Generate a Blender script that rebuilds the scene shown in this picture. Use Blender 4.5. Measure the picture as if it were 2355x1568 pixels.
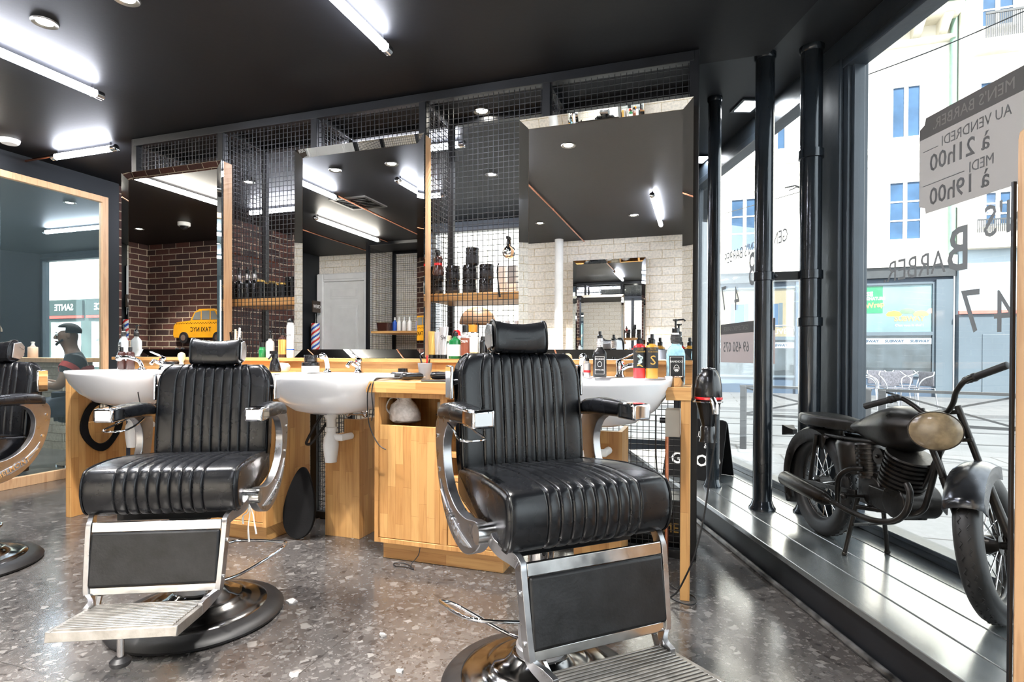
import bpy, bmesh, math, random
from mathutils import Vector, Matrix, Euler
random.seed(7)
C = bpy.context.scene
COL = C.collection
for o in list(bpy.data.objects): bpy.data.objects.remove(o)
PI = math.pi
TH = math.radians(18.4)      # the view is turned 18.4 degrees to the left of the mirror wall's normal
PH = math.radians(20.5)      # the shop front runs 20.5 degrees left of that normal
FPX = 1295.0
# ---------------------------------------------------------------- camera
cam = bpy.data.cameras.new('camera'); cam.lens = 36.0*FPX/2355.0; cam.sensor_width = 36.0
cam.clip_start = 0.02; cam.clip_end = 300
pitch = math.radians(-0.4)
cam.shift_y = (815-784+FPX*math.tan(-pitch))/2355.0
co = bpy.data.objects.new('camera', cam); COL.objects.link(co)
co.matrix_world = Matrix.Translation((0, 0, 1.0)) @ Matrix.Rotation(TH, 4, 'Z') @ Matrix.Rotation(PI/2+pitch, 4, 'X') @ Matrix.Rotation(math.radians(0.22), 4, 'Z')
C.camera = co
# ---------------------------------------------------------------- light and exposure
C.view_settings.view_transform = 'Standard'
try: C.view_settings.look = 'None'
except Exception: pass
C.view_settings.gamma = 1.0; C.view_settings.use_curve_mapping = False
C.view_settings.exposure = 2.2
w = bpy.data.worlds.new('sky'); C.world = w; w.use_nodes = True
wn = w.node_tree; wn.nodes.clear()
bg = wn.nodes.new('ShaderNodeBackground'); wo = wn.nodes.new('ShaderNodeOutputWorld')
sky = wn.nodes.new('ShaderNodeTexSky'); sky.sky_type = 'HOSEK_WILKIE'
sky.turbidity = 4.0; sky.ground_albedo = 0.5; sky.sun_direction = Vector((0.35, -0.6, 0.72)).normalized()
mixs = wn.nodes.new('ShaderNodeMix'); mixs.data_type = 'RGBA'; mixs.inputs[0].default_value = 0.75
mixs.inputs[7].default_value = (0.92, 0.97, 1.0, 1)
wn.links.new(sky.outputs[0], mixs.inputs[6]); wn.links.new(mixs.outputs[2], bg.inputs[0])
bg.inputs[1].default_value = 1.3
wn.links.new(bg.outputs[0], wo.inputs[0])
sun = bpy.data.lights.new('sun', 'SUN'); sun.energy = 4.5; sun.angle = math.radians(1.0); sun.color = (1.0, 0.95, 0.88)
so = bpy.data.objects.new('sun', sun); COL.objects.link(so)
so.rotation_euler = Vector((0.25, -0.62, 0.75)).to_track_quat('Z', 'Y').to_euler()

# ---------------------------------------------------------------- coordinate helpers
ct, st = math.cos(TH), math.sin(TH); cp, sp = math.cos(PH), math.sin(PH)
def W(x, z, h=0.0):            # right / forward of the viewpoint -> world
    return Vector((x*ct-z*st, x*st+z*ct, h))
def F(s, n, h=0.0):            # along / out through the shop front -> world
    return Vector((n*cp-s*sp, n*sp+s*cp, h))
# ---------------------------------------------------------------- mesh builder
class MB:
    def __init__(self): self.bm = bmesh.new(); self.mi = 0
    def _face(self, vs):
        try:
            f = self.bm.faces.new(vs); f.material_index = self.mi; return f
        except ValueError: return None
    def box(self, x0, x1, y0, y1, z0, z1, m=None):
        p = [(x0,y0,z0),(x1,y0,z0),(x1,y1,z0),(x0,y1,z0),(x0,y0,z1),(x1,y0,z1),(x1,y1,z1),(x0,y1,z1)]
        v = [self.bm.verts.new((m @ Vector(q)) if m else q) for q in p]
        for i in ((3,2,1,0),(4,5,6,7),(0,1,5,4),(1,2,6,5),(2,3,7,6),(3,0,4,7)): self._face([v[k] for k in i])
        return self
    def bar(self, a, b, wx, wz, up=(0,0,1)):      # rectangular bar from a to b
        a = Vector(a); b = Vector(b); d = (b-a); L = d.length; d.normalize()
        u = Vector(up); s = d.cross(u)
        if s.length < 1e-4: s = d.cross(Vector((1,0,0)))
        s.normalize(); u = s.cross(d).normalized()
        m = Matrix((s, d, u)).transposed().to_4x4(); m.translation = a
        return self.box(-wx/2, wx/2, 0, L, -wz/2, wz/2, m)
    def tube(self, pts, r, seg=10, caps=True, closed=False, sy=1.0):
        pts = [Vector(p) for p in pts]; n = len(pts)
        rs = r if isinstance(r, (list, tuple)) else [r]*n
        rings = []; prev = None
        for i, p in enumerate(pts):
            if closed: t = pts[(i+1) % n]-pts[i-1]
            else: t = pts[min(i+1, n-1)]-pts[max(i-1, 0)]
            t.normalize()
            if prev is None:
                a = Vector((0,0,1)) if abs(t.z) < 0.9 else Vector((1,0,0))
                s = t.cross(a).normalized()
            else:
                s = prev-t*prev.dot(t)
                s = s.normalized() if s.length > 1e-6 else t.orthogonal().normalized()
            prev = s; u = t.cross(s)
            rings.append([self.bm.verts.new(p+s*math.cos(2*PI*k/seg)*rs[i]+u*math.sin(2*PI*k/seg)*rs[i]*sy) for k in range(seg)])
        m = n if closed else n-1
        for i in range(m):
            A = rings[i]; B = rings[(i+1) % n]
            for k in range(seg): self._face([A[k], A[(k+1)%seg], B[(k+1)%seg], B[k]])
        if caps and not closed: self._face(rings[0][::-1]); self._face(rings[-1])
        return self
    def cyl(self, a, b, r, seg=20): return self.tube([a, b], r, seg)
    def lathe(self, prof, seg=32, c=(0,0,0), m=None, sx=1.0, sy=1.0):
        c = Vector(c); rings = []
        for r, z in prof:
            if r < 1e-5: ring = [self.bm.verts.new(Vector((0,0,z))+c)]
            else: ring = [self.bm.verts.new(Vector((r*sx*math.cos(2*PI*k/seg), r*sy*math.sin(2*PI*k/seg), z))+c) for k in range(seg)]
            rings.append(ring)
        for A, B in zip(rings, rings[1:]):
            if len(A) == 1 and len(B) == 1: continue
            for k in range(seg):
                k2 = (k+1) % seg
                if len(A) == 1: self._face([A[0], B[k2], B[k]][::-1])
                elif len(B) == 1: self._face([A[k], A[k2], B[0]])
                else: self._face([A[k], A[k2], B[k2], B[k]])
        if m:
            for ring in rings:
                for v in ring: v.co = m @ v.co
        return self
    def prism(self, poly, a0, a1, axis='Z', m=None):
        def mk(p, a):
            q = {'Z': (p[0], p[1], a), 'X': (a, p[0], p[1]), 'Y': (p[0], a, p[1])}[axis]
            q = Vector(q); return self.bm.verts.new((m @ q) if m else q)
        A = [mk(p, a0) for p in poly]; B = [mk(p, a1) for p in poly]; n = len(poly)
        self._face(A[::-1]); self._face(B)
        for k in range(n): self._face([A[k], A[(k+1)%n], B[(k+1)%n], B[k]])
        return self
    def loft(self, rings, closed=True, cap0=True, cap1=True):
        R = [[self.bm.verts.new(p) for p in r] for r in rings]; n = len(R[0])
        for A, B in zip(R, R[1:]):
            for k in range(n if closed else n-1): self._face([A[k], A[(k+1)%n], B[(k+1)%n], B[k]])
        if cap0: self._face(R[0][::-1])
        if cap1: self._face(R[-1])
        return self
    def quad(self, a, b, c, d): self._face([self.bm.verts.new(p) for p in (a, b, c, d)]); return self
    def sphere(self, c, r, seg=16, sz=(1,1,1)):
        m = Matrix.Translation(c) @ Matrix.Diagonal((r*sz[0], r*sz[1], r*sz[2], 1))
        res = bmesh.ops.create_uvsphere(self.bm, u_segments=seg, v_segments=max(6, seg//2), radius=1.0, matrix=m)
        for v in res['verts']:
            for f in v.link_faces: f.material_index = self.mi
        return self
    def build(self, name, mats, parent=None, loc=None, rotz=None, bev=0, bseg=2, smooth=True, ang=40, sub=0):
        bmesh.ops.recalc_face_normals(self.bm, faces=self.bm.faces)
        me = bpy.data.meshes.new(name); self.bm.to_mesh(me); self.bm.free()
        if not isinstance(mats, (list, tuple)): mats = [mats]
        for mm in mats: me.materials.append(mm)
        if smooth:
            me.polygons.foreach_set('use_smooth', [True]*len(me.polygons))
            if not sub: me.set_sharp_from_angle(angle=math.radians(ang))
        o = bpy.data.objects.new(name, me); COL.objects.link(o)
        if parent: o.parent = parent
        if loc is not None: o.location = loc
        if rotz is not None: o.rotation_euler = (0, 0, rotz)
        if sub:
            s = o.modifiers.new('sub', 'SUBSURF'); s.levels = sub; s.render_levels = sub
        if bev:
            b = o.modifiers.new('bev', 'BEVEL'); b.width = bev; b.segments = bseg; b.limit_method = 'ANGLE'; b.angle_limit = math.radians(35)
        return o
def cr(pts, n=8, closed=False):           # Catmull-Rom smoothing of a path
    P = [Vector(p) for p in pts]; out = []; L = len(P)
    segs = L if closed else L-1
    for i in range(segs):
        if closed: p0, p1, p2, p3 = P[i-1], P[i], P[(i+1)%L], P[(i+2)%L]
        else: p0, p1, p2, p3 = P[max(i-1,0)], P[i], P[i+1], P[min(i+2, L-1)]
        for k in range(n):
            t = k/n
            out.append(0.5*((2*p1)+(p2-p0)*t+(2*p0-5*p1+4*p2-p3)*t*t+(3*p1-p0-3*p2+p3)*t**3))
    if not closed: out.append(P[-1])
    return out
def cr2(pts, n=6, closed=True):
    return [(v.x, v.y) for v in cr([(a, b, 0) for a, b in pts], n, closed)]
def tag(o, label, cat, group=None):
    o['label'] = label; o['category'] = cat
    if group: o['group'] = group
    return o
def T(name, label, cat, loc=(0,0,0), rotz=0, group=None):
    o = bpy.data.objects.new(name, None); o.empty_display_size = 0.05; COL.objects.link(o)
    o.location = loc; o.rotation_euler = (0, 0, rotz)
    return tag(o, label, cat, group)
def S(o): o['kind'] = 'structure'; return o
def lab(o, s): o['label'] = s; return o
def dup(root, loc=None, rotz=None, label=None, group=None):
    r = root.copy(); COL.objects.link(r)
    if loc is not None: r.location = loc
    if rotz is not None: r.rotation_euler = (0, 0, rotz)
    if label: r['label'] = label
    if group: r['group'] = group
    for ch in list(root.children):
        c = ch.copy(); COL.objects.link(c); c.parent = r
        for g in list(ch.children):
            d = g.copy(); COL.objects.link(d); d.parent = c
    return r
def text(body, size, mat, parent, M, name='lettering', ext=0.0008, align='CENTER', sx=1.0, loose=0.0, bold=0.0):
    cu = bpy.data.curves.new(name, 'FONT'); cu.body = body; cu.size = size; cu.extrude = ext; cu.offset = bold
    cu.align_x = align; cu.align_y = 'CENTER'; cu.resolution_u = 2; cu.space_character = 1+loose
    tmp = bpy.data.objects.new(name, cu); me = bpy.data.meshes.new_from_object(tmp)
    bpy.data.objects.remove(tmp)
    me.transform(M @ Matrix.Diagonal((sx, 1, 1, 1)))
    me.materials.clear(); me.materials.append(mat)
    o = bpy.data.objects.new(name, me); COL.objects.link(o)
    if parent: o.parent = parent
    return o
def frame_m(origin, right, up):           # matrix: x=right, y=up, z=right x up
    r = Vector(right).normalized(); u = Vector(up).normalized(); n = r.cross(u)
    m = Matrix((r, u, n)).transposed().to_4x4(); m.translation = Vector(origin); return m
# ---------------------------------------------------------------- materials
def nodes(name):
    m = bpy.data.materials.new(name); m.use_nodes = True; nt = m.node_tree
    return m, nt, nt.nodes['Principled BSDF'], nt.nodes['Material Output']
def N(nt, typ, **kw):
    n = nt.nodes.new(typ)
    for k, v in kw.items():
        if k.startswith('i_'): n.inputs[int(k[2:])].default_value = v
        else: setattr(n, k, v)
    return n
def ramp(nt, fac, stops):
    r = nt.nodes.new('ShaderNodeValToRGB'); e = r.color_ramp.elements
    while len(e) < len(stops): e.new(0.5)
    for el, (p, c) in zip(e, stops): el.position = p; el.color = (*c, 1)
    nt.links.new(fac, r.inputs[0]); return r.outputs[0]
def mixc(nt, fac, a, b, mode='MIX'):
    m = nt.nodes.new('ShaderNodeMix'); m.data_type = 'RGBA'; m.blend_type = mode
    for idx, v in ((0, fac), (6, a), (7, b)):
        if hasattr(v, 'is_linked') or isinstance(v, bpy.types.NodeSocket): nt.links.new(v, m.inputs[idx])
        elif idx == 0: m.inputs[0].default_value = v
        else: m.inputs[idx].default_value = (*v, 1)
    return m.outputs[2]
def math_(nt, op, a, b=0.0):
    m = nt.nodes.new('ShaderNodeMath'); m.operation = op
    for i, v in enumerate((a, b)):
        if isinstance(v, bpy.types.NodeSocket): nt.links.new(v, m.inputs[i])
        else: m.inputs[i].default_value = v
    return m.outputs[0]
def mat(name, col, rough=0.5, metal=0.0, var=0.08, scale=8.0, bump=0.0, bscale=60, coat=0.0, emit=None, trans=0.0, ior=1.45, aniso=0, alpha=None, spec=None, rvar=0.0):
    m, nt, b, out = nodes(name)
    tc = N(nt, 'ShaderNodeTexCoord')
    nz = N(nt, 'ShaderNodeTexNoise'); nz.inputs['Scale'].default_value = scale; nz.inputs['Detail'].default_value = 4
    nt.links.new(tc.outputs['Object'], nz.inputs['Vector'])
    lo = tuple(max(0, c*(1-var*1.6)) for c in col); hi = tuple(min(1, c*(1+var)) for c in col)
    nt.links.new(ramp(nt, nz.outputs[0], [(0.3, lo), (0.7, hi)]), b.inputs['Base Color'])
    b.inputs['Roughness'].default_value = rough; b.inputs['Metallic'].default_value = metal
    b.inputs['Coat Weight'].default_value = coat; b.inputs['Coat Roughness'].default_value = 0.08
    b.inputs['Transmission Weight'].default_value = trans; b.inputs['IOR'].default_value = ior
    if spec is not None: b.inputs['Specular IOR Level'].default_value = spec
    if rvar:
        nt.links.new(ramp(nt, nz.outputs[0], [(0.3, (max(0, rough-rvar),)*3), (0.7, (rough+rvar,)*3)]), b.inputs['Roughness'])
    if emit: b.inputs['Emission Color'].default_value = (*emit[:3], 1); b.inputs['Emission Strength'].default_value = emit[3]
    if bump:
        n2 = N(nt, 'ShaderNodeTexNoise'); n2.inputs['Scale'].default_value = bscale; n2.inputs['Detail'].default_value = 5
        nt.links.new(tc.outputs['Object'], n2.inputs['Vector'])
        bp = N(nt, 'ShaderNodeBump'); bp.inputs['Strength'].default_value = bump; bp.inputs['Distance'].default_value = 0.01
        nt.links.new(n2.outputs[0], bp.inputs['Height']); nt.links.new(bp.outputs[0], b.inputs['Normal'])
    return m
def vec_uv(nt, kind):
    tc = N(nt, 'ShaderNodeTexCoord'); sp_ = N(nt, 'ShaderNodeSeparateXYZ'); nt.links.new(tc.outputs['Object'], sp_.inputs[0])
    x, y, z = sp_.outputs
    xy = math_(nt, 'ADD', x, y)
    c = N(nt, 'ShaderNodeCombineXYZ')
    if kind == 'wall': a, b = xy, z
    elif kind == 'vert': a, b = z, xy
    elif kind == 'horiz': a, b = x, math_(nt, 'ADD', y, z)
    nt.links.new(a, c.inputs[0]); nt.links.new(b, c.inputs[1])
    return c.outputs[0]
def wood(name, kind='vert', c1=(0.56, 0.315, 0.115), c2=(0.38, 0.165, 0.045), bw=0.36, rh=0.042, rough=0.42):
    m, nt, b, out = nodes(name); v = vec_uv(nt, kind)
    br = N(nt, 'ShaderNodeTexBrick'); br.offset = 0.37; br.offset_frequency = 2; br.squash = 0.8; br.squash_frequency = 3
    nt.links.new(v, br.inputs['Vector'])
    br.inputs['Scale'].default_value = 1.0; br.inputs['Brick Width'].default_value = bw; br.inputs['Row Height'].default_value = rh
    br.inputs['Mortar Size'].default_value = 0.0004; br.inputs['Mortar'].default_value = (c2[0]*.6, c2[1]*.55, c2[2]*.5, 1)
    br.inputs['Color1'].default_value = (*c1, 1); br.inputs['Color2'].default_value = (*c2, 1); br.inputs['Bias'].default_value = -0.25
    mp = N(nt, 'ShaderNodeMapping'); mp.inputs['Scale'].default_value = (2.2, 34, 1); nt.links.new(v, mp.inputs[0])
    nz = N(nt, 'ShaderNodeTexNoise'); nz.inputs['Scale'].default_value = 1.6; nz.inputs['Detail'].default_value = 6; nz.inputs['Distortion'].default_value = 0.9
    nt.links.new(mp.outputs[0], nz.inputs['Vector'])
    g = ramp(nt, nz.outputs[0], [(0.30, (0.72, 0.62, 0.52)), (0.52, (1, 1, 1)), (0.8, (1.0, 0.97, 0.93))])
    colr = mixc(nt, 0.75, br.outputs['Color'], g, 'MULTIPLY')
    nt.links.new(colr, b.inputs['Base Color']); b.inputs['Roughness'].default_value = rough
    return m
def bricks(name, c1, c2, mortar, bw=0.235, rh=0.068, ms=0.006, rough=0.8, bump=0.9, soft=0.2):
    m, nt, b, out = nodes(name); v = vec_uv(nt, 'wall')
    nz = N(nt, 'ShaderNodeTexNoise'); nz.inputs['Scale'].default_value = 9; nz.inputs['Detail'].default_value = 3
    nt.links.new(v, nz.inputs['Vector'])
    va = N(nt, 'ShaderNodeVectorMath', operation='SCALE'); nt.links.new(nz.outputs['Color'], va.inputs[0]); va.inputs['Scale'].default_value = 0.012
    vb = N(nt, 'ShaderNodeVectorMath', operation='ADD'); nt.links.new(v, vb.inputs[0]); nt.links.new(va.outputs[0], vb.inputs[1])
    br = N(nt, 'ShaderNodeTexBrick'); nt.links.new(vb.outputs[0], br.inputs['Vector'])
    br.inputs['Scale'].default_value = 1; br.inputs['Brick Width'].default_value = bw; br.inputs['Row Height'].default_value = rh
    br.inputs['Mortar Size'].default_value = ms; br.inputs['Mortar Smooth'].default_value = soft
    br.inputs['Color1'].default_value = (*c1, 1); br.inputs['Color2'].default_value = (*c2, 1); br.inputs['Mortar'].default_value = (*mortar, 1)
    n2 = N(nt, 'ShaderNodeTexNoise'); n2.inputs['Scale'].default_value = 38; n2.inputs['Detail'].default_value = 5; nt.links.new(v, n2.inputs['Vector'])
    g = ramp(nt, n2.outputs[0], [(0.3, (0.72, 0.72, 0.72)), (0.65, (1.08, 1.05, 1.03))])
    nt.links.new(mixc(nt, 0.8, br.outputs['Color'], g, 'MULTIPLY'), b.inputs['Base Color'])
    b.inputs['Roughness'].default_value = rough
    h = math_(nt, 'SUBTRACT', math_(nt, 'MULTIPLY', n2.outputs[0], 0.25), br.outputs['Fac'])
    bp = N(nt, 'ShaderNodeBump'); bp.inputs['Strength'].default_value = bump; bp.inputs['Distance'].default_value = 0.006
    nt.links.new(h, bp.inputs['Height']); nt.links.new(bp.outputs[0], b.inputs['Normal'])
    return m
def terrazzo():
    m, nt, b, out = nodes('terrazzo_tiles'); b.inputs['Specular IOR Level'].default_value = 1.0
    tc = N(nt, 'ShaderNodeTexCoord'); P = tc.outputs['Object']
    nz = N(nt, 'ShaderNodeTexNoise'); nz.inputs['Scale'].default_value = 22; nz.inputs['Detail'].default_value = 2; nt.links.new(P, nz.inputs['Vector'])
    sc = N(nt, 'ShaderNodeVectorMath', operation='SCALE'); nt.links.new(nz.outputs['Color'], sc.inputs[0]); sc.inputs['Scale'].default_value = 0.045
    ad = N(nt, 'ShaderNodeVectorMath', operation='ADD'); nt.links.new(P, ad.inputs[0]); nt.links.new(sc.outputs[0], ad.inputs[1])
    nb = N(nt, 'ShaderNodeTexNoise'); nb.inputs['Scale'].default_value = 2.2; nb.inputs['Detail'].default_value = 6; nt.links.new(P, nb.inputs['Vector'])
    col = ramp(nt, nb.outputs[0], [(0.3, (0.040, 0.036, 0.035)), (0.7, (0.082, 0.076, 0.073))])
    for scale, thr, lo, hi in ((100, 0.75, (0.025, 0.023, 0.022), (0.135, 0.128, 0.124)), (48, 0.68, (0.020, 0.018, 0.018), (0.125, 0.118, 0.114)), (22, 0.52, (0.030, 0.027, 0.026), (0.150, 0.142, 0.136)), (12, 0.34, (0.05, 0.046, 0.044), (0.19, 0.182, 0.175))):
        vo = N(nt, 'ShaderNodeTexVoronoi', distance='MANHATTAN', voronoi_dimensions='2D'); vo.inputs['Scale'].default_value = scale
        nt.links.new(ad.outputs[0], vo.inputs['Vector'])
        se = N(nt, 'ShaderNodeSeparateColor'); nt.links.new(vo.outputs['Color'], se.inputs[0])
        lim = math_(nt, 'MULTIPLY', se.outputs[1], thr)
        d = math_(nt, 'MULTIPLY', math_(nt, 'SUBTRACT', lim, vo.outputs['Distance']), 14.0)
        cl = N(nt, 'ShaderNodeClamp'); nt.links.new(d, cl.inputs[0])
        keep = math_(nt, 'MULTIPLY', cl.outputs[0], math_(nt, 'GREATER_THAN', se.outputs[2], 0.28))
        cc = ramp(nt, se.outputs[0], [(0.15, lo), (0.95, hi)])
        col = mixc(nt, math_(nt, 'MULTIPLY', keep, 0.85), col, cc)
    br = N(nt, 'ShaderNodeTexBrick'); br.offset = 0.5
    mp = N(nt, 'ShaderNodeMapping'); mp.inputs['Location'].default_value = (1.18+0.6, 0.0, 0); nt.links.new(P, mp.inputs[0]); nt.links.new(mp.outputs[0], br.inputs['Vector'])
    br.inputs['Scale'].default_value = 1; br.inputs['Brick Width'].default_value = 1.2; br.inputs['Row Height'].default_value = 0.6
    br.inputs['Mortar Size'].default_value = 0.0018; br.inputs['Mortar Smooth'].default_value = 0
    col = mixc(nt, br.outputs['Fac'], col, (0.03, 0.028, 0.026))
    nt.links.new(col, b.inputs['Base Color'])
    nt.links.new(ramp(nt, nb.outputs[0], [(0.3, (0.13,)*3), (0.7, (0.24,)*3)]), b.inputs['Roughness'])
    bp = N(nt, 'ShaderNodeBump'); bp.inputs['Strength'].default_value = 0.25; bp.inputs['Distance'].default_value = 0.004; bp.invert = True
    nt.links.new(br.outputs['Fac'], bp.inputs['Height']); nt.links.new(bp.outputs[0], b.inputs['Normal'])
    return m
def planks():
    m, nt, b, out = nodes('painted_platform_boards')
    tc = N(nt, 'ShaderNodeTexCoord')
    br = N(nt, 'ShaderNodeTexBrick'); br.offset = 0.0; nt.links.new(tc.outputs['Object'], br.inputs['Vector'])
    br.inputs['Scale'].default_value = 1; br.inputs['Brick Width'].default_value = 60; br.inputs['Row Height'].default_value = 0.145
    br.inputs['Mortar Size'].default_value = 0.0; br.inputs['Mortar Smooth'].default_value = 0.1
    br.inputs['Color1'].default_value = (0.085, 0.095, 0.10, 1); br.inputs['Color2'].default_value = (0.10, 0.11, 0.112, 1); br.inputs['Mortar'].default_value = (0.01, 0.01, 0.01, 1)
    mp = N(nt, 'ShaderNodeMapping'); mp.inputs['Scale'].default_value = (1.5, 14, 1); nt.links.new(tc.outputs['Object'], mp.inputs[0])
    nz = N(nt, 'ShaderNodeTexNoise'); nz.inputs['Scale'].default_value = 3; nz.inputs['Detail'].default_value = 5; nt.links.new(mp.outputs[0], nz.inputs['Vector'])
    nt.links.new(mixc(nt, 0.5, br.outputs['Color'], ramp(nt, nz.outputs[0], [(0.3, (0.8,)*3), (0.7, (1.1,)*3)]), 'MULTIPLY'), b.inputs['Base Color'])
    nt.links.new(ramp(nt, nz.outputs[0], [(0.3, (0.17,)*3), (0.7, (0.27,)*3)]), b.inputs['Roughness'])
    bp = N(nt, 'ShaderNodeBump'); bp.inputs['Strength'].default_value = 0.5; bp.inputs['Distance'].default_value = 0.004; bp.invert = True
    b.inputs['Coat Weight'].default_value = 1.0; b.inputs['Coat Roughness'].default_value = 0.2; b.inputs['Specular IOR Level'].default_value = 1.0; b.inputs['Coat IOR'].default_value = 1.7
    nt.links.new(br.outputs['Fac'], bp.inputs['Height']); nt.links.new(bp.outputs[0], b.inputs['Normal'])
    return m
def paving(name, c1, c2, bw, rh, ms=0.012, rough=0.7):
    m, nt, b, out = nodes(name)
    tc = N(nt, 'ShaderNodeTexCoord'); br = N(nt, 'ShaderNodeTexBrick'); nt.links.new(tc.outputs['Object'], br.inputs['Vector'])
    br.inputs['Scale'].default_value = 1; br.inputs['Brick Width'].default_value = bw; br.inputs['Row Height'].default_value = rh; br.inputs['Mortar Size'].default_value = ms
    br.inputs['Color1'].default_value = (*c1, 1); br.inputs['Color2'].default_value = (*c2, 1); br.inputs['Mortar'].default_value = (0.03, 0.03, 0.03, 1)
    nz = N(nt, 'ShaderNodeTexNoise'); nz.inputs['Scale'].default_value = 30; nz.inputs['Detail'].default_value = 5; nt.links.new(tc.outputs['Object'], nz.inputs['Vector'])
    nt.links.new(mixc(nt, 0.6, br.outputs['Color'], ramp(nt, nz.outputs[0], [(0.3, (0.8,)*3), (0.7, (1.1,)*3)]), 'MULTIPLY'), b.inputs['Base Color'])
    b.inputs['Roughness'].default_value = rough
    return m
def pane(name, tint=(0.96, 0.985, 0.99), refl=1.0):
    m, nt, b, out = nodes(name); nt.nodes.remove(b)
    tr = N(nt, 'ShaderNodeBsdfTransparent'); tr.inputs[0].default_value = (*tint, 1)
    gl = N(nt, 'ShaderNodeBsdfGlossy'); gl.inputs['Roughness'].default_value = 0.0
    lw = N(nt, 'ShaderNodeLayerWeight'); lw.inputs[0].default_value = 0.5
    fz = math_(nt, 'ADD', 0.035, math_(nt, 'MULTIPLY', math_(nt, 'POWER', lw.outputs['Facing'], 5.0), 0.8))
    mx = N(nt, 'ShaderNodeMixShader')
    nt.links.new(math_(nt, 'MULTIPLY', fz, refl), mx.inputs[0]); nt.links.new(tr.outputs[0], mx.inputs[1]); nt.links.new(gl.outputs[0], mx.inputs[2])
    nt.links.new(mx.outputs[0], out.inputs[0]); return m
def mirror(name, col=(0.93, 0.94, 0.935), haze=0.0):
    m, nt, b, out = nodes(name)
    tc = N(nt, 'ShaderNodeTexCoord'); nz = N(nt, 'ShaderNodeTexNoise'); nz.inputs['Scale'].default_value = 3.0
    nt.links.new(tc.outputs['Object'], nz.inputs['Vector'])
    nt.links.new(ramp(nt, nz.outputs[0], [(0.3, tuple(c*0.985 for c in col)), (0.7, col)]), b.inputs['Base Color'])
    b.inputs['Metallic'].default_value = 1; b.inputs['Roughness'].default_value = 0.0
    if haze:
        df = N(nt, 'ShaderNodeBsdfDiffuse'); df.inputs[0].default_value = (0.45, 0.62, 0.66, 1)
        mx = N(nt, 'ShaderNodeMixShader'); mx.inputs[0].default_value = haze
        nt.links.new(b.outputs[0], mx.inputs[1]); nt.links.new(df.outputs[0], mx.inputs[2]); nt.links.new(mx.outputs[0], out.inputs[0])
    return m
def glow(name, col, strength):
    m, nt, b, out = nodes(name); nt.nodes.remove(b)
    e = N(nt, 'ShaderNodeEmission'); e.inputs[0].default_value = (*col, 1); e.inputs[1].default_value = strength
    nt.links.new(e.outputs[0], out.inputs[0]); return m
M = {}
M['wood'] = wood('beech_blocks_upright'); M['woodh'] = wood('beech_blocks_lengthwise', 'horiz', rh=0.045, bw=0.42)
M['pale_wood'] = wood('pale_plywood', 'vert', (0.60, 0.37, 0.20), (0.52, 0.30, 0.155), bw=2.5, rh=0.3)
M['black_metal'] = mat('black_painted_steel', (0.008, 0.009, 0.011), 0.38, 0.0, var=0.15, bump=0.05)
M['wire'] = mat('black_welded_wire', (0.03, 0.031, 0.035), 0.4, 0.5, var=0.1)
M['ceiling'] = mat('dark_grey_ceiling_paint', (0.0050, 0.0053, 0.0064), 0.5, var=0.06, scale=2.0, bump=0.03, bscale=40, spec=0.22)
M['ceiling_up'] = mat('window_lit_ceiling_paint', (0.022, 0.0245, 0.028), 0.45, var=0.06, scale=2.0, spec=0.35)  # lighter, bluer copy of the ceiling paint; window light put into its colour
M['darkwall'] = mat('dark_grey_wall_paint', (0.011, 0.0135, 0.017), 0.5, var=0.08, scale=2.0, spec=0.3)
M['plinth'] = mat('charcoal_platform_paint', (0.010, 0.011, 0.0135), 0.42, var=0.2, scale=5)
M['grey_metal'] = mat('slate_grey_window_paint', (0.035, 0.045, 0.057), 0.3, 0.1, var=0.12, scale=4, bump=0.08, bscale=25)
M['pipe'] = mat('dark_glossy_pipe_paint', (0.022, 0.029, 0.037), 0.16, 0.3, var=0.15, scale=6, bump=0.12, bscale=18, coat=0.4)
M['brown_brick'] = bricks('brown_bricks', (0.125, 0.048, 0.034), (0.045, 0.024, 0.021), (0.50, 0.42, 0.31), bw=0.24, rh=0.078, ms=0.006)
M['white_brick'] = bricks('white_brick_cladding', (0.88, 0.84, 0.76), (0.80, 0.75, 0.66), (0.60, 0.50, 0.33), bw=0.30, rh=0.105, ms=0.004, bump=0.7)
M['cream_brick'] = bricks('cream_brick_cladding', (0.55, 0.50, 0.40), (0.46, 0.41, 0.32), (0.25, 0.21, 0.15), bw=0.30, rh=0.085, ms=0.004, bump=1.0)
M['floor'] = terrazzo(); M['boards'] = planks()
M['mirror'] = mirror('silvered_mirror'); M['bevel_mirror'] = mirror('bevelled_mirror_edge', (0.90, 0.92, 0.91))
M['hazy_mirror'] = mirror('tall_wall_mirror', (0.66, 0.78, 0.80), 0.055)
M['leather'] = mat('black_leather', (0.0045, 0.005, 0.0065), 0.27, var=0.2, scale=14, bump=0.025, bscale=190, coat=0.0, spec=0.5, rvar=0.02)
M['scuffed'] = mat('scuffed_black_leather', (0.007, 0.0075, 0.0085), 0.42, var=0.45, scale=22, bump=0.08, bscale=120, spec=0.45)
M['chrome'] = mat('chrome', (0.66, 0.67, 0.69), 0.05, 1.0, var=0.03, scale=20)
M['polished'] = mat('worn_polished_aluminium', (0.50, 0.495, 0.49), 0.18, 1.0, var=0.1, scale=18, rvar=0.08)
M['alu'] = mat('satin_cast_aluminium', (0.36, 0.36, 0.37), 0.32, 1.0, var=0.08, scale=24, rvar=0.06)
M['paint_silver'] = mat('silver_grey_enamel', (0.26, 0.26, 0.27), 0.35, 0.35, var=0.06)
M['rubber'] = mat('black_rubber', (0.008, 0.008, 0.009), 0.45, var=0.2, scale=18, bump=0.05)
M['basedark'] = mat('tarnished_chrome_base', (0.20, 0.195, 0.19), 0.14, 1.0, var=0.35, scale=9, rvar=0.07)
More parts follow.
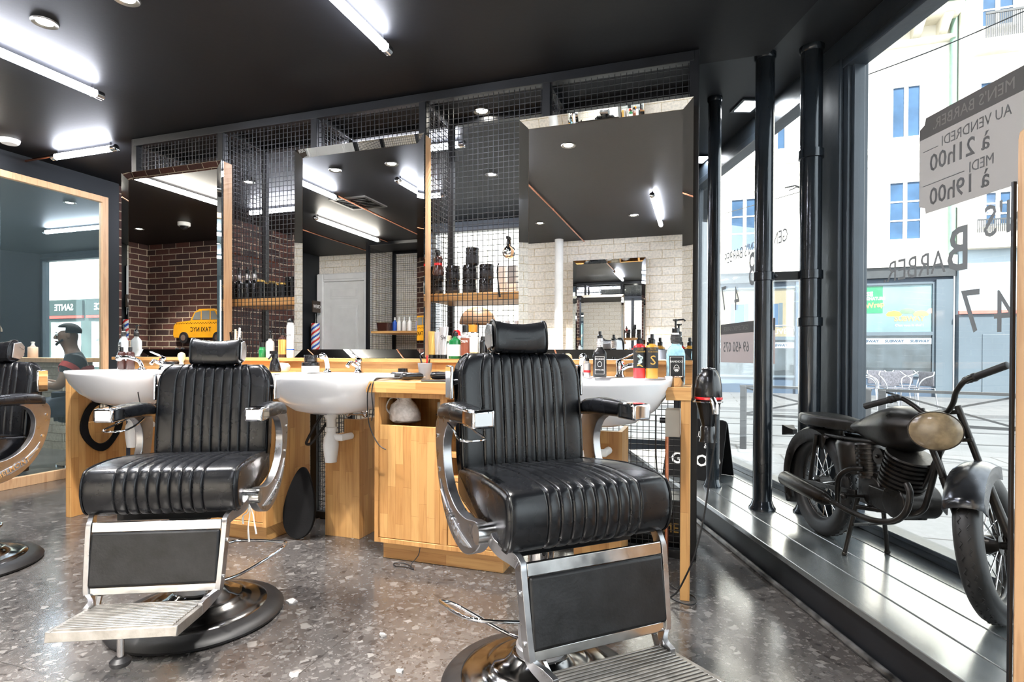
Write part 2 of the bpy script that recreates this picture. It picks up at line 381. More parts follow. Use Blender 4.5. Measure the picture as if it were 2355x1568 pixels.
M['ceramic'] = mat('white_glazed_ceramic', (0.90, 0.91, 0.93), 0.08, var=0.01, coat=0.6)
M['white'] = mat('white_plastic', (0.82, 0.82, 0.80), 0.35, var=0.03)
M['ivory'] = mat('ivory_plastic', (0.66, 0.64, 0.57), 0.4, var=0.05)
M['grey'] = mat('grey_plastic', (0.36, 0.36, 0.38), 0.5, var=0.05)
M['black'] = mat('black_plastic', (0.006, 0.006, 0.007), 0.25, var=0.2, coat=0.3)
M['foam'] = mat('matt_black_foam', (0.006, 0.006, 0.0065), 0.8, var=0.2, bump=0.1, bscale=200, spec=0.2)
M['copper'] = mat('copper_pipe', (0.72, 0.30, 0.18), 0.22, 1.0, var=0.15, scale=12)
M['tube'] = glow('lit_led_tube', (0.86, 0.89, 1.0), 26)
M['tube_warm'] = glow('lit_warm_white_tube', (1.0, 0.93, 0.82), 24)
M['spot'] = glow('lit_spot_lens', (1.0, 0.95, 0.84), 30)
M['flood'] = glow('lit_panel', (0.93, 0.97, 1.0), 30)
M['glass'] = pane('shop_front_glass'); M['pane'] = pane('window_pane_glass', (0.85, 0.9, 0.92), 1.3)
# ================================================================= STRUCTURE
HC, HU = 2.48, 2.64
fl = MB(); fl.prism([(-8.5,-1.9), tuple(F(-2.6,1.92).xy), tuple(F(5.5,1.92).xy), (-0.3,5.9), (-8.5,5.9)], -0.12, 0.0)
S(fl.build('floor', M['floor'], smooth=False))
def xyF(s, n): return tuple(F(s, n).xy)
s_e = (3.03-1.355*sp)/cp
c = MB(); c.prism([(-8.5,-1.9), xyF(-3.2,1.355), xyF(s_e,1.355), (-0.02,3.03), (-0.02,5.9), (-8.5,5.9)], HC, HU-0.002)
S(c.build('ceiling', M['ceiling'], smooth=False))
c = MB(); c.prism([(-8.6,-2.0), xyF(-3.2,2.02), xyF(5.6,2.02), (-0.4,6.0), (-8.6,6.0)], HU, HU+0.1)
S(c.build('ceiling_upper', M['ceiling_up'], smooth=False))
# walls
def wall(name, a, b, t, h0, h1, m):
    a = Vector((*a, 0)); b = Vector((*b, 0)); d = b-a; L = d.length; d.normalize(); n = Vector((-d.y, d.x, 0))
    mm = Matrix((d, n, Vector((0,0,1)))).transposed().to_4x4(); mm.translation = a
    q = MB(); q.box(0, L, 0, t, h0, h1); o = q.build(name, m, smooth=False); o.matrix_world = mm; return S(o)
wall('wall_behind', (1.95, -1.62), (-5.5, -1.62), 0.1, 0, HC, M['white_brick'])
wall('wall_dark_stub', (-5.5, -1.72), (-5.5, -0.27), 0.1, 0, HC, M['darkwall'])
wall('wall_taxi', (-5.5, -0.17), (-7.3, -0.17), 0.1, 0, HC, M['brown_brick'])
wall('wall_left', (-7.2, -0.27), (-7.2, 2.0), 0.1, 0, HC, M['brown_brick'])
wall('wall_left_far', (-7.2, 2.0), (-7.2, 5.9), 0.1, 0, HC, M['darkwall'])
wall('wall_mirror_side', (-4.83, 2.15), (-4.83, 3.60), 0.16, 0, HC, M['darkwall'])
wall('wall_brick_return', (-4.88, 3.62), (-4.88, 5.8), 0.12, 0, HC, M['brown_brick'])
wall('wall_back', (-7.2, 5.8), (-2.95, 5.8), 0.12, 0, HC, M['brown_brick'])
a = F(4.98, 1.85); b = F(5.50, 1.85)
wall('wall_front_corner', a.xy, b.xy, -0.12, 0, HU, M['darkwall'])
# back room window
q = MB(); q.box(-2.95, -0.12, 5.80, 5.92, 2.42, HU); q.box(-2.95, -0.12, 5.8, 5.92, 0, 0.10)
for u in (-2.92, -1.60, -0.20): q.box(u-0.035, u+0.035, 5.80, 5.90, 0.10, 2.42)
q.box(-2.95, -0.165, 5.8, 5.9, 0.10, 0.15); q.box(-2.95, -0.165, 5.8, 5.9, 2.37, 2.42)
wf = S(q.build('window_1', M['grey_metal'], bev=0.004))
q = MB(); q.box(-2.885, -1.635, 5.845, 5.851, 0.15, 2.37); q.box(-1.565, -0.235, 5.845, 5.851, 0.15, 2.37); q.build('window_glass', M['glass'], wf)
# shop front: local x runs along the front (s), local y points out (n)
def RF(name, q, m, bev=0.0, **k):
    o = q.build(name, m, bev=bev, **k); o.rotation_euler = (0, 0, PH+PI/2)
    return o
# local frame for the shop front: X = D, Y = -N (so n -> -y)
HG0, HG1 = 0.16, 2.52
q = MB()
q.box(-2.6, 4.98, -1.93, -1.80, HG1, HU)                # header
q.box(-2.6, 4.98, -1.95, -1.83, -0.12, HG0)             # wall under the glass
q.box(-2.6, 4.98, -1.90, -1.80, HG0, HG0+0.035); q.box(-2.6, 4.98, -1.875, -1.785, HG0+0.035, HG0+0.055)
q.box(-2.6, 4.98, -1.89, -1.79, HG1-0.05, HG1)
for s0, s1 in ((2.80, 3.02), (0.10, 0.22), (-2.6, -2.45)):
    q.box(s0, s1, -1.91, -1.80, HG0, HG1); q.box(s0+0.03, s1-0.03, -1.80, -1.775, HG0, HG1)
    q.box(s0-0.02, s0, -1.88, -1.82, HG0, HG1); q.box(s1, s1+0.02, -1.88, -1.82, HG0, HG1)
q.box(4.93, 4.98, -1.872, -1.832, HG0, HG1)
S(RF('window_2', q, M['grey_metal'], 0.004)); wf2 = bpy.data.objects['window_2']
q = MB()
for s0, s1 in ((3.04, 4.93), (0.24, 2.78), (-2.45, 0.08)): q.box(s0, s1, -1.853, -1.847, HG0+0.03, HG1-0.04)
q.build('window_glass', M['glass'], wf2)
# platform along the window
q = MB()
for k in range(4): q.box(-2.6, 4.97, -1.83+k*0.1525, -1.83+k*0.1525+0.1475, 0.1345, 0.16)
S(RF('floor_platform', q, M['boards'], 0.003))
q = MB(); q.box(-2.6, 4.97, -1.83, -1.25, 0, 0.135)
S(RF('trim_1', q, M['plinth'], smooth=False))
q = MB(); q.tube([(-2.6, -1.232, 0.012), (4.95, -1.232, 0.012)], 0.012, 8)
tag(RF('floor_cable_duct', q, mat('scuffed_dark_tube', (0.10, 0.10, 0.10), 0.4, 0.3, var=0.7, scale=14)), 'scuffed dark round conduit along the foot of the window platform', 'conduit')
# end wall of the platform / room
wall('wall_right_end', xyF(-2.5, 1.95), xyF(-2.5, 1.0), 0.1, 0, HU, M['white_brick'])

# iron pipes in the window
def iron_pipe(s, n, r, h0, h1, label, rings=(), base=True):
    p = F(s, n); t = T('iron_pipe', label, 'pipe', (p.x, p.y, h0), 0, None)
    q = MB(); q.lathe([(0,0),(r,0),(r,h1-h0),(0,h1-h0)], 28); q.build('shaft', M['pipe'], t)
    if base:
        q = MB(); q.lathe([(r,0),(r*1.42,0),(r*1.42,0.008),(r*1.2,0.022),(r*1.02,0.05),(r,0.05)], 28); q.build('base_flange', M['pipe'], t)
        q = MB(); q.lathe([(r,h1-h0-0.03),(r*1.15,h1-h0-0.02),(r*1.15,h1-h0)], 28); q.build('top_collar', M['pipe'], t)
    for z in rings:
        q = MB(); q.lathe([(r,z-0.025-h0),(r*1.14,z-0.022-h0),(r*1.14,z+0.022-h0),(r,z+0.025-h0)], 28); q.build('collar', M['pipe'], t)
    return t
iron_pipe(3.03, 1.487, 0.049, 0.16, HU, 'thick dark iron pipe standing nearest on the window platform', (1.43,))
iron_pipe(3.55, 1.418, 0.0405, 0.16, HU, 'thinner dark iron pipe standing behind the hair dryer')
iron_pipe(2.95, 1.70, 0.054, 0.16, HU, 'thick dark iron pipe against the window post behind the motorcycle saddle', (1.43, 1.18, 2.07))
pa = F(3.03, 1.487, 1.43); pb = F(2.95, 1.70, 1.43)
q = MB(); q.bar(pa, pb, 0.012, 0.045)
for f in (0.25, 0.78):
    c0 = pa.lerp(pb, f); dn = W(0, -1)-W(0, 0); q.sphere(c0+dn*0.010, 0.010, 10)
tag(q.build('pipe_clamp', M['pipe']), 'flat bolted metal strap joining two iron pipes', 'clamp')

# ================================================================= MESH PARTITION
VP, PD = 2.90, 0.38
posts = [-3.72, -2.96, -2.236, -1.50, -0.774, -0.03]
t = T('mesh_partition', 'black steel partition with square wire mesh behind the mirrors', 'partition', (0, 0, 0))
q = MB()
for i, u in enumerate(posts):
    q.box(u-0.022, u+0.022, VP-0.022, VP+0.022, 0, HC)
for u in posts: q.box(u-0.018, u+0.018, VP+PD-0.018, VP+PD+0.018, 0, HC)
q.build('post', M['black_metal'], t, bev=0.002)
q = MB()
q.box(posts[0], posts[-1], VP-0.024, VP+0.022, HC-0.05, HC-0.001); q.box(posts[0], posts[-1], VP+PD-0.018, VP+PD+0.018, HC-0.04, HC-0.001)
q.box(posts[0], posts[-1], VP-0.02, VP+0.02, 0, 0.04)
for u in posts:
    q.box(u-0.016, u+0.016, VP, VP+PD, HC-0.045, HC-0.002); q.box(u-0.016, u+0.016, VP, VP+PD, 0.0, 0.035)
q.build('rail', M['black_metal'], t, bev=0.002)
def mesh_panel(q, a, b, z0, z1, cell=0.030, r=0.0016):
    a = Vector((*a, 0)); b = Vector((*b, 0)); d = b-a; L = d.length; d.normalize(); n = Vector((-d.y, d.x, 0))
    k = int(L/cell); off = (L-k*cell)/2
    def stick(p0, p1, ax, bx):
        v = []
        for p in (p0, p1):
            for sa, sb in ((-1,-1),(1,-1),(1,1),(-1,1)): v.append(q.bm.verts.new(p+ax*sa*r+bx*sb*r))
        for i in range(4): q._face([v[i], v[(i+1)%4], v[4+(i+1)%4], v[4+i]])
    Z = Vector((0,0,1))
    for i in range(k+1):
        p = a+d*(off+i*cell); stick(p+Z*z0, p+Z*z1, d, n)
    kz = int((z1-z0)/cell)
    for i in range(kz+1):
        z = z0+i*cell; stick(a+n*r*1.6+Z*z, b+n*r*1.6+Z*z, Z, n)
for i in range(5):
    q = MB(); mesh_panel(q, (posts[i]+0.02, VP), (posts[i+1]-0.02, VP), 0.04, HC-0.05)
    q.build('wire_mesh', M['wire'], t, smooth=False)
for u in posts[1:5]:
    q = MB(); mesh_panel(q, (u, VP+0.02), (u, VP+PD-0.02), 0.04, HC-0.045); q.build('wire_mesh', M['wire'], t, smooth=False)
q = MB(); mesh_panel(q, (posts[0], VP+0.02), (posts[0], VP+PD-0.02), 0.04, HC-0.045); q.build('wire_mesh', M['wire'], t, smooth=False)
# shelves in two bays
for k, (i, z, lb) in enumerate(((1, 1.355, 'beech shelf behind the mesh left of the middle mirror'), (3, 1.345, 'beech shelf behind the mesh holding black jars'))):
    q = MB(); q.box(posts[i]+0.03, posts[i+1]-0.03, VP+0.02, VP+PD-0.025, z-0.045, z)
    tag(q.build('wall_shelf', M['woodh'], bev=0.002), lb, 'shelf')
# ================================================================= CONSOLE
VF, VW = 2.39, 2.87          # front plane and back plane of the joinery
q = MB(); q.box(-3.60, -0.03, 2.746, 2.775, 0.80, 0.955); q.box(-3.72, -0.03, 2.72, 2.872, 0.955, 0.975)
tag(q.build('backsplash', M['woodh'], bev=0.0015), 'long low beech upstand with a narrow ledge under the mirrors', 'backsplash')
def end_panel(u0, u1, label):
    q = MB(); q.box(u0, u1, VF, 2.742, 0, 0.868)
    return tag(q.build('side_board', M['wood'], bev=0.002), label, 'board')
end_panel(-3.655, -3.615, 'full height beech side board left of the left washbasin')
q = MB(); q.box(-0.070, -0.032, VF, VF+0.075, 0, 0.815); tag(q.build('counter_upright', M['wood'], bev=0.002), 'slim upright beech leg under the right end of the counter', 'post')
q = MB()
q.prism([(-0.130,VF-0.003),(-0.030,VF-0.003),(-0.030,2.742),(-0.092,2.742),(-0.092,2.46)], 0.815, 0.868)
tag(q.build('worktop', M['woodh'], bev=0.002), 'short beech worktop right of the right washbasin under the steel bowl', 'worktop')
def cabinet(u0, u1, label, cols, wl):
    t = T('cabinet', label, 'cabinet', (0, 0, 0))
    z0, z1, th = 0.085, 0.812, 0.022
    q = MB()
    q.box(u0, u0+th, VF, 2.74, z0, z1); q.box(u1-th, u1, VF, 2.74, z0, z1); q.box(u0+th, u1-th, 2.72, 2.74, z0, z1)
    q.box(u0+th, u1-th, VF, 2.72, z0, z0+th); q.box(u0+th, u1-th, VF, 2.72, z1-th, z1)
    um = cols; q.box(um-0.018, um+0.018, VF, 2.72, z0+th, z1-th)
    for z in (0.655, 0.53, 0.42): q.box(um+0.018, u1-th, VF+0.004, 2.72, z-0.011, z+0.011)
    q.build('carcass', M['wood'], t, bev=0.0012)
    q = MB(); q.box(u0+0.03, u1-0.03, VF+0.035, 2.74, 0, z0); q.build('plinth', M['woodh'], t, bev=0.001)
    q = MB(); q.box(u0+th+0.003, um-0.021, VF+0.004, VF+0.024, z0+th+0.003, 0.655); q.build('door', M['wood'], t, bev=0.001)
    q = MB(); q.box(um+0.021, u1-th-0.003, VF+0.004, VF+0.024, z0+th+0.003, 0.405); q.build('door', M['wood'], t, bev=0.001)
    q = MB(); q.prism([(u0-0.03,VF-0.03),(u1+0.035,VF-0.03),(u1+0.002,2.45),(u1-0.004,2.742),(u0+0.022,2.742),(u0+0.018,2.45)], 0.814, 0.868); tag(q.build('worktop', M['woodh'], bev=0.002), wl, 'worktop')
    return t
cabinet(-2.865, -2.15, 'beech cabinet behind the left barber chair', -2.50, 'beech worktop behind the left barber chair, with cables on it')
cabinet(-1.50, -0.815, 'beech cabinet with open cubbies between the two front chairs', -1.13, 'beech worktop holding the clippers and grey cup')
def pedestal(u0, u1, label, notch=True):
    z = 0.645; v0 = 2.62
    q = MB()
    if notch: q.prism([(u0,0),(u1,0),(u1,z),(u0+(u1-u0)*0.55,z),(u0+(u1-u0)*0.55,z-0.085),(u0+(u1-u0)*0.42,z-0.10),(u0,z-0.10)], v0, v0+0.02, 'Y')
    else: q.box(u0, u1, v0, v0+0.02, 0, z)
    q.box(u1-0.02, u1, v0+0.02, 2.86, 0, z); q.box(u0, u0+0.02, v0+0.02, 2.86, 0, z-0.1)
    return tag(q.build('pipe_casing', M['wood'], bev=0.0012), label, 'casing')
pedestal(-3.42, -3.16, 'beech pipe casing under the left washbasin')
pedestal(-1.955, -1.735, 'beech pipe casing under the middle washbasin')
pedestal(-0.56, -0.335, 'beech pipe casing under the right washbasin', False)
# ---------------------------------------------------------------- washbasins
def superring(a, b0, b1, z, cx=0, cy=0, n=64, e=2.6, eb=7.0):
    out = []
    for k in range(n):
        th = 2*PI*k/n; c_, s_ = math.cos(th), math.sin(th)
        ex = e if s_ < 0 else eb; b = b0 if s_ < 0 else b1
        out.append(Vector((cx+a*math.copysign(abs(c_)**(2/ex), c_), cy+b*math.copysign(abs(s_)**(2/ex), s_), z)))
    return out
def basin(u, label):
    t = T('washbasin', label, 'washbasin', (u, 2.50, 0.69))
    q = MB(); H = 0.207
    R = [superring(0.03, 0.03, 0.03, 0.0), superring(0.10, 0.10, 0.09, 0.0), superring(0.19, 0.17, 0.12, 0.022), superring(0.262, 0.235, 0.16, 0.075),
         superring(0.305, 0.275, 0.20, 0.135), superring(0.328, 0.292, 0.232, H-0.022), superring(0.330, 0.295, 0.236, H-0.006), superring(0.326, 0.291, 0.234, H),
         superring(0.316, 0.28, 0.232, H), superring(0.30, 0.265, 0.10, H-0.006, e=2.8, eb=3.4), superring(0.285, 0.25, 0.085, H-0.03, e=2.6, eb=3), superring(0.23, 0.20, 0.06, H-0.10, e=2.3, eb=2.6),
         superring(0.10, 0.09, 0.04, H-0.15, e=2, eb=2), superring(0.02, 0.02, 0.02, H-0.155, e=2, eb=2)]
    q.loft(R); q.build('bowl', M['ceramic'], t, ang=60)
    q = MB(); q.lathe([(0.035,0.006),(0.035,-0.02),(0.024,-0.035),(0.024,-0.075),(0.030,-0.078),(0.030,-0.10),(0.024,-0.102),(0.024,-0.12)], 24, (-0.03, 0.02, 0)); q.build('waste_outlet', M['white'], t)
    q = MB(); q.lathe([(0.024,-0.11),(0.036,-0.13),(0.040,-0.17),(0.038,-0.20),(0.030,-0.262),(0.0,-0.268)], 24, (-0.03, 0.02, 0))
    q.tube([(-0.03,0.02,-0.13),(0.035,0.02,-0.13),(0.04,0.10,-0.13)], 0.018, 12); q.build('bottle_trap', M['white'], t)
    return t
basin(-3.24, 'white ceramic washbasin at the left end of the counter')
basin(-1.815, 'white ceramic washbasin between the left barber chair and the clippers')
basin(-0.435, 'white ceramic washbasin behind the right barber chair')
# ---------------------------------------------------------------- bevelled mirrors
def bev_mirror(u0, u1, v, z0, z1, label, face=-1, rot=0.0, bw=0.048):
    uc = (u0+u1)/2; w2 = (u1-u0)/2; H = z1-z0
    t = T('wall_mirror', label, 'mirror', (uc, v, z0), rot)
    q = MB(); q.box(-w2+bw, w2-bw, 0.0, 0.004, bw, H-bw); q.build('glass', M['mirror'], t, smooth=False)
    q = MB(); d = -0.0135
    O = [(-w2, 0), (w2, 0), (w2, H), (-w2, H)]; I = [(-w2+bw, bw), (w2-bw, bw), (w2-bw, H-bw), (-w2+bw, H-bw)]
    for k in range(4):
        a, b = O[k], O[(k+1)%4]; c, e = I[(k+1)%4], I[k]
        q.quad((a[0], d, a[1]), (b[0], d, b[1]), (c[0], -0.0005, c[1]), (e[0], -0.0005, e[1]))
        # thickness behind each strip so it is a solid glass bevel
        q.quad((a[0], d, a[1]), (b[0], d, b[1]), (b[0], 0.004, b[1]), (a[0], 0.004, a[1]))
    bm_ = q.build('bevelled_border', M['bevel_mirror'], t, smooth=False)
    q = MB(); q.box(-w2+0.002, w2-0.002, 0.0045, 0.075, 0.003, H-0.002); q.build('back_box', M['pale_wood'], t, bev=0.001)
    return t
MZ0, MZ1 = 0.978, 2.215
bev_mirror(-3.716, -2.856, 2.80, MZ0, MZ1, 'frameless mirror over the left washbasin reflecting the yellow taxi')
bev_mirror(-2.300, -1.440, 2.80, MZ0, MZ1, 'frameless mirror over the middle washbasin reflecting a barber pole')
bev_mirror(-0.892, -0.032, 2.80, MZ0, MZ1, 'frameless mirror over the right washbasin reflecting white bricks')
# opposite wall mirror, seen in the right mirror
bev_mirror(-1.54, -0.63, -1.50, MZ0, 2.20, 'frameless mirror on the white brick wall opposite, seen in the right mirror', rot=PI)
# tall wood framed mirror on the left wall
t = T('tall_wall_mirror', 'tall wood-framed wall mirror at the far left reflecting the street', 'mirror', (-4.80, 2.9, 0))
y0, y1, H = -0.72, 0.57, 2.32
q = MB(); q.box(-0.004, 0.0, y0+0.05, y1-0.05, 0.075, H-0.05); q.build('glass', M['hazy_mirror'], t, smooth=False)
q = MB()
q.box(-0.02, 0.022, y0, y0+0.05, 0, H); q.box(-0.02, 0.022, y1-0.05, y1, 0, H)
q.box(-0.02, 0.022, y0+0.05, y1-0.05, H-0.05, H); q.box(-0.02, 0.022, y0+0.05, y1-0.05, 0, 0.075)
q.build('frame', M['pale_wood'], t, bev=0.002)
# ---------------------------------------------------------------- ceiling lights
def tube_light(a, b, h, label, m='tube', r=0.021, group=None):
    a = Vector((*a, h)); b = Vector((*b, h)); mid = (a+b)/2
    t = T('tube_light', label, 'lamp', mid, 0, group); d = (b-a).normalized(); L = (b-a).length/2
    q = MB(); q.cyl(d*-(L-0.04), d*(L-0.04), r, 20); q.build('diffuser', M[m], t)
    for s_ in (-1, 1):
        q = MB(); q.tube([d*s_*(L-0.045), d*s_*(L-0.005), d*s_*L], [r*1.12, r*1.12, r*0.7], 20); q.build('end_cap', M['chrome'], t)
        q = MB(); p = d*s_*(L-0.06); top = HC-h
        q.bar(p+Vector((0,0,r*0.9)), p+Vector((0,0,top)), 0.012, 0.004, up=d)
        side = d.cross(Vector((0,0,1)))
        q.tube([p+(side*math.cos(k*PI/6)+Vector((0,0,1))*math.sin(k*PI/6))*(r+0.002) for k in range(12)], 0.0022, 6, closed=True)
        q.build('clip', M['chrome'], t)
    return t
tube_light((-1.404,1.22), (-1.404,2.36), 2.435, 'bright bare tube light on the ceiling, top centre of the photo')
tube_light((-3.18,1.17), (-3.18,2.28), 2.435, 'bright bare tube light on the ceiling at the upper left')
tube_light((-4.52,2.87), (-3.87,2.87), 2.435, 'short tube light over the tall wall mirror, fed by a copper pipe')
tube_light((-2.37,0.42), (-2.37,1.50), 2.435, 'tube light seen only in the middle mirror, at its upper right')
tube_light((-3.86,-0.65), (-3.86,0.62), 2.435, 'tube light seen in the middle mirror below the ceiling grille', 'tube_warm')
tube_light((-0.41,-0.85), (-0.41,0.42), 2.435, 'tube light seen in the right mirror at its upper right')
tube_light((-4.38,1.25), (-4.38,2.45), 2.435, 'warm tube light seen large across the left mirror', 'tube_warm')
tube_light((-4.40,4.62), (-3.40,4.62), 2.435, 'tube light behind the mesh between the left and middle mirrors')
tube_light((-2.55,3.55), (-1.52,3.55), 2.435, 'upper tube light behind the mesh right of the middle mirror')
tube_light((-3.20,4.62), (-2.17,4.62), 2.435, 'lower tube light behind the mesh right of the middle mirror')
def spot(u, v, label, h=HC, on=True, power=14, real=True):
    t = T('recessed_spotlight', label, 'spotlight', (u, v, h), 0)
    q = MB(); q.lathe([(0.030,0.002),(0.036,-0.002),(0.050,-0.007),(0.053,-0.003),(0.053,0.0)], 28); q.build('trim_ring', M['ceil_ring'], t)
    q = MB(); q.lathe([(0,-0.0015),(0.032,-0.0015),(0.032,0.0)], 24); q.build('lens', M['spot'], t)
    if real:
        l = bpy.data.lights.new('spot_lamp', 'SPOT'); l.energy = power; l.spot_size = math.radians(95); l.spot_blend = 0.6; l.shadow_soft_size = 0.03; l.color = (1.0, 0.96, 0.91)
        lo = bpy.data.objects.new('spot_lamp', l); COL.objects.link(lo); lo.parent = t; lo.location = (0, 0, -0.012)
M['ceil_ring'] = mat('dark_bronze_ring', (0.10, 0.095, 0.085), 0.3, 0.6)
for u, v, lb in ((-2.79, 1.74, 'round recessed spotlight at the top left of the ceiling'), (-2.28, 1.73, 'round recessed spotlight at the top edge of the photo'),
                 (-0.886, 1.69, 'recessed spotlight seen at the top of the right mirror'), (-0.67, -0.47, 'recessed spotlight seen in the right mirror beside the tube light'),
                 (-1.71, -0.52, 'recessed spotlight seen in the right mirror left of the copper pipe'), (-1.264, 3.20, 'recessed spotlight high behind the mesh right of the middle mirror'),
                 (-1.63, 4.35, 'recessed spotlight behind the mesh, halfway down'), (-6.34, 0.63, 'recessed spotlight seen in the left mirror above the brick corner'),
                 (-3.70, 3.90, 'recessed spotlight seen in the tall wall mirror')):
    spot(u, v, lb, power=(340 if v < 0 else 80))
# panel lights in the higher ceiling by the window
for s_, n_, lb in ((3.64, 1.67, 'square bright panel lamp in the ceiling between two iron pipes'), (4.65, 1.73, 'far bright panel lamp above the end of the shop window')):
    p = F(s_, n_, HU); t = T('panel_lamp', lb, 'lamp', p, PH+PI/2)
    q = MB()
    for a, b_, c_, d_ in ((-0.10,0.10,-0.075,-0.055),(-0.10,0.10,0.055,0.075),(-0.10,-0.08,-0.055,0.055),(0.08,0.10,-0.055,0.055)): q.box(a, b_, c_, d_, -0.012, 0)
    q.build('frame', M['grey_metal'], t)
    q = MB(); q.box(-0.08, 0.08, -0.055, 0.055, -0.008, -0.001); q.build('lens', M['flood'], t)
# ceiling grille, smoke detector, dome camera
t = T('ceiling_grille', 'square dark air grille in the ceiling, seen in the middle mirror', 'vent', (-3.17, 0.84, HC))
q = MB(); q.box(-0.2,0.2,-0.2,-0.17,-0.012,0); q.box(-0.2,0.2,0.17,0.2,-0.012,0); q.box(-0.2,-0.17,-0.17,0.17,-0.012,0); q.box(0.17,0.2,-0.17,0.17,-0.012,0)
q.build('frame', M['ceil_ring'], t)
q = MB()
for k in range(7): q.box(-0.165, 0.165, -0.155+k*0.05, -0.135+k*0.05, -0.008, -0.002)
q.build('slat', M['black'], t)
q = MB(); q.lathe([(0,-0.03),(0.045,-0.03),(0.056,-0.018),(0.06,0)], 32)
tag(q.build('smoke_detector', M['white'], loc=(-4.56, 2.62, HC)), 'white round smoke detector on the dark ceiling at the left edge', 'detector')
t = T('dome_camera', 'small white dome camera on the ceiling, seen in the left mirror', 'camera', (-5.55, 0.71, HC))
q = MB(); q.lathe([(0.065,0),(0.065,-0.035),(0.058,-0.042),(0,-0.042)], 28); q.build('housing', M['white'], t)
q = MB(); q.lathe([(0.042,-0.042),(0.038,-0.062),(0.022,-0.078),(0,-0.083)], 24); q.build('dome', M['black'], t)
# copper conduits
def conduit(pts, label, r=0.009, saddles=()):
    t = T('copper_conduit', label, 'pipe', pts[0]); o = Vector(pts[0])
    q = MB(); q.tube([Vector(p)-o for p in pts], r, 12); q.build('pipe_run', M['copper'], t)
    q = MB()
    for p in pts[1:-1] or []: q.sphere(Vector(p)-o, r*1.35, 12)
    for p in saddles: q.box(p[0]-o.x-0.012, p[0]-o.x+0.012, p[1]-o.y-0.012, p[1]-o.y+0.012, p[2]-o.z, HC-o.z)
    if len(pts) > 2 or saddles: q.build('fitting', M['copper'], t)
    else: q.bm.free()
    return t
hz = 2.462
conduit([(-1.404,1.215,hz),(-1.404,0.1,hz),(-1.42,-1.60,hz)], 'copper conduit on the ceiling behind the top centre tube light, seen in the right mirror')
conduit([(-3.18,1.16,hz),(-3.24,0.1,hz),(-3.28,-0.85,hz)], 'copper conduit on the ceiling crossing the middle mirror beside the grille')
conduit([(-4.40,1.24,hz),(-4.45,0,hz),(-4.47,-1.3,hz)], 'copper conduit on the ceiling low in the middle mirror, near the door')
conduit([(-3.86,-0.66,hz),(-3.86,-0.85,hz)], 'short copper conduit on the ceiling beyond the warm tube, seen in the middle mirror')
conduit([(-4.53,2.87,2.445),(-5.10,2.89,2.445),(-5.10,2.2,2.445),(-5.10,2.2,2.475)], 'copper conduit feeding the short tube light above the tall wall mirror')
conduit([(-3.39,4.62,2.445),(-3.21,4.62,2.445)], 'short copper conduit joining two tube lights behind the mesh')
conduit([(-4.868,4.3,2.1),(-4.868,5.6,2.1)], 'copper conduit along the brick wall behind the mesh')
# ---------------------------------------------------------------- things on the opposite side, seen in the mirrors
q = MB(); q.lathe([(0.055,0),(0.055,HC)], 28); tag(q.build('white_column', M['white'], loc=(-1.72, -1.47, 0)), 'round white column in front of the white brick wall, seen in the right mirror', 'column')
# panelled white door
t = T('door_1', 'white panelled door in the brick wall, seen in the middle mirror', 'door', (-5.02, -1.60, 0)); S(t)
q = MB()
for x0, x1, z0, z1 in ((-0.46,-0.36,0,2.2),(0.36,0.46,0,2.2),(-0.36,0.36,2.08,2.2)):
    q.box(x0, x1, 0, 0.05, z0, z1); q.box(x0+0.02*(x1-x0>0.2), x1, 0.05, 0.065, z0+0.03, z1-0.01)
q.build('door_frame', M['white'], t, bev=0.006)
q = MB(); q.box(-0.355, 0.355, -0.01, 0.03, 0.01, 2.075)
q.build('door_leaf', M['white'], t, bev=0.002)
q = MB()
for z0, z1 in ((0.15, 0.85), (1.0, 1.72), (1.82, 1.98)):
    q.box(-0.24, 0.24, 0.03, 0.036, z0, z1); q.box(-0.21, 0.21, 0.036, 0.044, z0+0.03, z1-0.03)
q.build('door_panel', M['white'], t, bev=0.004)
# mesh stand on the opposite side
t = T('mesh_shelf_stand', 'black mesh stand with a beech shelf of white bottles, seen in the middle mirror', 'shelving', (-3.75, -1.25, 0))
q = MB()
for x in (-0.44, 0.44):
    for y in (-0.34, 0.34): q.box(x-0.02, x+0.02, y-0.02, y+0.02, 0, HC-0.001)
q.box(-0.44, 0.44, 0.325, 0.355, HC-0.04, HC-0.002); q.box(-0.44, 0.44, -0.355, -0.325, HC-0.04, HC-0.002)
q.build('post', M['black_metal'], t)
q = MB(); mesh_panel(q, (-0.42, -0.34), (0.42, -0.34), 0.02, 2.42); mesh_panel(q, (-0.44, -0.32), (-0.44, 0.32), 0.02, 2.42); mesh_panel(q, (0.44, -0.32), (0.44, 0.32), 0.02, 2.42)
q.build('wire_mesh', M['wire'], t, smooth=False)
q = MB(); q.box(-0.42, 0.42, -0.32, 0.30, 1.275, 1.305); q.build('shelf', M['woodh'], t)
q = MB(); q.box(-0.42, 0.42, -0.32, 0.30, 0.87, 0.90); q.build('shelf', M['woodh'], t)
